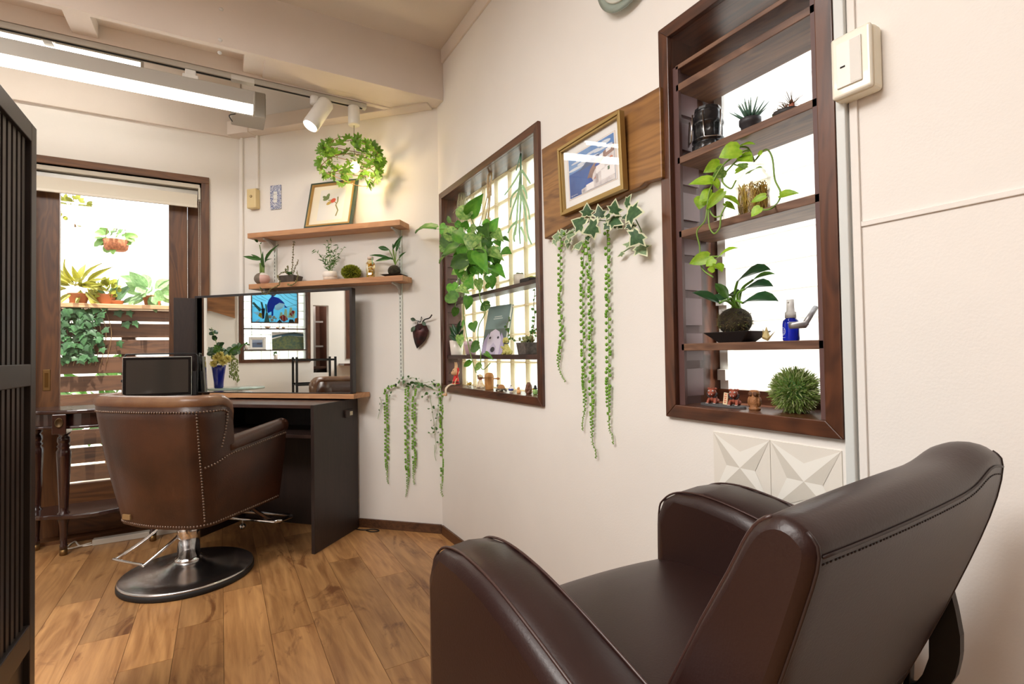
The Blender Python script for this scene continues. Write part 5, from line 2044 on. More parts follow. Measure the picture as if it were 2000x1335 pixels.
def arm_slab(x0, x1, name, ys=.335):
    """side arm: rounded front top corner, gently falling towards the back"""
    P = [(ys, .28), (ys, .56), (ys + .01, .590), (ys + .035, .612), (ys + .085, .634), (.545, .672), (.63, .692), (.71, .700), (.772, .691), (.812, .668), (.828, .632), (.832, .50), (.828, .28)]
    fr = Mx(((0, 0, 1, 0), (1, 0, 0, 0), (0, 1, 0, 0), (0, 0, 0, 1)))
    cx = (x0 + x1) / 2
    hw = (x1 - x0) / 2
    n = len(P)
    cyc = sum(p[0] for p in P) / n
    # loops across the width: inset rounded edges
    loops = []
    for xx, ins in ((-hw, .028), (-hw + .004, .012), (-hw + .014, .003), (-hw + .03, 0), (0, -.004), (hw - .03, 0), (hw - .014, .003), (hw - .004, .012), (hw, .028)):
        lp = []
        for k, (y, z) in enumerate(P):
            dy = 1 if y > .8 else (-1 if y < ys + .005 else 0)
            dz = 1 if z > .6 else 0
            if k in (1, 2, 3, 4, 5, 6, 7, 8, 9, 10):
                q = V((0, 1)) if 2 <= k <= 7 else V((dy * .7, .7))
            else:
                q = V((dy, 0))
            lp.append((cx + xx, y - q.x * ins, z - q.y * ins))
        loops.append(lp)
    m = MB()
    m.grid(loops, closed=True)
    m.add(loops[0], [tuple(range(n))])
    m.add(loops[-1], [tuple(reversed(range(n)))])
    o = m.build(name, VINYL, ac)
    md = o.modifiers.new('bev', 'BEVEL')
    md.width = .012
    md.segments = 2
    md.limit_method = 'ANGLE'
    md.angle_limit = math.radians(50)
    for i_ in (2, 6):
        m = MB()
        pp = [V((q[0], q[1] + .0005, q[2] + .0008)) for q in loops[i_][1:12]]
        m.tube(curve3(pp, 4), .0022, 6)
        m.build('piping', mat('vinyl_piping', (60, 38, 33), .34, spec=.5), o)
    return o


arm_slab(.318, .425, 'armrest')
arm_slab(.866, 1.025, 'armrest', .43)
# seat cushion
m = MB()
sx0, sx1 = .415, .872
rows = []
prof = [(.36, .30), (.36, .50), (.38, .545), (.45, .553), (.55, .553), (.72, .552), (.80, .540), (.855, .522), (.882, .485), (.885, .42), (.87, .30)]
for i in range(9):
    x = sx0 + (sx1 - sx0) * i / 8
    dz = .012 * (1 - (2 * i / 8 - 1) ** 2)
    rows.append([(x, y, z + (dz if 1 < k < 8 else 0)) for k, (y, z) in enumerate(prof)])
m.grid(rows)
m.add(rows[0], [tuple(range(len(prof)))])
m.add(rows[-1], [tuple(reversed(range(len(prof))))])
m.build('seat', VINYL, ac, sub=1)
# reclined back: rows of profile loops across the width
bx0, bx1 = .452, .918


def back_loop(f):
    """closed smooth profile at fraction f across the width"""
    e = abs(2 * f - 1)
    top = .846 + .010 * f + .014 * math.exp(-((f - .90) / .12) ** 2)
    yo = .012 * (1 - e * e)
    front = [(.475, .50), (.40, .67), (.345, .775), (.322, top - .026), (.304, top - .006)]
    rear = [(.283, top), (.264, top - .008), (.254, top - .028), (.268, .765), (.303, .66), (.345, .55), (.39, .45), (.43, .44)]
    P = [V((0, y + yo * .6, z)) for y, z in front] + [V((0, y - yo * .6, z)) for y, z in rear]
    n = len(P)
    out = []
    for i in range(n):
        p0, p1, p2, p3 = P[i - 1], P[i], P[(i + 1) % n], P[(i + 2) % n]
        for k in range(3):
            t = k / 3
            out.append(.5 * (2 * p1 + (p2 - p0) * t + (2 * p0 - 5 * p1 + 4 * p2 - p3) * t * t + (3 * p1 - 3 * p2 + p3 - p0) * t ** 3))
    return [(p.y, p.z) for p in out]


NB = 25
loops = []
for i in range(NB):
    f = i / (NB - 1)
    x = bx0 + (bx1 - bx0) * f
    loops.append([(x - .12 * max(0, .80 - z) * max(0, 2 * f - 1), y, z) for y, z in back_loop(f)])


def shrink(lp, ins, dx):
    """inset the closed loop by a constant amount towards its inside"""
    n = len(lp)
    out = []
    for i, p in enumerate(lp):
        a, b = lp[i - 1], lp[(i + 1) % n]
        d = V((b[1] - a[1], b[2] - a[2])).normalized()
        out.append((p[0] + dx, p[1] - d.y * ins, p[2] + d.x * ins))
    return out


_t = shrink(loops[0], .01, 0)
_sg = 1 if sum(p[2] for p in _t[10:16]) < sum(p[2] for p in loops[0][10:16]) else -1
RND_ = ((.001, .003), (.003, .0065), (.0065, .010), (.011, .0125))
L0 = [shrink(loops[0], _sg * i_, -d_) for i_, d_ in reversed(RND_)] + loops + [shrink(loops[-1], _sg * i_, d_) for i_, d_ in RND_]
m = MB()
m.grid(L0, closed=True)
m.add(L0[0], [tuple(reversed(range(len(L0[0]))))])
m.add(L0[-1], [tuple(range(len(L0[0])))])
bko = m.build('backrest', VINYL, ac)
SEAM = mat('vinyl_seam', (40, 25, 22), .5)
PIP = MATS['vinyl_piping']
m = MB()
m.tube([V(l[21]) + V((0, -.0006, .0)) for l in loops], .0016, 5)
m.build('seam', SEAM, bko)
m = MB()
for i in range(NB - 1):
    for q in (.1, .4, .7):
        la_, lb_ = V(loops[i][21]).lerp(V(loops[i][22]), .55), V(loops[i + 1][21]).lerp(V(loops[i + 1][22]), .55)
        a_, b_ = la_.lerp(lb_, q), la_.lerp(lb_, q + .2)
        m.tube([a_, b_], .0012, 4)
m.build('stitch_line', SEAM, bko)["kind"] = 'stuff'
for lp in (L0[3], L0[-4]):
    m = MB()
    m.tube([V(p) for p in lp[:14]], .0024, 6)
    m.build('piping', PIP, bko)
    m = MB()
    m.tube([V(p) for p in lp[18:34]], .0020, 6)
    m.build('piping', SEAM, bko)
m = MB()
m.tube([V(l[30]).lerp(V(l[33]), .25 + .0 * i) + V((0, -.0004, 0)) for i, l in enumerate(loops)], .0014, 5)
m.build('seam', SEAM, bko)
# black bent bracket behind the back
br = [(0.93, 0.3443, 0.65), (0.93, 0.3341, 0.6435), (0.93, 0.3289, 0.616), (0.93, 0.3245, 0.5813), (0.93, 0.3253, 0.5516), (0.93, 0.3314, 0.5206), (0.93, 0.3454, 0.4892), (0.93, 0.3683, 0.4533), (0.93, 0.3991, 0.4194), (0.93, 0.3977, 0.4716), (0.93, 0.3818, 0.5622)]
ho = [(0.93, 0.3664, 0.5739), (0.93, 0.3622, 0.5636), (0.93, 0.363, 0.5326), (0.93, 0.3715, 0.5037), (0.93, 0.3818, 0.4842), (0.93, 0.3879, 0.4809), (0.93, 0.3853, 0.5308)]
cb_ = [(p[1] - .018, p[2]) for p in br]
ch_ = [(p[1] - .018, p[2]) for p in ho]
m = MB()
n1 = len(cb_)
# ring between outline and hole
def resample(P, n):
    P = P + [P[0]]
    L = [0]
    for a, b in zip(P, P[1:]):
        L.append(L[-1] + math.dist(a, b))
    out = []
    for k in range(n):
        s = L[-1] * k / n
        i = max(j for j in range(len(L) - 1) if L[j] <= s)
        f = (s - L[i]) / max(1e-9, L[i + 1] - L[i])
        out.append((P[i][0] + (P[i + 1][0] - P[i][0]) * f, P[i][1] + (P[i + 1][1] - P[i][1]) * f))
    return out


A_, B_ = resample(cb_, 40), resample(ch_, 40)
hc = (sum(p[0] for p in ch_) / len(ch_), sum(p[1] for p in ch_) / len(ch_))
B_ = []
for p in A_:
    a = math.atan2(p[1] - hc[1], p[0] - hc[0])
    best = min(resample(ch_, 120), key=lambda q: abs((math.atan2(q[1] - hc[1], q[0] - hc[0]) - a + math.pi) % (2 * math.pi) - math.pi))
    B_.append(best)
r1 = [[(x, p[0], p[1]) for p in A_] for x in (.922, .938)]
r2 = [[(x, p[0], p[1]) for p in B_] for x in (.922, .938)]
m.grid([r1[0], r1[1], r2[1], r2[0], r1[0]], closed=True, smooth=False)
m.build('recline_bracket', BLACK, ac, bevel=.002)
# pedestal under the seat
m = MB()
m.box((.36, .40, .20), (.99, .80, .30))
m.build('seat_frame', BLACK, ac, bevel=.01)
m = MB()
m.lathe([(.26, 0), (.27, .01), (.26, .03), (.10, .05), (.06, .08), (.06, .22)], 36, fr=stand((.68, .50, 0)))
m.build('pedestal', CHROME, ac)

# the whole chair stands turned a little towards the wall
_piv = V((.45, .28, 0))
_rot = Mx.Translation(_piv) @ Mx.Rotation(math.radians(2.2), 4, 'Z') @ Mx.Translation(-_piv)
ac.matrix_basis = _rot @ ac.matrix_basis

# ================================================================== THE FAR SIDE OF THE ROOM (seen in the mirror)
# round glass table and the vase of flowers, standing left of the door behind the screen
tx, ty = -1.32, 3.40
gt = thing('glass_table', 'round glass topped side table under the vase, reflected in the mirror', 'table', (tx, ty, 0))
m = MB()
m.lathe([(.21, .728), (.213, .732), (.213, .740), (.21, .744), (0, .744)], 48, fr=stand((tx, ty, 0)))
m.build('glass_top', mat('green_glass_top', (150, 166, 156), .08, spec=.7), gt)
m = MB()
m.lathe([(.15, 0), (.15, .012), (.02, .03), (.018, .70), (.06, .727)], 28, fr=stand((tx, ty, 0)))
m.build('pedestal', CHROME, gt)
vp = (-1.30, 3.53, .745)
va = thing('flower_vase', 'cobalt blue vase of yellow flowers and eucalyptus, reflected at the left of the mirror', 'vase', vp)
m = MB()
m.lathe([(.030, 0), (.034, .004), (.036, .05), (.046, .13), (.054, .185), (.050, .186), (.042, .13), (.03, .05), (0, .03)], 28, fr=stand(vp))
m.build('vase_body', mat('cobalt_glass', (16, 30, 130), .08, spec=.7), va)
rr = random.Random(6)
top = V((vp[0], vp[1] - .02, vp[2] + .18))
EUC = mat('leaf_eucalyptus', (112, 136, 112), .55, col2=(82, 108, 86), vs=16, objvar=.25)
m = MB()
for tip, kd, mm, w_, nl in (((-1.30, 3.53 + .05, 1.24), 'oval', LEAFD, .04, 9), ((-1.30, 3.38, 1.09), 'round', EUC, .045, 12), ((-1.30, 3.61, 1.06), 'round', EUC, .045, 9), ((-1.28, 3.42, 1.04), 'round', EUC, .045, 9), ((-1.22, 3.55, 1.08), 'oval', LEAFM, .04, 8), ((-1.36, 3.46, 1.06), 'oval', LEAFM, .045, 8), ((-1.30, 3.50, 1.12), 'oval', LEAFD, .05, 6)):
    cv = curve3([top, top.lerp(V(tip), .5) + V((0, 0, .03)), tip], 8)
    m.tube(cv, .0025, 5)
    for k in range(nl):
        c = cv[min(len(cv) - 1, int(len(cv) * (k + 2) / (nl + 2)))]
        d = V((rr.uniform(-.6, 1), rr.uniform(-1, 1), rr.uniform(-.4, .6))).normalized()
        leaf(va, c, c + d * rr.uniform(.04, .06), w_, (1, .2, .2), kd, mm)
m.build('stem', STEMG, va)
leaf(va, (-1.28, 3.46, 1.02), (-1.28, 3.345, 1.105), .05, (1, .2, .3), 'lance', LEAFM)
m = MB()
for j in range(5):
    c0_ = V((-1.27 + .02 * (j % 2), 3.455 - .012 * j, 1.02 - .01 * j))
    for k in range(26):
        m.ball(c0_ + V((rr.uniform(-.014, .014), rr.uniform(-.014, .014) - .0006 * k, -.0075 * k)), (.006, .006, .009), 6, 4)
o = m.build('hanging_amaranth', mat('amaranth', (136, 146, 84), .7), va)
o['kind'] = 'stuff'
FLY = mat('petal_yellow', (238, 226, 150), .6, transl=.2)
for j, (fy_, fz2, fs) in enumerate(((3.50, .965, .05), (3.545, .99, .04), (3.47, .985, .042), (3.565, .945, .035), (3.52, 1.02, .035))):
    c0_ = V((-1.245 + .01 * (j % 3), fy_, fz2))
    fl_ = MB()
    for ring in range(3):
        for k in range(8):
            a = k * .785 + ring * .4
            d = V((.5 + .5 * ring * .6, math.cos(a), math.sin(a) * .9)).normalized()
            fl_.grid([[c0_ + d * (fs * q) + d.orthogonal().normalized() * (wq * sgn) for sgn in (-1, 0, 1)] for q, wq in ((0, .003), (.5, .011), (1, .003))])
    fl_.build('flower', FLY, va)

# window 3: glass block window on the left wall with shelves, stained glass, pictures
win3 = thing('window_3', None, None, (XL, 3.0, .965), kind='structure')
y0, y1, z0, z1 = LW
o_ = .034
axl = frame((XL, 0, 0), (0, 1, 0), (0, 0, 1), (1, 0, 0))
for q, mm in (([(y0 - o_, z0 - o_), (y1 + o_, z0 - o_), (y1, z0), (y0, z0)], FRAMEWY), ([(y0, z1), (y1, z1), (y1 + o_, z1 + o_), (y0 - o_, z1 + o_)], FRAMEWY), ([(y0 - o_, z0 - o_), (y0, z0), (y0, z1), (y0 - o_, z1 + o_)], FRAMEW), ([(y1, z0), (y1 + o_, z0 - o_), (y1 + o_, z1 + o_), (y1, z1)], FRAMEW)):
    m = MB()
    m.prism(q, 0, .014, fr=axl)
    m.build('casing_board', mm, win3, bevel=.002)
n3, k3 = 7, 12
sy_, sz_ = (y1 - y0) / n3, (z1 - z0) / k3
jm = MB()
for i in range(n3 + 1):
    jm.box((XL - .125, y0 + sy_ * i - .0025, z0), (XL - .112, y0 + sy_ * i + .0025, z1))
for k in range(k3 + 1):
    jm.box((XL - .125, y0, z0 + sz_ * k - .0025), (XL - .1125, y1, z0 + sz_ * k + .0025))
jm.build('joint', mat('block_joint_white', (232, 230, 220), .8, transl=.6), win3)
bm3 = None
for i in range(n3):
    for k in range(k3):
        c = V((XL - .118, y0 + sy_ * (i + .5), z0 + sz_ * (k + .5)))
        if bm3 is None:
            m = MB()
            m.box(c - V((.003, sy_ / 2 - .0025, sz_ / 2 - .0025)), c + V((.003, sy_ / 2 - .0025, sz_ / 2 - .0025)))
            o = m.build('glass_block', BLOCK, win3)
            bm3, c0 = o.data, c
        else:
            inst(bm3, 'glass_block', Mx.Translation(c - c0) @ wm(win3), win3)
for yy in (y0, y1):
    m = MB()
    sg = 1 if yy == y0 else -1
    m.box((XL - .08, yy, z0), (XL - .004, yy + sg * .014, z1))
    m.build('rail_back', RAILP, win3)
for z, lab in ((1.303, 'thin dark shelf under the stained glass in the mirrored window'), (1.070, 'thin dark shelf holding the two pictures in the mirrored window')):
    m = MB()
    m.box((XL - .085, y0 + .012, z - .012), (XL - .004, y1 - .012, z))
    tag(m.build('window_shelf', SHD), lab, 'shelf', 'shelves in the mirrored window')
# stained glass panel with sea life
gy0, gy1, gz0, gz1 = 2.766, 3.219, 1.372, 1.70
sg_ = thing('stained_glass', 'stained glass panel of a blue whale, small fish and coral, seen in the mirror', 'panel', (XL - .05, (gy0 + gy1) / 2, gz0))
GF = frame((XL - .045, gy1, gz0), (0, -1, 0), (0, 0, 1), (-1, 0, 0)) if False else frame((XL - .045, gy0, gz0), (0, 1, 0), (0, 0, 1), (1, 0, 0))
gw, gh = gy1 - gy0, gz1 - gz0
for a, b in (((-.012, -.012), (gw + .012, 0)), ((-.012, gh), (gw + .012, gh + .012)), ((-.012, 0), (0, gh)), ((gw, 0), (gw + .012, gh))):
    m = MB(GF)
    m.box((a[0], a[1], -.008), (b[0], b[1], .008))
    m.build('frame', FRAMEWY, sg_)


def sgl(name, col, polys, z, dep=.55):
    mm = mat('stained_' + name, tuple(min(255, int(c + (255 - c) * .18)) for c in col), .25, transl=.85)
    m = MB(GF)
    for p in polys:
        m.prism([(gw * (1 - x), gh * y) for x, y in p], z - .001, z + .001)
    return m.build(name + '_glass', mm, sg_)


sky_ = [[(i / 6, 0), ((i + 1) / 6, 0), ((i + 1.4) / 6 if i < 5 else 1, .5), ((i + .4) / 6 if i else 0, .5)] for i in range(6)]
sky2 = [[(i / 5 + (.06 if i else 0), .5), ((i + 1) / 5 + (.06 if i < 4 else 0), .5), ((i + 1) / 5, 1), (i / 5, 1)] for i in range(5)]
sgl('sea_blue', (110, 190, 222), sky_, 0)
sgl('sky_blue', (136, 206, 232), sky2, 0)
cv_ = lambda *p: list(p)
sgl('whale_blue', (26, 66, 170), [[(.34, .30), (.32, .55), (.36, .75), (.42, .85), (.42, 1.0), (.46, 1.0), (.47, .86), (.58, .82), (.68, .70), (.72, .62), (.60, .66), (.50, .56), (.46, .40), (.46, .22), (.42, .20), (.42, .36)], [(.70, .60), (.78, .50), (.72, .50)]], .003)
sgl('belly_white', (226, 224, 222), [[(.50, .56), (.60, .66), (.72, .62), (.66, .48), (.58, .40), (.50, .42)]], .0035)
sgl('reef_green', (92, 128, 110), [[(.0, .62), (.04, .66), (.20, .40), (.16, .34)], [(.18, .66), (.22, .66), (.26, .40), (.22, .38)], [(.26, .0), (.38, .0), (.34, .30), (.30, .34)], [(.28, .60), (.31, .60), (.33, .34), (.30, .34)]], .003)
sgl('angelfish_black', (38, 36, 44), [[(.20, .44), (.28, .46), (.26, .12), (.22, .10)]], .0045)
sgl('angelfish_yellow', (232, 180, 40), [[(.13, .20), (.16, .32), (.21, .28), (.21, .12)]], .0045)
sgl('fin_white', (228, 230, 228), [[(.02, .32), (.16, .34), (.12, .22)], [(.06, .0), (.14, .10), (.18, .08), (.12, .0)]], .004)
sgl('pebble_beige', (206, 178, 152), [ell(.39, .18, .04, .06), ell(.47, .16, .035, .05), ell(.43, .07, .035, .05), ell(.52, .12, .02, .03)], .0045)
sgl('coral_cream', (232, 220, 176), [[(.58, .12), (.62, .34), (.66, .34), (.68, .12)], [(.68, .16), (.72, .46), (.76, .44), (.78, .16)], [(.78, .16), (.84, .52), (.88, .50), (.88, .16)], [(.88, .16), (.93, .42), (.96, .38), (.93, .14)]], .004)
sgl('fish_red', (198, 52, 40), [[(.60, .18), (.68, .26), (.74, .20), (.79, .10), (.70, .02), (.64, .06)], [(.82, .28), (.90, .42), (.94, .36), (.88, .20)]], .005)
sgl('fish_white', (236, 230, 224), [[(.655, .22), (.675, .24), (.68, .05), (.66, .05)], [(.73, .20), (.75, .19), (.75, .06), (.73, .05)], [(.86, .34), (.88, .36), (.90, .25), (.88, .22)]], .0055)
sgl('anemone_orange', (222, 120, 40), [[(.93, .0), (1, .0), (1, .16), (.95, .14)]], .004)
sgl('rock_dark', (56, 58, 58), [[(.54, .0), (.66, .0), (.60, .10)], [(.80, .0), (.93, .0), (.90, .10), (.82, .10)]], .004)

m = MB(GF)
for L in (((0, .95), (.12, .80), (.30, .70)), ((0, .80), (.10, .72), (.2, .66)), ((.12, 1), (.2, .86), (.34, .74)), ((.5, .98), (.62, .92), (.70, .80), (.86, .66), (1, .55)), ((.66, 1), (.8, .84), (1, .74)), ((.7, .5), (.86, .56), (1, .62)), ((.0, .5), (.14, .5), (.2, .42)), ((.8, 1), (.9, .9), (1, .88))):
    l, r_ = strip([(gw * (1 - x), gh * y) for x, y in L], .0016)
    n = len(l)
    m.add([(x, y, .0062) for x, y in l + r_], [(i, n + i, n + i + 1, i + 1) for i in range(n - 1)])
m.build('lead_came', BLACK, sg_)

# pictures and pots on the mirrored shelf
def leaning(name, label, cat, ya, yb, z, ht, fr_w, fr_mat, art):
    t = thing(name, label, cat, (XL - .03, (ya + yb) / 2, z))
    A = frame((XL - .03, ya, z + .001), (0, 1, 0), (-.16, 0, .987), (.987, 0, .16))
    w_ = yb - ya
    m = MB(A)
    m.box((0, 0, -.012), (w_, ht, -.004))
    m.build('backing', PAPER, t)
    if fr_w:
        for a, b in (((0, 0), (w_, fr_w)), ((0, ht - fr_w), (w_, ht)), ((0, fr_w), (fr_w, ht - fr_w)), ((w_ - fr_w, fr_w), (w_, ht - fr_w))):
            m = MB(A)
            m.box((a[0], a[1], -.006), (b[0], b[1], .004))
            m.build('frame', fr_mat, t, bevel=.001)
    for nm, mm, polys in art:
        m = MB(A)
        for p, zz_ in polys:
            m.add([(w_ * (1 - x), ht * y, zz_) for x, y in p], [tuple(range(len(p)))])
        m.build(nm, mm, t)
    return t


WHITEF = mat('white_frame', (238, 236, 232), .4)
leaning('photo_frame', 'small white framed seascape photo on the mirrored window shelf', 'picture', 3.085, 3.253, 1.071, .138, .02, WHITEF,
        [('sea_photo', mat('photo_slate', (92, 108, 136), .4), [([(.2, .18), (.8, .18), (.8, .78), (.2, .78)], -.003)]), ('sky_photo', mat('photo_sky', (150, 164, 190), .4), [([(.2, .55), (.8, .6), (.8, .78), (.2, .78)], -.0025)]), ('boat_photo', mat('photo_boat', (74, 66, 72), .4), [([(.45, .42), (.72, .40), (.75, .50), (.5, .52)], -.002)])])
gA = [('reef_photo', mat('photo_reef', (104, 112, 66), .5, col2=(60, 84, 70), vs=40), [([(0, 0), (1, 0), (1, .72), (.5, .8), (0, .62)], -.003)]), ('sea_band', mat('photo_sea', (52, 92, 112), .4), [([(0, .60), (.5, .80), (1, .74), (1, .9), (.6, .93), (0, .80)], -.0026)]),
      ('surf_band', mat('photo_surf', (220, 220, 216), .4), [([(0, .58), (.3, .74), (.3, .79), (0, .66)], -.0022)]), ('hill_band', mat('photo_hill', (72, 84, 84), .4), [([(.05, .82), (.4, .86), (.7, 1.0), (1, .90), (.6, .90)], -.002)])]
leaning('reef_photo_print', 'large print of a coral reef below a mountain on the mirrored window shelf', 'picture', 2.70, 3.025, 1.071, .195, 0, None, gA)
for py, pz, lab in ((3.275, 1.070, 'small white pot of green sprouts at the end of the mirrored shelf'), (2.99, .966, 'small white pot of green sprouts on the sill of the mirrored window')):
    t = thing('sprout_pot', lab, 'plant', (XL - .03, py, pz))
    m = MB(stand((XL - .03, py, pz)))
    m.lathe([(.020, 0), (.023, .05), (.020, .05), (.019, .044), (0, .044)], 16)
    m.build('pot', CERAM, t)
    blob_leaves(t, (XL - .03, py, pz + .054), .014, 22, 'round', LEAFM, .016, (1, 0, .3), .02, seed=int(py * 100))
for k, (py, s_) in enumerate(((3.07, .028), (2.97, .018), (2.91, .020))):
    t = MB()
    t.ball((XL - .04, py, 1.304 + s_ * .4), (s_ * .5, s_, s_ * .42), 12, 8)
    t.lathe([(s_ * .2, 0), (0, s_ * 1.1)], 8, fr=frame((XL - .04, py, 1.304 + s_ * .5), (0, .6, .8), (1, 0, 0), (0, .8, .5)))
    tag(t.build('sea_shell', mat('shell_pink', (224, 190, 160), .4)), ('largest sea shell on the upper mirrored shelf', 'middle sea shell on the upper mirrored shelf', 'sea shell nearest the right end of the upper mirrored shelf')[k], 'shell')

# black rack, slim opening and trim on the left wall
RKX0, RKX1 = -2.42, -2.10
rk = thing('metal_rack', 'black metal tube rack reflected in the mirror beside the chair back', 'rack', (-2.26, 2.66, 0))
for xx in (RKX0, RKX1):
    for yy in (2.46, 2.84):
        m = MB()
        m.box((xx - .011, yy - .011, 0), (xx + .011, yy + .011, .985))
        m.build('post', BLACK, rk)
for z in (.955, .70, .40):
    for xx in (RKX0, RKX1):
        m = MB()
        m.box((xx - .009, 2.46, z - .009), (xx + .009, 2.84, z + .009))
        m.build('rail', BLACK, rk)
    m = MB()
    m.box((RKX0, 2.46, z - .012), (RKX1, 2.84, z - .006))
    m.build('shelf', mat('rack_shelf', (60, 54, 50), .5), rk)
m = MB()
m.box((XL - .9, 2.40, 0), (XL - .86, 2.75, 2.2))
for k in range(10):
    m.box((XL - .86, 2.40, .8 + .1 * k), (XL - .85, 2.75, .895 + .1 * k))
m.box((XL - .9, 2.36, 0), (XL - .14, 2.40, 2.2))
m.box((XL - .9, 2.66, 0), (XL - .14, 2.70, 2.2))
m.box((XL - .9, 2.36, 2.2), (XL - .14, 2.70, 2.24))
_bl = bpy.data.lights.new('beyond_fill', 'POINT')  # added fill that brightens the slim opening, no lamp there
_bl.energy = 5
_bl.shadow_soft_size = .05
_bo = bpy.data.objects.new('beyond_fill', _bl)
COL.objects.link(_bo)
_bo.location = (XL - .25, 2.53, 1.95)
struct(m, 'wall_beyond', mat('beyond_boards', (150, 108, 88), .7, var=.2))
t = thing('step_ladder', 'white ladder frame standing in the slim opening seen in the mirror', 'ladder', (XL - .5, 2.53, .0))
m = MB()
m.box((XL - .52, 2.505, 0), (XL - .48, 2.555, 2.1))
m.build('stile', WHITEP, t)
m = MB()
m.tube([(XL - .45, 2.60, .85), (XL - .50, 2.56, 1.5)], .012, 8)
m.build('brace', WHITEP, t)
m = MB()
m.box((XL - .50, 2.42, 1.40), (XL - .47, 2.51, 1.42))
m.box((XL - .50, 2.42, 1.10), (XL - .47, 2.51, 1.12))
m.build('rung', WHITEP, t)
m = MB()
m.box((XL - .36, 2.405, .845), (XL - .145, 2.655, .87))
m.box((XL - .36, 2.405, .0), (XL - .34, 2.655, .845))
tag(m.build('counter', FRAMEWY), 'brown counter top inside the slim opening seen in the mirror', 'counter')
m = MB()
m.box((XL, 1.2, .955), (XL + .014, 2.245, 2.05))
tag(m.build('wall_board', FRAMEW), 'edge of a tall brown board on the wall at the right of the mirror image', 'board')
m = MB()
m.box((XL, 1.4, .880), (XL + .30, 2.33, .902))
tag(m.build('side_counter', FRAMEWY), 'thin brown counter edge low at the right of the mirror image', 'counter')
# wavy plank on the left wall near the corner
LIVE = wood('live_edge_plank', (160, 110, 66), (104, 66, 36), 0, .55, .5, ring=1.3)
m = MB()
m.prism([(3.384, 1.404), (3.45, 1.425), (3.53, 1.452), (3.60, 1.474), (3.632, 1.476), (3.632, 1.80), (3.384, 1.80)], .002, .03, fr=axl)
tag(m.build('wavy_plank', wood('live_edge_plank_y', (160, 110, 66), (104, 66, 36), 1, .55, .5)), 'wavy edged wooden plank on the left wall, reflected in the mirror', 'plank')
m = MB()
m.box((XL, 3.350, 0), (XL + .012, 3.360, 2.6))
struct(m, 'trim_8', WALL)


# ================================================================== RIGHT WALL: plank, picture, ivy
pk = [(1.048, 1.5755, 1.756), (1.048, 1.3846, 1.7515), (1.048, 1.2495, 1.7385), (1.048, 1.0989, 1.7238), (1.048, 0.9854, 1.7194), (1.048, 0.9851, 1.4685), (1.048, 1.0502, 1.4753), (1.048, 1.0707, 1.4667), (1.048, 1.1279, 1.4665), (1.048, 1.2328, 1.4554), (1.048, 1.3651, 1.441), (1.048, 1.565, 1.4171)]
ayz = frame((XR, 0, 0), (0, 1, 0), (0, 0, 1), (1, 0, 0))
m = MB()
lo = [(p[1], p[2]) for p in pk]
cy_, cz_ = sum(p[0] for p in lo) / len(lo), sum(p[1] for p in lo) / len(lo)
m.prism([(y, z) for y, z in reversed(lo)], -.026, -.001, fr=ayz)
PLK = wood('elm_plank', (156, 110, 58), (100, 64, 32), 1, .8, .45, ring=1.2, coat=.1)
plank = m.build('wall_plank', PLK, bevel=.003)
tag(plank, 'live edge brown wooden board on the wall between the two windows', 'board')
# framed picture of a white cliff village above a blue sea
ptl, ptr, pbr, pbl = (1.018, 1.4499, 1.702), (1.018, 1.1233, 1.7001), (1.018, 1.0973, 1.4699), (1.018, 1.4199, 1.4698)
zt_, zb_ = (ptl[2] + ptr[2]) / 2, (pbr[2] + pbl[2]) / 2
yl_, yr_ = (ptl[1] + pbl[1]) / 2, (ptr[1] + pbr[1]) / 2
roll = math.atan2((ptl[2] - ptr[2]) + (pbl[2] - pbr[2]), 2 * (yl_ - yr_))
wp, hp_ = math.hypot(yl_ - yr_, 0), zt_ - zb_
pic = thing('framed_picture', 'gold framed picture of a white village above a blue sea on the wooden board', 'picture', (XR - .03, (yl_ + yr_) / 2, zb_))
PM = frame((XR - .034, (yl_ + yr_) / 2, zb_), (-.02, -1, 0), (-.045, 0, 1), (-1, .02, -.045)) @ Mx.Rotation(-roll * .5, 4, 'Z')
GOLDF = mat('picture_gold', (166, 138, 82), .38, metal=.45)
pic_frame(pic, PM, wp, hp_, 0, [(0, .010, -.006, .014, GOLDF), (.010, .017, -.006, .010, GOLDF)], None)
m = MB(PM)
m.box((-wp / 2 + .010, .010, -.006), (wp / 2 - .010, hp_ - .010, -.001))
m.build('mat_board', PAPER, pic)
iw, ih = wp - .034 - .056, hp_ - .034 - .060
PO = PM @ Mx.Translation((-iw / 2, .017 + .030, 0))


def art(name, col, polys, z, var=0.0, col2=None, vs=30):
    mm = mat('paint_' + name, col, .6, var=var, col2=col2, vs=vs)
    m = MB(PO)
    for p in polys:
        m.add([(iw * x, ih * y, z) for x, y in p], [tuple(range(len(p)))])
    return m.build(name, mm, pic)


art('print_border', (214, 190, 170), [[(-.03, -.03), (1.03, -.03), (1.03, 1.03), (-.03, 1.03)]], -.0006)
art('print_border_inner', (240, 238, 236), [[(-.02, -.02), (1.02, -.02), (1.02, 1.02), (-.02, 1.02)]], -.0004)
art('sky_paint', (96, 138, 196), [[(0, 0), (1, 0), (1, 1), (0, 1)]], 0, col2=(132, 168, 212), vs=12)
art('cloud_paint', (214, 222, 232), [ell(.18, .66, .2, .035), ell(.45, .72, .25, .04), ell(.78, .80, .2, .03), ell(.8, .90, .14, .05), ell(.55, .84, .16, .03), ell(.2, .80, .14, .025)], .0003)
art('sea_paint', (40, 78, 148), [[(0, 0), (.6, 0), (.62, .30), (.55, .60), (0, .58)]], .0005, col2=(62, 104, 172), vs=16)
art('far_cliff_paint', (76, 96, 132), [[(.18, .55), (.3, .60), (.42, .70), (.55, .73), (.7, .72), (.7, .58), (.4, .56)]], .0007)
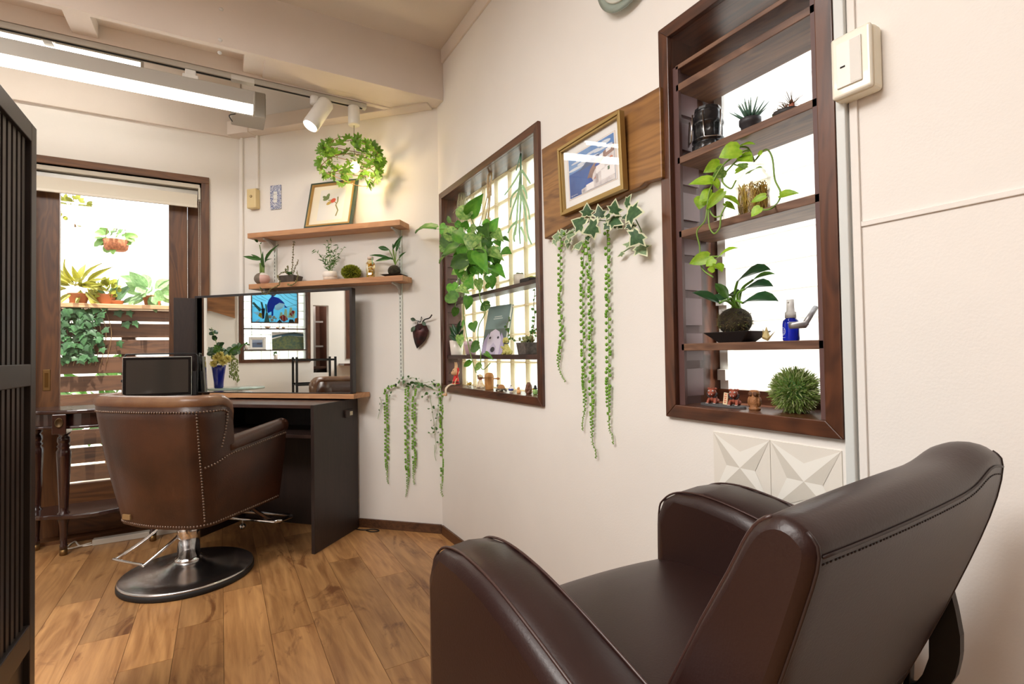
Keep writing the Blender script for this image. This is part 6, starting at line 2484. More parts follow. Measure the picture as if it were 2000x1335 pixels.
art('cliff_paint', (150, 122, 112), [[(.42, .30), (.5, .48), (.62, .60), (.8, .72), (1, .78), (1, .3), (.5, .16)]], .0009, var=.3)
art('village_paint', (228, 224, 222), [[(.28, 0), (.28, .10), (.38, .12), (.40, .22), (.52, .20), (.55, .34), (.60, .42), (.70, .46), (.78, .56), (1, .62), (1, 0)]], .0011, col2=(196, 190, 194), vs=60)
art('house_paint', (240, 238, 238), [[(.62, .30), (.62, .46), (.80, .50), (.80, .34)], [(.72, .10), (.72, .34), (1, .40), (1, .12)], [(.40, .02), (.40, .16), (.56, .18), (.56, .02)], [(.70, .62), (.70, .68), (.78, .70), (.78, .62)], [(.84, .66), (.84, .74), (.94, .76), (.94, .68)]], .0013)
art('dome_paint', (44, 88, 170), [[(.38, .155)] + [(.46 + .085 * math.cos(a), .16 + .125 * math.sin(a)) for a in [math.pi * (1 - k / 10) for k in range(11)]] + [(.55, .17)], [(.645 + .05 * math.cos(a), .475 + .07 * math.sin(a)) for a in [math.pi * (1 - k / 8) for k in range(9)]]], .0015)
art('roof_paint', (214, 140, 110), [[(.86, .48), (.98, .50), (.94, .55)], [(.56, .20), (.62, .21), (.60, .26)]], .0016)
art('shutter_paint', (92, 120, 96), [[(.86, .26), (.86, .34), (.90, .345), (.90, .265)]], .0017)
art('shade_paint', (176, 168, 170), [[(.60, .10), (.66, .10), (.66, .26), (.63, .30), (.60, .26)], [(.30, .02), (.36, .02), (.36, .08), (.30, .07)]], .0016)
flat(PO, 'signature', pic, mat('paint_white', (226, 226, 230), .6), strips=[([(iw * x, ih * y) for x, y in ((.06, .06), (.03, .045), (.05, .03), (.08, .04), (.09, .055), (.11, .035), (.14, .05), (.17, .045), (.19, .035))], .0006)], z=.0012)
m = MB(PM)
m.box((-wp / 2 + .015, .015, .0035), (wp / 2 - .015, hp_ - .015, .0050))
m.build('picture_glass', PICGL, pic)

# ivy and pearl garland below the picture
ig = thing('ivy_garland', 'variegated ivy garland with long pearl strands hanging below the wooden board', 'garland', (1.056, 1.3309, 1.0767))
ivl = [((1.018,1.2833,1.4323),(1.013,1.2757,1.4746),0.0557),((1.018,1.2174,1.4099),(1.018,1.2284,1.4595),0.0504),((1.018,1.1554,1.4076),(1.008,1.136,1.4485),0.0695),((1.028,1.1167,1.4237),(1.023,1.0846,1.4506),0.0477),((1.008,1.0871,1.3912),(1.003,1.0156,1.3778),0.0799),((1.013,1.2938,1.4041),(1.008,1.3603,1.4382),0.0749),((1.003,1.2147,1.3852),(0.998,1.2914,1.3736),0.0763),((1.018,1.1693,1.4095),(1.018,1.2002,1.4113),0.0397),((1.028,1.1836,1.3983),(1.028,1.1248,1.3708),0.0543),((1.028,1.1219,1.3961),(1.028,1.1157,1.3824),0.0319),((1.028,1.1911,1.3858),(1.018,1.2063,1.369),0.0427),((1.038,1.1721,1.3811),(1.038,1.1735,1.3672),0.0329),((1.028,1.0988,1.3664),(1.028,1.0952,1.343),0.0405),((1.018,1.0496,1.3293),(1.008,1.0836,1.2925),0.0783),((1.038,1.3078,1.3744),(1.033,1.2957,1.3529),0.0279),((1.028,1.2029,1.3933),(1.028,1.1844,1.3701),0.0334),((1.038,1.1538,1.3769),(1.038,1.1406,1.3615),0.0279),((1.038,1.0968,1.3625),(1.038,1.0888,1.3442),0.027)]
ivp_ = [((1.048,1.0858,1.3025),(1.038,1.0418,1.2641),0.0583),((1.048,1.1175,1.3132),(1.048,1.1584,1.3201),0.0238),((1.048,1.1491,1.2943),(1.048,1.1816,1.2843),0.0196),((1.053,1.3777,1.3674),(1.043,1.3596,1.3385),0.0606),((1.038,1.4616,1.4043),(1.028,1.5017,1.4116),0.052),((1.038,1.4397,1.4053),(1.033,1.4506,1.4307),0.0406),((1.038,1.4184,1.4026),(1.038,1.3685,1.3939),0.0509),((1.048,1.4299,1.3789),(1.048,1.4307,1.3519),0.0335),((1.038,1.497,1.4023),(1.038,1.4817,1.3715),0.0278),((1.038,1.428,1.3884),(1.038,1.3924,1.3742),0.0431)]
for b, e, w_ in ivl:
    leaf(ig, b, e, w_, (-.9, -.35, .25), 'ivy', IVYG, IVYC, roll=random.uniform(-.3, .3))
for b, e, w_ in ivp_:
    leaf(ig, b, e, w_, (-.9, -.35, .25), 'ivy', IVYP, IVYC, roll=random.uniform(-.3, .3))
ms, mbd = MB(), MB()
for i, L in enumerate(([(1.038,1.4436,1.4133),(1.048,1.4711,1.3781),(1.056,1.4889,1.2681),(1.056,1.4922,1.1581),(1.056,1.4857,1.0569),(1.056,1.5072,0.9747),(1.056,1.499,0.9288),(1.056,1.4657,0.8935)],
                      [(1.043,1.3249,1.3632),(1.054,1.3523,1.2836),(1.056,1.3617,1.1471),(1.056,1.3622,1.0353),(1.056,1.3607,0.9923),(1.056,1.3582,0.8895),(1.056,1.3604,0.8125),(1.056,1.3728,0.7684),(1.056,1.3739,0.734)],
                      [(1.043,1.3196,1.3588),(1.054,1.3198,1.2786),(1.056,1.3182,1.1435),(1.056,1.3205,0.9753),(1.056,1.3227,0.8073),(1.056,1.323,0.7069),(1.056,1.3081,0.6792),(1.056,1.3063,0.6513)],
                      [(1.038,1.2087,1.3746),(1.054,1.2288,1.3291),(1.056,1.2319,1.1362),(1.056,1.2341,0.9755),(1.056,1.2393,0.879),(1.056,1.2378,0.7638),(1.056,1.2218,0.7371),(1.056,1.2226,0.7101)])):
    strand(ms, mbd, L, .0052, 50 + i, den=1.0, out=(-.8, 0, 0), spread=(0, 1, 0))
ms.build('strand_stem', STEMG, ig)
o = mbd.build('pearl_bead', PEARL, ig)
o['kind'] = 'stuff'
m = MB()
for L in ([(1.038,1.4649,1.3995),(1.038,1.3797,1.4069),(1.038,1.2851,1.42),(1.038,1.2144,1.4035),(1.038,1.1486,1.4006),(1.038,1.1052,1.369),(1.038,1.0723,1.3347)], [(1.038,1.0837,1.376),(1.038,1.0678,1.3486),(1.038,1.062,1.3355)], [(1.048,1.1048,1.3061),(1.048,1.1266,1.3011),(1.048,1.1468,1.2955)], [(1.023, 1.287, 1.4354), (1.023, 1.2884, 1.4224)], [(1.038,1.3191,1.3597),(1.038,1.3107,1.3682),(1.038,1.3024,1.3767)], [(1.038,1.2144,1.4035),(1.038,1.2065,1.376),(1.038,1.2059,1.363)]):
    m.tube(curve3(L), .0016, 6)
m.build('vine', mat('vine_green', (92, 124, 62), .5), ig)

# star tiles below the tall window, facets printed in light and dark tones
LT_, DK_, BG_ = mat('tile_light', (238, 236, 228), .7), mat('tile_print_grey', (212, 207, 196), .7), mat('tile_ground', (229, 224, 214), .7)
tys = ((1.066, 0.8567, 0.7596)[1], (1.066, 0.712, 0.747)[1], (1.066, 0.5538, 0.7448)[1])
tzs = ((1.066, 0.8552, 0.8132)[2], (1.066, 0.7102, 0.8161)[2], (1.066, 0.8498, 0.6822)[2], (1.066, 0.569, 0.6827)[2])
tz1, tz0 = .795, .795 - (tys[0] - tys[2]) / 2
for i, lab in enumerate(('white star patterned wall tile farther from the armchair back', 'white star patterned wall tile nearest the cable duct')):
    ya, yb = (tys[0], (tys[0] + tys[2]) / 2) if i == 0 else ((tys[0] + tys[2]) / 2, tys[2])
    c = ((ya + yb) / 2, (tz0 + tz1) / 2)
    t = thing('star_tile', lab, 'wall tile', (XR, c[0], tz0), group=None)
    h_ = (ya - yb) / 2
    TF = frame((XR - .0035, c[0], c[1]), (0, -h_, 0), (0, 0, (tz1 - tz0) / 2), (-1, 0, 0))
    m = MB()
    m.box((XR - .0034, yb + .0006, tz0), (XR, ya - .0006, tz1))
    m.build('tile_body', BG_, t)
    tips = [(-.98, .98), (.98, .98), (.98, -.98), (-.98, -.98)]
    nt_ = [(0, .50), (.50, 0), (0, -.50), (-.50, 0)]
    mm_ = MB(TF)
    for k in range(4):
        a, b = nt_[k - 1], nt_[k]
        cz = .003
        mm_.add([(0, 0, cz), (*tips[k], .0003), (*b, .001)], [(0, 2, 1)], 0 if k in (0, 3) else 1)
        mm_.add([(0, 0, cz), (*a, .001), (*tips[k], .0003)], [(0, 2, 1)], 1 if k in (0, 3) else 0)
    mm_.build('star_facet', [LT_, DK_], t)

# wall switch on the duct
sw = thing('wall_switch', 'large ivory rocker switch box on the wall beside the tall window', 'switch', (XR, .535, 1.53))
s0, s1 = (1.034, 0.5401, 1.4875), (1.034, 0.4574, 1.5725)
syl, syr = (1.032, 0.5353, 1.5552)[1], (1.032, 0.463, 1.5184)[1]
szb, szt = (1.032, 0.5041, 1.4738)[2], (1.032, 0.5008, 1.5944)[2]
m = MB()
m.box((XR - .034, syr, szb), (XR, syl, szt))
m.build('box', mat('switch_side', (240, 234, 212), .35), sw, bevel=.008, seg=3)
m = MB()
m.box((XR - .042, syr + .001, szb + .001), (XR - .031, syl - .001, szt - .001))
m.build('plate', IVORY, sw, bevel=.006, seg=3)
dy = syl - syr
m = MB()
m.box((XR - .0455, syr + dy * .22, szb + .018), (XR - .041, syl - dy * .18, szt - .018))
rk_ = m.build('rocker', mat('rocker_ivory', (240, 238, 230), .3), sw, bevel=.001)
m = MB()
m.box((XR - .0460, syr + dy * .24, szb + .020), (XR - .0453, syl - dy * .52, szt - .020))
m.build('rocker_half', mat('rocker_grey', (216, 212, 204), .35), rk_)
m = MB()
m.box((XR - .0462, syl - dy * .40, (szb + szt) / 2 - .006), (XR - .0452, syl - dy * .28, (szb + szt) / 2 - .003))
m.build('indicator', DARK, rk_)

# glass wall clock cut off by the upper edge of the picture
ck = (1.038, 1.11, 2.016)
cr = .13
CKF = frame((XR, ck[1], ck[2] + cr), (0, -1, 0), (0, 0, 1), (-1, 0, 0))
cl = thing('wall_clock', 'round glass rimmed wall clock high on the right wall', 'clock', (XR, ck[1], ck[2]))
m = MB()
m.lathe([(cr * .80, .022), (cr, .022), (cr, .028), (cr * .80, .028), (cr * .80, .022)], 64, fr=CKF, caps=False)
m.build('glass_ring', mat('clock_glass', (190, 204, 194), .08, trans=.5), cl)
m = MB()
m.lathe([(cr * .80, .012), (cr * .82, .02), (cr * .82, .032), (cr * .78, .034), (cr * .76, .028), (0, .028)], 64, fr=CKF)
m.build('face', mat('clock_face', (206, 208, 196), .4), cl)
m = MB()
m.lathe([(.03, 0), (.03, .013), (0, .013)], 20, fr=CKF)
m.build('mount', ALU, cl)
m = MB(CKF)
m.box((-.003, -.01, .030), (.003, cr * .45, .032))
m.box((-.01, -.003, .0325), (cr * .6, .003, .034))
m.build('hand', BLACK, cl)

# ================================================================== WINDOW 1: what stands and hangs in it
SZ, A3, A2 = W1[2], .990, 1.286
XW = XR + .042


def wp1(px_y, z, x=None):
    return (XW if x is None else x, px_y, z)


# hanging pothos
pot = V((1.078, 2.1516, 1.4649))
pth = thing('hanging_pothos', 'lush hanging pothos in a blue pot on a jute hanger in the glass block window', 'hanging plant', (pot.x, pot.y, pot.z - .05))
m = MB()
m.lathe([(.028, -.05), (.036, -.04), (.042, .03), (.044, .032), (.038, .032), (.036, .02), (0, .02)], 22, fr=stand(pot))
m.build('pot', mat('pot_blue', (38, 92, 168), .3), pth)
hk = V((1.113, 2.1128, 1.8301))
m = MB()
for dx, dy in ((-.03, .035), (.03, .03), (0, -.04), (-.02, -.02)):
    m.tube(curve3([hk, hk.lerp(pot, .45) + V((dx * .4, dy * .5, 0)), pot + V((dx, dy, .03)), pot + V((dx * .6, dy * .6, -.05))], 5), .0022, 6)
m.tube(curve3([hk + V((0, 0, .03)), hk + V((-.01, .012, .0)), hk + V((-.012, .016, -.06)), hk + V((-.01, .012, -.10))], 5), .006, 8)
m.tube(curve3([hk + V((0, 0, .03)), hk, hk + V((-.006, -.002, -.04)), hk + V((-.004, 0, -.09))], 5), .004, 8)
m.build('jute_hanger', ROPE, pth)
m = MB()
bd = V((1.088, 2.0971, 1.624))
for k in range(4):
    m.ball(bd + V((0, 0, -.014 * k)), .0085, 12, 8)
m.build('wooden_bead', mat('bead_wood', (214, 188, 150), .6), pth)
m = MB()
m.tube(curve3([(hk.x, hk.y, W1[3]), (hk.x, hk.y, hk.z + .03), (hk.x - .006, hk.y + .004, hk.z + .022)], 4), .002, 5)
m.build('hook', BRASS, pth)
pl1 = [((0.968,2.468,1.6451),(0.928,2.6953,1.6806),0.056),((1.008,2.1436,1.6463),(1.018,2.0204,1.7074),0.0766),((1.008,2.1288,1.6362),(0.988,2.2685,1.7013),0.0735),((1.008,2.3616,1.661),(1.008,2.4069,1.7049),0.0263),((1.028,2.3087,1.6235),(1.028,2.3158,1.6645),0.0463),((0.998,2.4046,1.6521),(0.978,2.4369,1.6108),0.0666),((0.988,2.2698,1.5566),(0.978,2.3692,1.6349),0.0761),((0.988,2.2903,1.5506),(0.958,2.4105,1.5681),0.0803),((1.028,2.2431,1.609),(1.028,2.2073,1.6343),0.0471),((0.988,2.1578,1.5242),(0.978,2.2875,1.5978),0.0644),((0.978,2.0213,1.5206),(0.948,2.0311,1.4524),0.0973),((1.008,2.0091,1.5611),(0.978,1.8925,1.488),0.062),((1.038,1.9724,1.5288),(1.038,1.9156,1.5811),0.0656),((1.018,2.0316,1.5735),(1.018,1.9548,1.5724),0.046),((1.028,1.9304,1.5188),(1.008,1.8238,1.4597),0.0563),((1.048,1.9145,1.4876),(1.038,1.8226,1.4624),0.0337),((1.038,1.8918,1.426),(1.028,1.7918,1.4055),0.0572),((0.988,2.23,1.5087),(0.958,2.3849,1.4934),0.0714),((0.988,2.2307,1.4856),(0.958,2.4233,1.4683),0.0714),((0.988,2.1151,1.4298),(0.958,2.2802,1.4215),0.0719),((0.978,2.0071,1.4384),(0.958,2.0232,1.3847),0.0779),((0.978,1.9931,1.4432),(0.948,1.8514,1.3299),0.0734),((1.018,1.9786,1.4428),(0.998,1.808,1.3822),0.0605),((1.038,1.952,1.4337),(1.028,1.9163,1.3612),0.0602),((1.018,1.9611,1.3703),(0.998,1.7906,1.3081),0.0584),((0.998,2.2475,1.4159),(0.988,2.2108,1.3517),0.0522),((0.988,2.1158,1.4077),(0.978,2.2226,1.3856),0.0548),((1.008,1.962,1.3486),(0.998,1.9897,1.3247),0.0502),((0.998,2.0501,1.3856),(0.988,1.9759,1.3403),0.0468),((0.988,2.1446,1.4572),(0.988,2.2249,1.5144),0.064),((0.998,2.0466,1.4968),(0.978,1.9629,1.4516),0.0619),((1.018,1.9771,1.4912),(1.008,1.9457,1.451),0.0442),((0.998,2.3788,1.6077),(0.978,2.372,1.5505),0.0603),((1.008,2.2325,1.5677),(1.008,2.2637,1.6147),0.0539),((1.018,2.1447,1.5699),(1.018,2.0854,1.5761),0.0523),((1.008,1.9864,1.419),(0.988,1.8713,1.3805),0.0491),((0.988,2.2076,1.4485),(0.978,2.2489,1.488),0.0531),((0.988,2.057,1.4108),(0.978,1.9547,1.3754),0.0586),((0.998,2.4173,1.5484),(0.978,2.4249,1.5161),0.0525),((0.998,2.0057,1.4643),(0.978,1.9011,1.4196),0.0494),((1.038,1.9375,1.4852),(1.028,1.8825,1.4498),0.0404)]
pl2 = [((1.008,2.3534,1.3476),(0.998,2.3168,1.2799),0.064),((1.008,2.2711,1.3164),(1.008,2.1591,1.2814),0.0529),((0.998,2.2692,1.2648),(0.978,2.3949,1.289),0.0713),((1.008,2.1665,1.2637),(0.998,2.1632,1.2008),0.0524),((1.008,2.1639,1.3442),(0.998,2.091,1.2919),0.0599),((1.018,2.0798,1.3337),(1.008,2.0362,1.2712),0.0451),((1.018,2.3267,1.2255),(1.018,2.3666,1.1805),0.0397),((1.018,2.2336,1.1526),(1.018,2.2637,1.1114),0.0369),((1.018,2.1379,1.1411),(1.008,2.1079,1.0952),0.0519),((1.018,2.2908,1.0867),(1.008,2.2586,1.0261),0.0431),((1.018,2.0766,1.0343),(1.008,2.1609,1.0131),0.058),((1.018,2.016,0.9977),(1.008,1.925,0.9722),0.0241),((1.018,2.1704,0.9641),(1.008,2.2301,0.9316),0.0285),((1.018,2.0568,0.9482),(1.008,2.1135,0.9185),0.0331),((1.028,1.9871,1.2136),(1.018,2.0716,1.193),0.0436),((1.038,2.0035,1.3083),(1.038,2.0489,1.2873),0.0227),((1.008,2.1113,1.3146),(0.998,2.1711,1.2984),0.0441),((1.008,2.2198,1.3369),(1.008,2.1633,1.3615),0.0458)]
rr = random.Random(44)
plx = []
for k in range(34):
    a = pot + V((rr.uniform(-.05, .05), rr.uniform(-.10, .17), rr.uniform(-.10, .14)))
    d = V((rr.uniform(-.5, .1), rr.uniform(-1, 1), rr.uniform(-.9, .3))).normalized()
    plx.append((a, a + d * rr.uniform(.055, .085), rr.uniform(.045, .07)))
for k, (b, e, w_) in enumerate(pl1 + pl2 + plx):
    leaf(pth, b, e, w_, CAMW if k % 3 else (-.8, -.5, .5), 'heart', (LEAFY, LEAFY, LEAFV, LEAFM)[k % 4])
m = MB()
pc_ = pot + V((0, 0, .03))
for k, (b, e, w_) in enumerate(pl1):
    m.tube(curve3([pc_, pc_.lerp(V(b), .55) + V((-.01, 0, .03)), V(b)], 4), .0016, 5)
for L in ([(1.008,2.2311,1.43),(1.013,2.2259,1.27),(1.018,2.2461,1.2068),(1.018,2.2208,1.1106),(1.018,2.1823,1.0161),(1.018,2.1439,0.9528),(1.018,2.1126,0.9081)], [(1.008,2.0578,1.3802),(1.018,2.0633,1.2535),(1.018,2.0102,1.1826),(1.018,2.0737,1.1262),(1.018,2.0881,1.0709),(1.018,2.065,1.0036),(1.018,2.0609,0.9371),(1.018,2.0304,0.9267),(1.018,1.97,0.9547)], [(1.018,2.0633,1.2535),(1.018,2.0455,1.224),(1.023,1.9834,1.2104)], [(1.008,2.2905,1.4032),(1.008,2.2782,1.3232),(1.013,2.3381,1.2263)]):
    m.tube(curve3(L), .0022, 6)
m.build('vine', STEMG, pth)

# Spanish moss and staghorn fronds hanging from the head of the window
mt_ = V((1.118, 2.4574, 1.8633))
sm = thing('spanish_moss', 'pale wispy air plant moss hanging in the left corner of the glass block window', 'plant', mt_)
m = MB()
m.tube(curve3([(mt_.x, mt_.y, W1[3]), mt_], 3), .0016, 5)
m.build('hook', BRASS, sm)
rr = random.Random(12)
m = MB()
for k in range(60):
    a = mt_ + V((rr.uniform(-.015, .015), rr.uniform(-.03, .03), rr.uniform(-.02, .01)))
    L = rr.uniform(.08, .34)
    w2 = rr.uniform(-.035, .035)
    m.tube(curve3([a, a + V((rr.uniform(-.02, .02), w2, -L * .5)), a + V((rr.uniform(-.02, .02), w2 * 1.2 + rr.uniform(-.015, .015), -L))], 4), .0009, 4)
o = m.build('strand', mat('moss_silver', (178, 172, 140), .9), sm)
o['kind'] = 'stuff'
sg1 = V((1.113, 1.8429, 1.8456))
sf = thing('staghorn_fern', 'pale green antler shaped fern hanging upside down at the right of the glass block window', 'hanging plant', sg1)
m = MB()
m.tube(curve3([(sg1.x, sg1.y, W1[3]), sg1 + V((0, .004, .02)), sg1], 3), .0018, 5)
m.build('hook', BRASS, sf)
STG = mat('leaf_staghorn', (176, 202, 160), .55, col2=(136, 172, 130), vs=20, transl=.35, objvar=.2)
m = MB()
m.tube([sg1, (1.108, 1.8367, 1.7724)], .004, 6)
m.tube(curve3([sg1, sg1 + V((0, .02, -.03)), sg1 + V((0, .04, -.06))], 3), .0025, 6)
m.build('stalk', mat('stalk_green', (96, 140, 110), .5), sf)


def frond(parent, pts, w0, w1, nm='frond'):
    cv = curve3(pts, 5)
    rows = []
    for i, p in enumerate(cv):
        f = i / (len(cv) - 1)
        w_ = w0 + (w1 - w0) * f
        d = (cv[min(i + 1, len(cv) - 1)] - cv[max(i - 1, 0)]).normalized()
        sd = d.cross(V((-.8, -.6, 0))).normalized()
        rows.append([p - sd * w_, p + V((-.002, 0, 0)), p + sd * w_])
    m = MB()
    m.grid(rows)
    return m.build(nm, STG, parent)


for L in ([(1.108,1.8357,1.7718),(1.108,1.8494,1.6992),(1.108,1.9108,1.6259),(1.108,1.9365,1.5835)], [(1.108,1.8357,1.7718),(1.108,1.8327,1.6825),(1.108,1.785,1.5998),(1.108,1.7703,1.5445)], [(1.108,1.8357,1.7718),(1.108,1.8831,1.745),(1.108,1.9322,1.7231),(1.108,1.9805,1.7059)], [(1.108,1.83,1.77),(1.108,1.792,1.7289),(1.108,1.7605,1.6906)], [(1.108,1.8358,1.766),(1.108,1.8623,1.6553),(1.108,1.8769,1.5635),(1.108,1.8905,1.5066)], [(1.108,1.8358,1.766),(1.108,1.8394,1.6491),(1.108,1.8544,1.5346),(1.108,1.8509,1.46)], [(1.108,1.8383,1.6842),(1.108,1.8072,1.5938),(1.108,1.7883,1.4911),(1.108,1.7596,1.4395)], [(1.108,1.8494,1.6992),(1.108,1.9151,1.6817),(1.108,1.9287,1.6366)], [(1.108,1.8263,1.7042),(1.108,1.7994,1.6673),(1.108,1.7893,1.6355)], [(1.108,1.8769,1.5635),(1.108,1.9253,1.5504),(1.108,1.9568,1.5297)], [(1.108,1.8835,1.5411),(1.108,1.9025,1.5031),(1.108,1.8973,1.478)], [(1.108,1.843,1.5321),(1.108,1.8159,1.4911),(1.108,1.8002,1.4589)]):
    frond(sf, L, .0055, .0032)

# glass vase with roots, upper shelf left
yv = (1.11, 2.4832, 1.3363)[1]
gv = thing('glass_vase', 'clear glass bottle vase with pale moss at the left end of the upper window shelf', 'vase', (XW, yv, A2))
m = MB()
m.lathe([(.030, 0), (.036, .006), (.036, .07), (.030, .09), (.014, .105), (.013, .125), (.017, .130)], 24, fr=stand((XW, yv, A2 + .0005)))
m.build('glass', clear_glass('vase_glass', (240, 246, 244), .14), gv)
rr = random.Random(14)
m = MB()
for k in range(40):
    P = [V((XW + rr.uniform(-.026, .026), yv + rr.uniform(-.026, .026), A2 + rr.uniform(.006, .075))) for j in range(4)]
    m.tube(curve3(P, 3), .0008, 4)
o = m.build('moss_fill', MATS['moss_silver'], gv)
o['kind'] = 'stuff'

# ribbed pot with cactus and slate dish, upper shelf right
yv = (1.11, 1.8675, 1.2968)[1]
t = thing('cactus_pot', 'small ribbed white pot with tiny cacti on the upper window shelf', 'plant', (XW, yv, A2))
m = MB()
rib = [(.022 + (.0012 if k % 2 else 0), k) for k in range(2)]
n = 36
rows = []
for r_, z in ((.019, 0), (.022, .003), (.0235, .046), (.021, .0465), (.020, .042)):
    rows.append([(XW + (r_ + (.001 if k % 2 else 0)) * math.cos(2 * math.pi * k / n), yv + (r_ + (.001 if k % 2 else 0)) * math.sin(2 * math.pi * k / n), A2 + z) for k in range(n)])
m.grid(rows, closed=True)
m.build('pot', mat('pot_ribbed', (226, 214, 200), .5), t)
m = MB()
rr = random.Random(15)
for k in range(16):
    a = rr.random() * 6.28
    q = rr.uniform(0, .015)
    m.ball((XW + q * math.cos(a), yv + q * math.sin(a), A2 + .046), (.006, .006, .008), 8, 6)
o = m.build('cactus', mat('cactus_green', (112, 120, 84), .8, var=.3, vs=80), t)
o['kind'] = 'stuff'
yv = (1.108, 1.7809, 1.3006)[1]
t = thing('slate_dish', 'black slate dish with moss at the right end of the upper window shelf', 'dish', (XW, yv, A2))
m = MB()
m.prism([(yv + .045, -.022), (yv + .03, -.030), (yv - .035, -.028), (yv - .042, .01), (yv - .02, .03), (yv + .03, .026)], A2 + .0005, A2 + .018, fr=frame((XW, 0, 0), (0, 1, 0), (1, 0, 0), (0, 0, 1)))
m.build('slate', mat('slate', (52, 48, 46), .7, bump=.5, bs=80), t, bevel=.004)
m = MB()
for k in range(14):
    m.ball((XW + rr.uniform(-.012, .012), yv - .012 + rr.uniform(-.018, .012), A2 + .018), (.007, .007, .006), 8, 5)
o = m.build('moss_tuft', mat('moss_bright', (148, 156, 56), .9), t)
o['kind'] = 'stuff'

# pots, book, dog and square pot on the lower shelf
def pot1(name, label, px0, px1, h, mm, prof=None):
    pass


yv, rv = (2.5417, 0.0387)
t = thing('white_pot', 'plain white ceramic pot of dark succulent leaves at the left of the lower window shelf', 'plant', (XW, yv, A3))
m = MB()
m.lathe([(rv * .76, 0), (rv * .8, .003), (rv, .078), (rv * .93, .079), (rv * .88, .068), (0, .066)], 28, fr=stand((XW, yv, A3)))
m.build('pot', CERAM, t)
for b, e, w_ in [((1.068,2.4624,1.0706),(1.058,2.5032,1.1109),0.0193),((1.068,2.446,1.0829),(1.048,2.4867,1.1425),0.0218),((1.068,2.4297,1.0951),(1.048,2.4536,1.1536),0.0217),((1.078,2.4446,1.0957),(1.068,2.3961,1.1696),0.0218),((1.088,2.4668,1.1096),(1.088,2.4107,1.1454),0.0194),((1.068,2.4387,1.0635),(1.048,2.4965,1.0976),0.023),((1.088,2.4516,1.0896),(1.088,2.4039,1.1196),0.018)]:
    leaf(t, b, e, w_, CAMW, 'oval', LEAFD)
yv, rv = (2.3691, 0.0354)
yv -= .006
t = thing('lilac_pot', 'lilac striped ceramic pot with a small cactus beside the book', 'plant', (XW, yv, A3))
m = MB()
m.lathe([(rv * .6, 0), (rv * .72, .004), (rv * .95, .045), (rv, .060), (rv, .068), (rv * .93, .069), (rv * .88, .058), (0, .056)], 28, fr=stand((XW, yv, A3)))
m.build('pot', mat('pot_lilac', (214, 184, 196), .4), t)
m = MB()
for z_ in (.052, .060):
    m.lathe([(rv * .985, z_), (rv * 1.012, z_ + .002), (rv * .99, z_ + .004)], 28, fr=stand((XW, yv, A3)))
m.build('glaze_stripe', mat('pot_lilac_pale', (232, 216, 220), .4), t)
m = MB()
m.ball((XW, yv + .005, A3 + .068), (.009, .009, .014), 10, 8)
m.build('cactus', MATS['cactus_green'], t)

# the book with a dog on its cover
ba, bb = (1.098, 2.218, 0.989)[1], (1.098, 2.03, 0.9884)[1]
bh = (1.118, 2.0645, 1.2272)[2] - A3
bk2 = thing('picture_book', 'picture book with a white dog on its grey green cover on the window shelf', 'book', (XR + .05, (ba + bb) / 2, A3))
BF = frame((XR + .028, ba, A3 + .001), (.10, -.995, 0), (.2, 0, .98), (-.975, -.1, .2))
bw_ = (ba - bb) * 1.0
COV = mat('cover_grey_green', (120, 142, 140), .35)
m = MB(BF)
m.box((0, 0, -.016), (bw_, bh, -.0135))
m.box((0, 0, -.0025), (bw_, bh, 0))
m.box((0, 0, -.0160), (.003, bh, 0))
m.build('cover', COV, bk2)
m = MB(BF)
m.box((.003, .002, -.0134), (bw_ - .003, bh - .002, -.0026))
m.build('page_block', PAPER, bk2)


def bart(name, col, polys, z):
    m = MB(BF)
    for p in polys:
        m.add([(bw_ * x, bh * y, z) for x, y in p], [tuple(range(len(p)))])
    return m.build(name, mat('book_' + name, col, .45), bk2)


bart('photo_ground', (92, 104, 98), [[(0, 0), (1, 0), (1, .52), (0, .52)]], .0004)
bart('dog_ear', (186, 172, 206), [[(.08, 0), (.0, .10), (.06, .30), (.22, .44), (.30, .20), (.24, 0)]], .0008)
bart('dog_ear', (186, 172, 206), [[(.78, 0), (.72, .2), (.80, .44), (.94, .30), (.98, .06), (.92, 0)]], .0008)
bart('dog_head', (222, 212, 230), [[(.22, .0), (.20, .30), (.30, .46), (.50, .515), (.70, .46), (.82, .30), (.80, .0)]], .0011)
bart('dog_muzzle', (198, 186, 212), [[(.36, .0), (.38, .16), (.50, .24), (.64, .16), (.66, .0)]], .0013)
bart('dog_nose', (40, 34, 44), [ell(.51, .10, .10, .055), ell(.32, .34, .045, .025), ell(.68, .34, .045, .025)], .0016)
bart('title_line', (206, 212, 208), [[(.36, .76), (.70, .765), (.70, .782), (.36, .777)], [(.33, .72), (.74, .725), (.74, .742), (.33, .737)]], .0006)

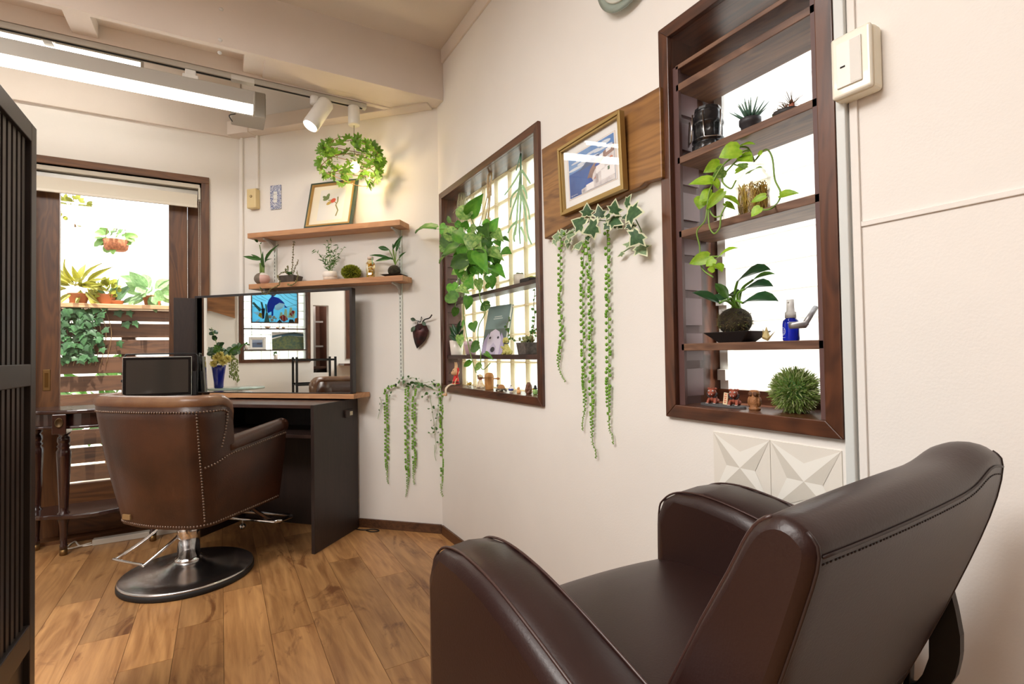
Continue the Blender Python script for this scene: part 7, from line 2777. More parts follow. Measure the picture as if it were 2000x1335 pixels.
# sitting golden dog figure
def seated_dog(name, label, base, s, cols, face=1, collar=None, patch=None, paw=False):
    """small sitting dog: body, head with muzzle and ears, legs, tail; facing along +y when face is 1"""
    t = thing(name, label, 'figurine', base)
    B = stand(base) @ Mx.Scale(s, 4)
    f = face
    m = MB(B)
    rings = []
    for z, cx, rx, ry in ((0, 0, .30, .34), (.10, -.02, .36, .40), (.30, 0, .34, .36), (.52, .06, .26, .27), (.72, .14, .20, .19), (.84, .18, .16, .15), (.92, .20, .10, .10)):
        rings.append([(rx * math.cos(a) * .8, f * (cx + ry * math.sin(a)), z) for a in [2 * math.pi * k / 14 for k in range(14)]])
    m.grid(rings, closed=True)
    m.add(rings[0], [tuple(reversed(range(14)))])
    m.add(rings[-1], [tuple(range(14))])
    for sx_ in (-1, 1):
        m.tube(curve3([(sx_ * .14, f * .22, .62), (sx_ * .16, f * .34, .30), (sx_ * .16, f * .36, .03)], 4), .085, 8, r1=.07)
        m.ball((sx_ * .16, f * .42, .05), (.09, .13, .06), 8, 6)
        m.ball((sx_ * .27, f * .0, .18), (.12, .25, .18), 10, 7)
        m.ball((sx_ * .28, f * .26, .05), (.09, .15, .06), 8, 6)
    if paw:
        m.tube(curve3([(-.10, f * .26, .55), (-.12, f * .5, .50), (-.12, f * .72, .60)], 4), .075, 8)
    m.tube(curve3([(0, -f * .34, .06), (.04, -f * .55, .10), (.06, -f * .62, .28)], 4), .06, 7, r1=.025)
    m.build('body', cols[0], t)
    h = MB(B)
    h.ball((0, f * .26, 1.08), (.23, .25, .22), 14, 10)
    h.ball((0, f * .48, 1.0), (.12, .19, .11), 10, 8)
    hd2 = h.build('head', cols[0], t)
    h = MB(B)
    for sx_ in (-1, 1):
        h.ball((sx_ * .22, f * .18, 1.02), (.05, .10, .19), 10, 8)
    h.build('ear', cols[1], hd2)
    h = MB(B)
    h.ball((0, f * .66, 1.03), (.045, .04, .04), 8, 6)
    for sx_ in (-1, 1):
        h.ball((sx_ * .11, f * .47, 1.13), (.03, .03, .035), 8, 6)
    h.build('nose_and_eyes', BLACK, hd2)
    if collar:
        c = MB(B)
        c.tube([(.19 * math.cos(a) * .95, f * (.17 + .17 * math.sin(a)), .86 + .03 * math.sin(a)) for a in [2 * math.pi * k / 18 for k in range(18)]], .035, 6, closed=True)
        c.build('collar', collar, t)
    if patch:
        c = MB(B)
        c.ball((-.10, f * .36, 1.14), (.13, .14, .11), 10, 8)
        c.build('eye_patch', patch, hd2)
    return t


YD = mat('dog_gold', (206, 200, 122), .6, col2=(178, 168, 84), vs=200)
yv = (1.118, 1.9897, 0.9903)[1]
seated_dog('dog_figure', 'pale golden sitting puppy figure holding out a paw beside the book', (XW + .006, yv, A3), .060, (YD, YD), 1, collar=mat('collar_navy', (44, 54, 78), .5), paw=True)
# square grey pot with trailing succulents
yv, hw = (1.8076, 0.0352)
hw *= 1.1
t = thing('square_pot', 'weathered square pot of upright succulents at the right of the lower window shelf', 'plant', (XW, yv, A3))
m = MB(stand((XW, yv, A3)))
m.hexa([(-.028, -hw * .8, 0), (.028, -hw * .8, 0), (.028, hw * .8, 0), (-.028, hw * .8, 0)], [(-.034, -hw, .05), (.034, -hw, .05), (.034, hw, .05), (-.034, hw, .05)])
m.build('pot', mat('pot_weathered', (92, 84, 78), .7, var=.45, vs=60), t, bevel=.002)
m = MB()
ST2 = [[(1.108,1.847,1.0474),(1.108,1.925,1.0549),(1.108,1.9678,1.0889),(1.108,1.9781,1.1167),(1.108,1.9492,1.1532)], [(1.113,1.7769,1.0405),(1.113,1.7659,1.0906),(1.113,1.7503,1.14),(1.113,1.7581,1.1908),(1.113,1.7469,1.25)], [(1.113,1.8156,1.0414),(1.113,1.7855,1.0712),(1.113,1.7471,1.0897)], [(1.108,1.7499,1.0448),(1.108,1.7396,1.0794),(1.108,1.762,1.1105)]]
for L in ST2:
    m.tube(curve3(L), .0014, 5)
m.build('stem', STEMB, t)
rr = random.Random(16)
for L in ST2:
    for c in curve3(L, 3)[2:]:
        d = V((rr.uniform(-.6, .2), rr.uniform(-1, 1), rr.uniform(-.4, .6))).normalized()
        leaf(t, c, c + d * .014, .011, CAMW, 'round', LEAFM)
m = MB()
for k in range(30):
    d = V((rr.uniform(-.024, .024), rr.uniform(-.7, .7) * hw, rr.uniform(.048, .072)))
    m.ball(V((XW, yv, A3)) + d, (.006, .006, .008), 7, 5)
o = m.build('rosette', MATS['leaf_succulent'], t)
o['kind'] = 'stuff'

# ---- figures on the sill of window 1
XS = XR + .028
TAN = mat('beech_wood', (220, 178, 134), .5)
REDP = mat('red_felt', (206, 46, 44), .7)
yv = (1.088, 2.5102, 0.8342)[1]
rb_ = thing('rabbit_doll', 'wooden rabbit doll in a red dress sitting on the sill with dangling legs', 'doll', (XS - .01, yv, SZ))
B = stand((XS - .006, yv, SZ), 0)
m = MB(B)
m.ball((0, .002, .074), (.020, .021, .021), 16, 12)
m.ball((-.012, .012, .068), (.011, .011, .010), 10, 8)
hd3 = m.build('head', TAN, rb_)
m = MB(B)
for s_ in (-.008, .008):
    m.tube(curve3([(0, s_, .092), (.002, s_ * 1.3, .108), (.0, s_ * 1.2, .126)], 4), .0055, 8, r1=.0025)
m.build('ear', TAN, hd3)
m = MB(B)
m.ball((-.021, .020, .070), (.004, .004, .003), 8, 6)
for s_ in (-.004, .014):
    m.ball((-.017, s_, .081), (.0025, .003, .0035), 8, 6)
m.build('nose_and_eyes', BLACK, hd3)
m = MB(B)
m.lathe([(.019, .010), (.019, .016), (.013, .046), (.010, .053), (0, .054)], 16)
bd_ = m.build('dress', REDP, rb_)
m = MB(B)
m.lathe([(.0186, .018), (.0190, .020), (.0186, .023)], 16)
m.build('belt', BLACK, bd_)
m = MB(B)
m.tube(curve3([(0, -.012, .046), (-.002, -.024, .058), (.0, -.030, .078)], 4), .004, 7)
m.ball((0, -.031, .086), (.006, .008, .012), 10, 8)
m.build('raised_arm', REDP, rb_)
m = MB(B)
m.tube(curve3([(0, .013, .044), (-.006, .022, .030), (-.010, .022, .014)], 4), .003, 6)
m.tube(curve3([(0, -.013, .040), (-.010, -.016, .026), (-.012, -.014, .012)], 4), .003, 6)
m.ball((-.011, .022, .009), .006, 8, 6)
m.ball((-.013, -.013, .009), .007, 8, 6)
m.build('arm', TAN, rb_)
m = MB(B)
for s_ in (.008, -.004):
    m.tube(curve3([(-.010, s_, .008), (-.034, s_ + .002, .006), (-.0545, s_ + .004, -.012), (-.0555, s_ + .006, -.038)], 4), .0036, 7)
m.build('leg', mat('cotton_white', (232, 216, 194), .8), rb_)
m = MB(B)
m.ball((-.062, .012, -.045), (.013, .007, .006), 10, 8)
m.ball((-.060, -.000, -.044), (.010, .008, .008), 10, 8)
m.build('foot', TAN, rb_)

yv = (1.123, 2.4237, 0.8421)[1]
tg = thing('tiger_figure', 'tiny yellow striped cat figure behind the rabbit doll', 'figurine', (XR + .058, yv, SZ))
m = MB(stand((XR + .058, yv, SZ), 90))
m.ball((0, 0, .012), (.016, .008, .008), 12, 8)
m.ball((-.017, 0, .016), (.008, .008, .008), 10, 8)
for a in (-.01, .01):
    for b in (-.005, .005):
        m.tube([(a, b, .010), (a, b, .0)], .0025, 6)
m.tube(curve3([(.015, 0, .014), (.022, 0, .018), (.024, 0, .026)], 3), .002, 5)
m.build('body', mat('tiger_yellow', (224, 196, 96), .5, col2=(120, 90, 50), vs=260), tg)

yv = (1.118, 2.2689, 0.8391)[1]
seated_dog('terrier_figure', 'white and black sitting terrier figure with a red bow, behind the wooden barrel', (XR + .052, yv, SZ), .052, (mat('dog_tan', (222, 192, 148), .6, col2=(240, 228, 206), vs=90), mat('dog_brown', (130, 96, 70), .6)), 1, collar=REDP, patch=BLACK)
# wooden barrel toy with two handles
yv = (1.098, 2.1414, 0.8342)[1]
wb = thing('wooden_barrel', 'round topped light wooden barrel toy with two side handles on the sill', 'toy', (XS + .004, yv, SZ))
m = MB()
hb2 = .080
m.lathe([(.0185, 0), (.0195, .003), (.0225, .05), (.0225, .060), (.0205, .070), (.015, .077), (.008, .0795), (0, .080)], 28, fr=stand((XS + .004, yv, SZ)))
m.build('body', wood('toy_wood', (214, 160, 98), (186, 126, 70), 2, 1.5, .45), wb)
for s_ in (-1, 1):
    m = MB()
    m.lathe([(.002, 0), (.003, .004), (.0035, .012), (.0055, .018), (.0055, .024), (.003, .029), (0, .030)], 12, fr=frame((XS + .004 + s_ * .018, yv - s_ * .0105, SZ + .055 - (.004 if s_ > 0 else 0)), (.5, .87, 0), (0, 0, 1), (s_ * .87, -s_ * .5, 0)))
    m.build('handle', MATS['toy_wood'] if s_ > 0 else mat('handle_dark', (132, 98, 62), .5), wb)
m = MB()
m.lathe([(.0226, .057), (.0229, .0575), (.0226, .058)], 28, fr=stand((XS + .004, yv, SZ)))
m.build('turned_groove', DARK, wb)
# turtle
yv = (1.098, 2.02, 0.8406)[1]
tt = thing('turtle_figure', 'small turtle figure with a walnut brown shell on the sill', 'figurine', (XS + .002, yv, SZ))
B = stand((XS + .002, yv, SZ))
TUR = mat('turtle_grey', (112, 104, 92), .7, var=.4, vs=200)
m = MB(B)
m.lathe([(.021, .010), (.020, .016), (.016, .024), (.009, .029), (0, .030)], 18, sx=.85)
m.build('shell', mat('walnut_shell', (178, 124, 76), .6, bump=.8, bs=250), tt)
m = MB(B)
m.lathe([(.018, .005), (.023, .008), (.022, .012)], 18, sx=.85)
m.tube(curve3([(0, .018, .012), (0, .026, .016), (0, .031, .021)], 4), .005, 8)
m.ball((0, .034, .023), (.006, .008, .006), 10, 8)
for a in (-.012, .012):
    for b in (-.014, .014):
        m.tube([(a, b, .010), (a * 1.3, b * 1.4, .001)], .005, 8, r1=.004)
m.tube([(0, -.02, .008), (0, -.034, .004)], .003, 6, r1=.001)
m.build('body', TUR, tt)
# blue and white bird, cat, faceted nut, penguin
yv = (1.098, 1.9271, 0.8344)[1]
t = thing('bird_figure', 'tiny round white bird figure with a blue band on the sill', 'figurine', (XS, yv, SZ))
B = stand((XS, yv, SZ))
m = MB(B)
m.lathe([(.007, 0), (.008, .002), (.004, .004), (.010, .008), (.011, .013), (.009, .020), (.005, .026), (0, .028)], 16)
m.build('body', CERAM, t)
m = MB(B)
m.lathe([(.0106, .0085), (.0122, .012), (.0112, .0165)], 16)
m.ball((0, .012, .0125), (.006, .008, .004), 8, 6)
m.build('blue_band', mat('glaze_blue', (44, 66, 160), .3), t)
m = MB(B)
m.ball((0, 0, .0285), .003, 8, 6)
m.build('top_knob', BLACK, t)
yv = (1.098, 1.8615, 0.8316)[1]
t = thing('cat_figure', 'tiny orange sitting cat figure on the sill', 'figurine', (XS, yv, SZ))
B = stand((XS, yv, SZ))
m = MB(B)
m.lathe([(.008, 0), (.009, .003), (.007, .012), (.005, .016), (0, .017)], 12)
m.ball((0, .002, .020), (.0065, .007, .006), 10, 8)
for s_ in (-.004, .004):
    m.lathe([(.0025, .024), (0, .030)], 6, fr=Mx.Translation((0, s_, 0)))
m.tube(curve3([(0, -.008, .002), (0, -.014, .004), (0, -.015, .010)], 3), .002, 5)
m.build('body', mat('cat_orange', (226, 170, 116), .6), t)
yv = (1.096, 1.7838, 0.8301)[1]
m = MB(stand((XS + .002, yv, SZ), 20))
rows = []
for i, (r_, z) in enumerate(((.011, 0), (.016, .008), (.017, .022), (.014, .038), (.006, .050))):
    rows.append([(r_ * math.cos(a + i * .35), r_ * math.sin(a + i * .35) * .85, z) for a in [2 * math.pi * k / 7 for k in range(7)]])
m.grid(rows, closed=True, smooth=False)
m.add(rows[0], [tuple(reversed(range(7)))])
m.add(rows[-1], [tuple(range(7))])
tag(m.build('carved_nut', wood('nut_wood', (120, 78, 56), (72, 44, 34), 2, 1.5, .4)), 'dark faceted carved wood piece near the right end of the sill', 'ornament')
yv = (1.113, 1.7558, 0.8267)[1]
t = thing('penguin_figure', 'tiny green and black penguin figure tucked behind the right edge of the sill', 'figurine', (XS + .016, yv, SZ))
B = stand((XS + .016, yv, SZ))
m = MB(B)
m.lathe([(.007, 0), (.010, .004), (.010, .016), (.006, .024)], 12)
m.build('body', mat('glaze_green', (150, 190, 110), .4), t)
m = MB(B)
m.lathe([(.0065, .023), (.011, .025), (.006, .028), (.0055, .036), (0, .040)], 12)
m.build('hat', BLACK, t)
m = MB(B)
m.ball((-.006, .004, .022), (.005, .005, .004), 8, 6)
m.build('beak', mat('beak_yellow', (230, 190, 50), .5), t)

# ================================================================== WINDOW 2: what stands in it
S4, S3z, S2z, SL2 = 1.016, 1.319, 1.518, W2[2]
XV = XR + .062
# camping lantern
yv, rv = (0.9001, 0.0451)
ln = thing('lantern', 'black ribbed camping lantern with wire handles on the shelf of the tall window', 'lantern', (XR + .058, yv, S2z))
LFm = stand((XR + .058, yv, S2z))
LB = mat('lantern_black', (30, 31, 33), .25, spec=.6)
rv *= .92
hl = .112
n = 40
rows = []
for r_, z, rb2 in ((.92, 0, 1), (.98, .004, 1), (.98, .022, 1), (.84, .025, 0), (.84, .029, 0), (.98, .032, 0), (.98, .036, 0), (.90, .039, 1), (.88, .070, 1), (.97, .074, 0), (.97, .080, 0), (.86, .083, 0), (.90, .098, 0), (.82, .104, 0), (.80, .110, 0)):
    rows.append([(rv * (r_ - (.10 if rb2 and k % 4 == 0 else 0)) * math.cos(2 * math.pi * k / n), rv * (r_ - (.10 if rb2 and k % 4 == 0 else 0)) * math.sin(2 * math.pi * k / n), z) for k in range(n)])
m = MB(LFm)
m.grid(rows, closed=True)
m.add(rows[0], [tuple(reversed(range(n)))])
m.add(rows[-1], [tuple(range(n))])
m.build('body', LB, ln)
m = MB(LFm)
m.lathe([(rv * .80, .108), (rv * .84, .112), (rv * .80, .119), (rv * .5, .121), (0, .121)], 12, smooth=False)
m.build('cap', LB, ln)
m = MB(LFm)
for sgn, ang_ in ((1, 2.45), (-1, 4.05)):
    cx_, cy2 = math.cos(ang_), math.sin(ang_)
    tx_, ty_ = -cy2, cx_
    P = [(rv * cx_ * 1.02 + tx_ * .022, rv * cy2 * 1.02 + ty_ * .022, .098), (rv * cx_ * 1.12 + tx_ * .020, rv * cy2 * 1.12 + ty_ * .020, .030), (rv * cx_ * 1.12 - tx_ * .020, rv * cy2 * 1.12 - ty_ * .020, .030), (rv * cx_ * 1.02 - tx_ * .022, rv * cy2 * 1.02 - ty_ * .022, .098)]
    m = MB(LFm)
    m.tube(P, .0022, 6)
    m.build('wire_handle', CHROME, ln)

# aloe in a black pot
yv, rv = (0.7792, 0.0254)
al = thing('aloe_pot', 'small aloe in a dark pot on the shelf beside the lantern', 'plant', (XV, yv, S2z))
m = MB()
m.lathe([(rv * .70, 0), (rv * .74, .002), (rv * .88, .030), (rv * 1.0, .032), (rv * 1.0, .044), (rv * .92, .044), (rv * .88, .038), (0, .038)], 26, fr=stand((XV, yv, S2z)))
m.build('pot', mat('pot_charcoal', (54, 52, 56), .5), al)
rr = random.Random(17)
ALO = mat('leaf_aloe', (84, 120, 100), .45, col2=(58, 92, 76), vs=60, objvar=.2)
for k in range(22):
    a = k * 2.4
    el = .35 + 1.1 * (k / 22)
    L = rr.uniform(.036, .05)
    d = V((math.cos(a) * math.cos(el), math.sin(a) * math.cos(el), math.sin(el)))
    b = V((XV, yv, S2z + .040)) + V((d.x, d.y, 0)) * .004
    m = MB()
    m.tube([b, b + d * L * .5 + V((0, 0, .003)), b + d * L + V((0, 0, .008))], .0045, 6, r1=.0006)
    m.build('leaf', ALO, al)
# dark bowl with air plants
yv = (1.13, 0.6846, 1.5488)[1]
db = thing('air_plant_bowl', 'dark bowl of spiky reddish air plants at the right end of the lantern shelf', 'plant', (XV, yv, S2z))
m = MB()
m.lathe([(.016, 0), (.022, .003), (.030, .014), (.032, .022), (.029, .022), (.022, .016), (0, .014)], 24, fr=stand((XV, yv, S2z)))
m.build('bowl', mat('bowl_dark', (48, 44, 44), .6), db)
m = MB()
for k in range(24):
    m.ball((XV + rr.uniform(-.02, .02), yv + rr.uniform(-.022, .022), S2z + .020), (.007, .007, .006), 8, 5)
o = m.build('moss_tuft', MOSS, db)
o['kind'] = 'stuff'
m = MB()
m2_ = MB()
for cy2, hh in ((yv + .022, .024), (yv + .003, .030), (yv - .010, .045)):
    m2_.lathe([(.008, 0), (.006, hh * .4), (0, hh * .8)], 8, fr=stand((XV, cy2, S2z + .018)))
    for k in range(16):
        a = rr.random() * 6.28
        d = V((math.cos(a) * .8, math.sin(a) * .8, rr.uniform(.2, 1.2))).normalized()
        b = V((XV, cy2, S2z + .020 + hh * .3))
        m.tube([b, b + d * hh * .5, b + d * hh * .9 + V((0, 0, -.003))], .0011, 4, r1=.0003)
o = m.build('needle', mat('airplant_tan', (150, 134, 112), .7), db)
o['kind'] = 'stuff'
m2_.build('bud', mat('airplant_red', (176, 104, 80), .7), db)

# jar of roots with the lime pothos
yv, rv = (0.7814, 0.0419)
XJ = XR + .072
jr = thing('pothos_jar', 'lime green pothos trailing from a glass jar full of roots in the tall window', 'plant', (XJ, yv, S3z))
m = MB()
hj = .132
m.lathe([(rv * .86, .0005), (rv * .95, .006), (rv * .97, hj * .72), (rv * .9, hj * .82), (rv * .62, hj * .90), (rv * .62, hj), (rv * .66, hj + .003)], 32, fr=stand((XJ, yv, S3z)))
m.build('jar', clear_glass('jar_glass', (250, 250, 240), .1), jr)
rr = random.Random(18)
m = MB()
for k in range(150):
    P = []
    a = rr.random() * 6.28
    for j in range(5):
        a += rr.uniform(-.9, .9)
        q = rv * rr.uniform(.5, .86)
        P.append(V((XJ + q * math.cos(a), yv + q * math.sin(a), S3z + .006 + (hj * .60) * rr.random())))
    m.tube(curve3(P, 3), .0010, 4)
o = m.build('root', mat('root_yellow', (236, 210, 124), .7, transl=.5), jr)
o['kind'] = 'stuff'
lj = [((1.078,0.7736,1.4778),(1.048,0.8083,1.4649),0.0514),((1.088,0.7796,1.4873),(1.088,0.7392,1.481),0.0251),((1.068,0.8219,1.4575),(1.038,0.8458,1.4375),0.0339),((1.068,0.8093,1.4374),(1.048,0.8278,1.4218),0.0328),((1.048,0.8269,1.4116),(1.018,0.8757,1.4159),0.0379),((1.048,0.8267,1.4172),(1.048,0.8105,1.387),0.023),((1.048,0.8292,1.3841),(1.028,0.8541,1.3665),0.0412),((1.048,0.8582,1.3804),(1.038,0.8617,1.3496),0.0387),((1.038,0.7895,1.374),(1.028,0.8355,1.3394),0.0247),((1.058,0.81,1.3686),(1.048,0.7539,1.3362),0.0277),((1.068,0.8086,1.3548),(1.068,0.7809,1.333),0.0172),((1.058,0.8253,1.3745),(1.058,0.8113,1.3624),0.019),((1.098,0.7832,1.4587),(1.088,0.7516,1.4606),0.0277),((1.078,0.7801,1.4427),(1.068,0.7519,1.4222),0.0403),((1.088,0.7557,1.4155),(1.078,0.7172,1.4173),0.0326),((1.088,0.7915,1.4301),(1.088,0.7581,1.4323),0.018),((1.078,0.7092,1.3469),(1.068,0.7409,1.3395),0.0191),((1.098,0.6873,1.3452),(1.098,0.645,1.3394),0.0212),((1.048,0.703,1.3153),(1.038,0.7197,1.297),0.0248),((1.118,0.7419,1.4652),(1.118,0.7547,1.4665),0.0128),((1.088,0.7759,1.4625),(1.088,0.7462,1.4412),0.0363)]
lj2 = [((1.038,0.8349,1.2272),(1.018,0.8805,1.2148),0.0337),((1.038,0.8042,1.2219),(1.028,0.7505,1.2345),0.0298),((1.038,0.8196,1.218),(1.028,0.8374,1.2021),0.026),((1.038,0.8142,1.2051),(1.028,0.7901,1.1828),0.0267),((1.038,0.8203,1.1937),(1.028,0.8336,1.195),0.0179)]
for k, (b, e, w_) in enumerate(lj + lj2):
    leaf(jr, b, e, w_, CAMW if k % 2 else (-.7, -.6, .5), 'heart', LEAFL if k not in (3, 12, 13, 14) else LEAFV)
m = MB()
for L in ([(1.128,0.7701,1.4546),(1.098,0.7612,1.4722),(1.078,0.7685,1.4679),(1.068,0.7907,1.4575),(1.058,0.806,1.4446),(1.048,0.8221,1.4151),(1.038,0.8306,1.383),(1.033,0.8336,1.3435),(1.028,0.8362,1.3139),(1.028,0.8611,1.2928),(1.033,0.8581,1.2559),(1.038,0.8613,1.2166),(1.038,0.8518,1.1951),(1.038,0.8247,1.1747)], [(1.128,0.7701,1.4578),(1.098,0.7794,1.4655),(1.068,0.8144,1.4192),(1.068,0.7927,1.3864),(1.078,0.7848,1.4052)], [(1.038,0.8313,1.3568),(1.033,0.83,1.3295),(1.028,0.823,1.2945),(1.028,0.81,1.277),(1.028,0.7946,1.2882),(1.038,0.7978,1.319),(1.048,0.7898,1.344)], [(1.038,0.8337,1.3442),(1.038,0.8168,1.3203),(1.043,0.7979,1.3196)],
          [(1.128,0.7701,1.4546),(1.128,0.7397,1.4734),(1.128,0.7234,1.4485),(1.118,0.7118,1.3924),(1.108,0.6933,1.3575),(1.098,0.6908,1.3339),(1.053,0.6815,1.3075),(1.048,0.7038,1.3095)], [(1.038,0.8613,1.2166),(1.038,0.835,1.2256),(1.038,0.8042,1.2219)], [(1.128,0.77,1.4595),(1.108,0.7715,1.4843),(1.088,0.7796,1.4873)]):
    m.tube(curve3(L), .0021, 6)
m.build('vine', STEMG, jr)

# big kokedama on the black tray
kx = XR + .062
yv, hw = (0.8315, 0.0666)
hw *= 1.0
kk = thing('moss_ball_plant', 'broad leafed moss ball plant on a square black tray in the tall window', 'plant', (kx, yv, S4))
m = MB(stand((kx, yv, S4)))
m.hexa([(-.028, -hw * .5, .0005), (.028, -hw * .5, .0005), (.028, hw * .5, .0005), (-.028, hw * .5, .0005)], [(-.046, -hw, .027), (.046, -hw, .027), (.046, hw, .027), (-.046, hw, .027)])
m.build('tray', mat('tray_black', (32, 31, 33), .35), kk, bevel=.002)
mbz = S4 + .053
m = MB()
m.ball((kx, yv + .004, mbz), (.040, .041, .036), 22, 14)
mb_ = m.build('moss_root_ball', SOIL, kk)
m = MB()
rr = random.Random(19)
for k in range(900):
    d = V((rr.gauss(0, 1), rr.gauss(0, 1), rr.gauss(0, 1) + .1)).normalized()
    a = V((kx + d.x * .039, yv + .004 + d.y * .040, mbz + d.z * .035))
    e = a + (d + V((rr.uniform(-1, 1), rr.uniform(-1, 1), rr.uniform(-1, 1)))) * .006
    s = d.orthogonal().normalized() * .0008
    m.add([a - s, a + s, e], [(0, 1, 2)], rr.choice([0, 0, 1]))
o = m.build('moss_fibre', [mat('fibre_brown', (104, 88, 54), .9), mat('fibre_green', (104, 110, 52), .9)], kk)
o['kind'] = 'stuff'
kc = V((kx, yv, mbz + .034))
KL = [((1.098,0.8017,1.1647),(1.078,0.7071,1.1843),0.0581),((1.088,0.7746,1.1429),(1.068,0.6932,1.1436),0.0404),((1.068,0.7669,1.1078),(1.038,0.6639,1.1083),0.0441),((1.088,0.8219,1.1225),(1.088,0.8583,1.1694),0.0259),((1.048,0.8158,1.1116),(1.008,0.8597,1.1433),0.0287),((1.108,0.8425,1.1219),(1.098,0.8786,1.1388),0.0254),((1.128,0.8506,1.1382),(1.118,0.811,1.1393),0.0315),((1.118,0.7736,1.1661),(1.118,0.7203,1.1763),0.0221)]
m = MB()
for k, (b, e, w_) in enumerate(KL):
    b_v = V(b)
    m.tube(curve3([kc + V((rr.uniform(-.008, .008), rr.uniform(-.012, .012), -.004)), kc.lerp(b_v, .5) + V((0, (b_v.y - kc.y) * -.12, .012)), b_v], 5), .0042, 8, r1=.0028)
    leaf(kk, b, e, w_, (-.6, -.35, .75), 'oval', LEAFD if k not in (3, 7) else LEAFM, roll=0)
m.build('petiole', mat('petiole_green', (112, 160, 60), .4), kk)

# origami crane
yv = (1.118, 0.739, 1.0193)[1]
oc = thing('paper_crane', 'small gold and cream folded paper crane on the shelf beside the black tray', 'ornament', (XR + .05, yv, S4))
m = MB(stand((XR + .05, yv, S4 + .001), 0) @ Mx.Scale(.011, 4))
PT = [(0, 0, 0), (-.6, .9, 1.0), (.6, .9, 1.0), (0, 1.1, 2.8), (0, -.6, .8), (0, -1.9, 2.3), (-.5, -.2, .6), (.5, -.2, .6), (0, .3, 3.2), (0, 1.4, .6)]
m.add(PT, [(0, 6, 1), (0, 2, 7), (1, 3, 2), (6, 8, 1), (7, 2, 8), (6, 4, 8), (7, 8, 4), (4, 5, 6), (4, 7, 5), (0, 4, 6), (0, 7, 4), (0, 1, 9), (0, 9, 2), (1, 3, 9), (2, 9, 3)])
m.build('folded_paper', mat('crane_paper', (240, 232, 196), .6, col2=(214, 190, 116), vs=6, transl=.3), oc)

# blue spray bottle
yv, rv = (0.6859, 0.0174)
sbt = thing('spray_bottle', 'cobalt blue spray bottle with a white pump on the shelf of the tall window', 'bottle', (XR + .055, yv, S4))
SF = stand((XR + .055, yv, S4))
m = MB(SF)
m.lathe([(rv * .90, 0), (rv, .003), (rv, .038), (rv * .92, .046), (rv * .55, .052), (rv * .55, .056)], 28)
m.build('bottle', BLUEGL, sbt)
m = MB(SF)
m.lathe([(rv * .68, .052), (rv * .68, .065), (rv * .50, .067), (rv * .47, .076), (rv * .46, .080), (rv * .44, .094), (0, .094)], 24)
m.build('pump_cap', WHITEP, sbt)
m = MB(SF)
m.tube([(-rv * .3, 0, .088), (-rv * .56, 0, .088)], .002, 8)
m.build('nozzle', WHITEP, sbt)
m = MB(SF)
WM2 = mat('label_white', (214, 218, 236), .5)
for k in range(14):
    a0 = math.pi - .42 + .10 * (k % 7)
pts = []
for k in range(17):
    t_ = 2 * math.pi * k / 16
    a = math.radians(150) + .36 * math.cos(t_)
    pts.append((rv * 1.01 * math.cos(a), rv * 1.01 * math.sin(a), .022 + .0085 * math.sin(t_)))
m.tube(pts, .0007, 5)
for q in (.017, .021, .025):
    m.tube([(rv * 1.01 * math.cos(a), rv * 1.01 * math.sin(a), q + .0012 * math.sin(a * 30)) for a in [math.radians(150) - .28 + .07 * k for k in range(9)]], .0005, 4)
m.tube([(rv * 1.01 * math.cos(a), rv * 1.01 * math.sin(a), .008) for a in [math.radians(150) - .35 + .07 * k for k in range(11)]], .0004, 4)
m.build('label_emblem', WM2, sbt)

# pair of guardian lion figures on a slate with a sign
LIONM = mat('lion_terracotta', (156, 78, 56), .6, var=.2, vs=120)
MANE = mat('lion_mane', (58, 50, 50), .7)


def lion(label, base, rz, parent=None):
    t = thing('guardian_lion', label, 'figurine', base)
    B = stand(base, rz) @ Mx.Scale(.0300, 4)
    m = MB(B)
    m.ball((0, .1, .42), (.34, .42, .34), 12, 9)
    for s_ in (-1, 1):
        m.tube(curve3([(s_ * .22, -.18, .42), (s_ * .28, -.34, .22), (s_ * .30, -.40, .07)], 4), .12, 8)
        m.ball((s_ * .30, -.46, .08), (.13, .17, .09), 8, 6)
        m.ball((s_ * .32, .22, .20), (.16, .30, .20), 8, 6)
    m.tube(curve3([(0, .48, .40), (0, .62, .70), (.05, .52, 1.0)], 4), .08, 7)
    m.build('body', LIONM, t)
    m = MB(B)
    m.ball((0, -.20, .98), (.36, .34, .34), 14, 10)
    m.ball((0, -.50, .86), (.26, .16, .17), 10, 8)
    m.ball((0, -.56, .98), (.12, .08, .08), 8, 6)
    for s_ in (-1, 1):
        m.ball((s_ * .30, -.08, 1.28), (.12, .08, .10), 8, 6)
        m.ball((s_ * .14, -.26, 1.30), (.10, .12, .08), 8, 6)
    h = m.build('head', LIONM, t)
    m = MB(B)
    for k in range(13):
        a = math.pi * (k / 12) + math.pi
        m.ball((.38 * math.cos(a), -.18, .86 + .36 * math.sin(a)), (.10, .12, .10), 8, 6)
    m.build('mane', MANE, h)
    m = MB(B)
    for s_ in (-1, 1):
        m.ball((s_ * .17, -.48, 1.10), .075, 8, 6)
        m.lathe([(.035, 0), (0, -.12)], 6, fr=Mx.Translation((s_ * .12, -.63, .86)))
        for q in (-.08, 0, .08):
            m.ball((s_ * .30 + q, -.60, .05), .035, 6, 4)
    m.build('eyes_and_teeth', PAPER, h)
    m = MB(B)
    for s_ in (-1, 1):
        m.ball((s_ * .17, -.545, 1.10), .035, 6, 4)
    m.build('pupil', BLACK, h)
    return t


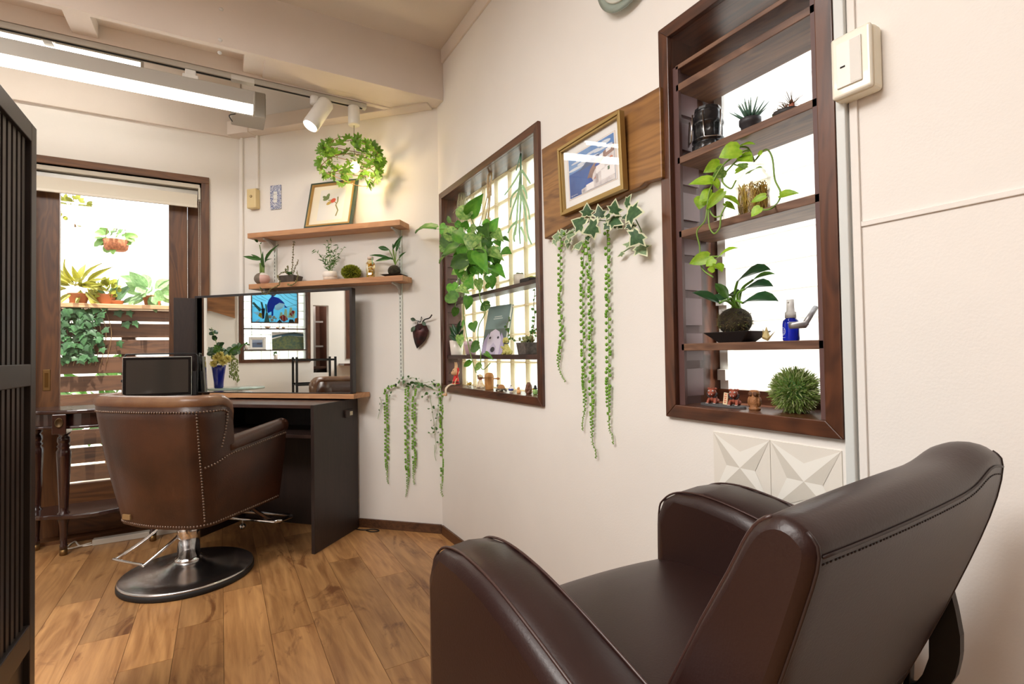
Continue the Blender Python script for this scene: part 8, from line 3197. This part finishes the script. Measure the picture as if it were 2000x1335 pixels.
ya, yb = (1.113, 0.8962, 0.8566)[1], (1.113, 0.8319, 0.8605)[1]
yc = ((1.113, 0.9307, 0.847)[1] + (1.113, 0.7978, 0.8558)[1]) / 2
hwb = ((1.113, 0.9307, 0.847)[1] - (1.113, 0.7978, 0.8558)[1]) / 2
m = MB()
m.prism(ell(0, 0, hwb, .020, 24), 0, .006, fr=stand((XR + .045, yc, SL2), -90))
tag(m.build('oval_slate', mat('slate_grey', (84, 82, 82), .7, bump=.3, bs=90), bevel=.001), 'thin oval slate under the pair of lion figures on the sill', 'stand')
lion('red clay guardian lion with closed mouth at the left of the pair on the sill', (XR + .048, ya, SL2 + .006), -70)
lion('red clay guardian lion at the right of the pair, beside the little sign', (XR + .048, yb, SL2 + .006), -70)
sy = (1.108, 0.8578, 0.8652)[1]
sgn = thing('little_sign', 'tiny cream sign with orange characters between the two lion figures', 'sign', (XR + .048, sy, SL2 + .006))
SG = stand((XR + .046, sy, SL2 + .006), -90) @ Mx.Rotation(math.radians(8), 4, 'Y')
m = MB(SG)
m.box((-.006, -.001, 0), (.006, .002, .030))
m.build('board', mat('sign_cream', (236, 216, 178), .6), sgn)
m = MB(SG)
for k in range(5):
    z = .0035 + .0052 * k
    m.box((-.0035, -.0016, z + .0014), (.0035, -.0009, z + .0022))
    m.box((-.0005, -.0016, z), (.0004, -.0009, z + .0038))
    if k % 2:
        m.box((-.0035, -.0016, z), (-.0027, -.0009, z + .0038))
        m.box((.0027, -.0016, z), (.0035, -.0009, z + .0038))
    else:
        m.box((-.003, -.0016, z + .0032), (.003, -.0009, z + .0038))
m.build('characters', mat('sign_orange', (214, 84, 40), .6), sgn)
# carved owl
yv = (1.113, 0.7744, 0.8566)[1]
ow = thing('carved_owl', 'small carved wooden owl on the sill beside the lion figures', 'figurine', (XR + .045, yv, SL2))
B = stand((XR + .045, yv, SL2), -75)
OWL = mat('owl_wood', (156, 104, 62), .55, var=.25, vs=120, bump=.6, bs=220)
m = MB(B)
m.lathe([(.013, 0), (.0135, .004), (.011, .006), (.010, .007), (.0125, .014), (.0135, .022), (.0115, .030), (.0105, .032), (.0125, .037), (.012, .043), (.008, .047), (0, .048)], 20)
m.build('body', OWL, ow)
m = MB(B)
for s_ in (-1, 1):
    m.lathe([(.0050, 0), (.0052, .001), (.003, .0016), (0, .0012)], 14, fr=frame((s_ * .0055, -.0112, .039), (1, 0, 0), (0, 0, 1), (0, -1, 0)))
m.build('eye', mat('owl_dark', (96, 60, 36), .5), ow)
m = MB(B)
for s_ in (-1, 1):
    m.ball((s_ * .0115, 0, .020), (.004, .009, .012), 8, 6)
m.build('wing', OWL, ow)
# artificial grass ball
gb0 = (1.138, 0.6891, 0.8997)
gb_r = .048
moss_ball('grass_ball', 'large round artificial grass ball on the sill at the right of the tall window', (XR + .068, gb0[1], SL2 + gb_r * 1.02), gb_r * 1.06, 2600, [mat('grass_ball_green', (138, 164, 84), .7, transl=.3), mat('grass_ball_pale', (192, 202, 146), .7, transl=.3)], base=mat('grass_core', (70, 110, 48), .8), L=.016, seed=23, w=.0016)
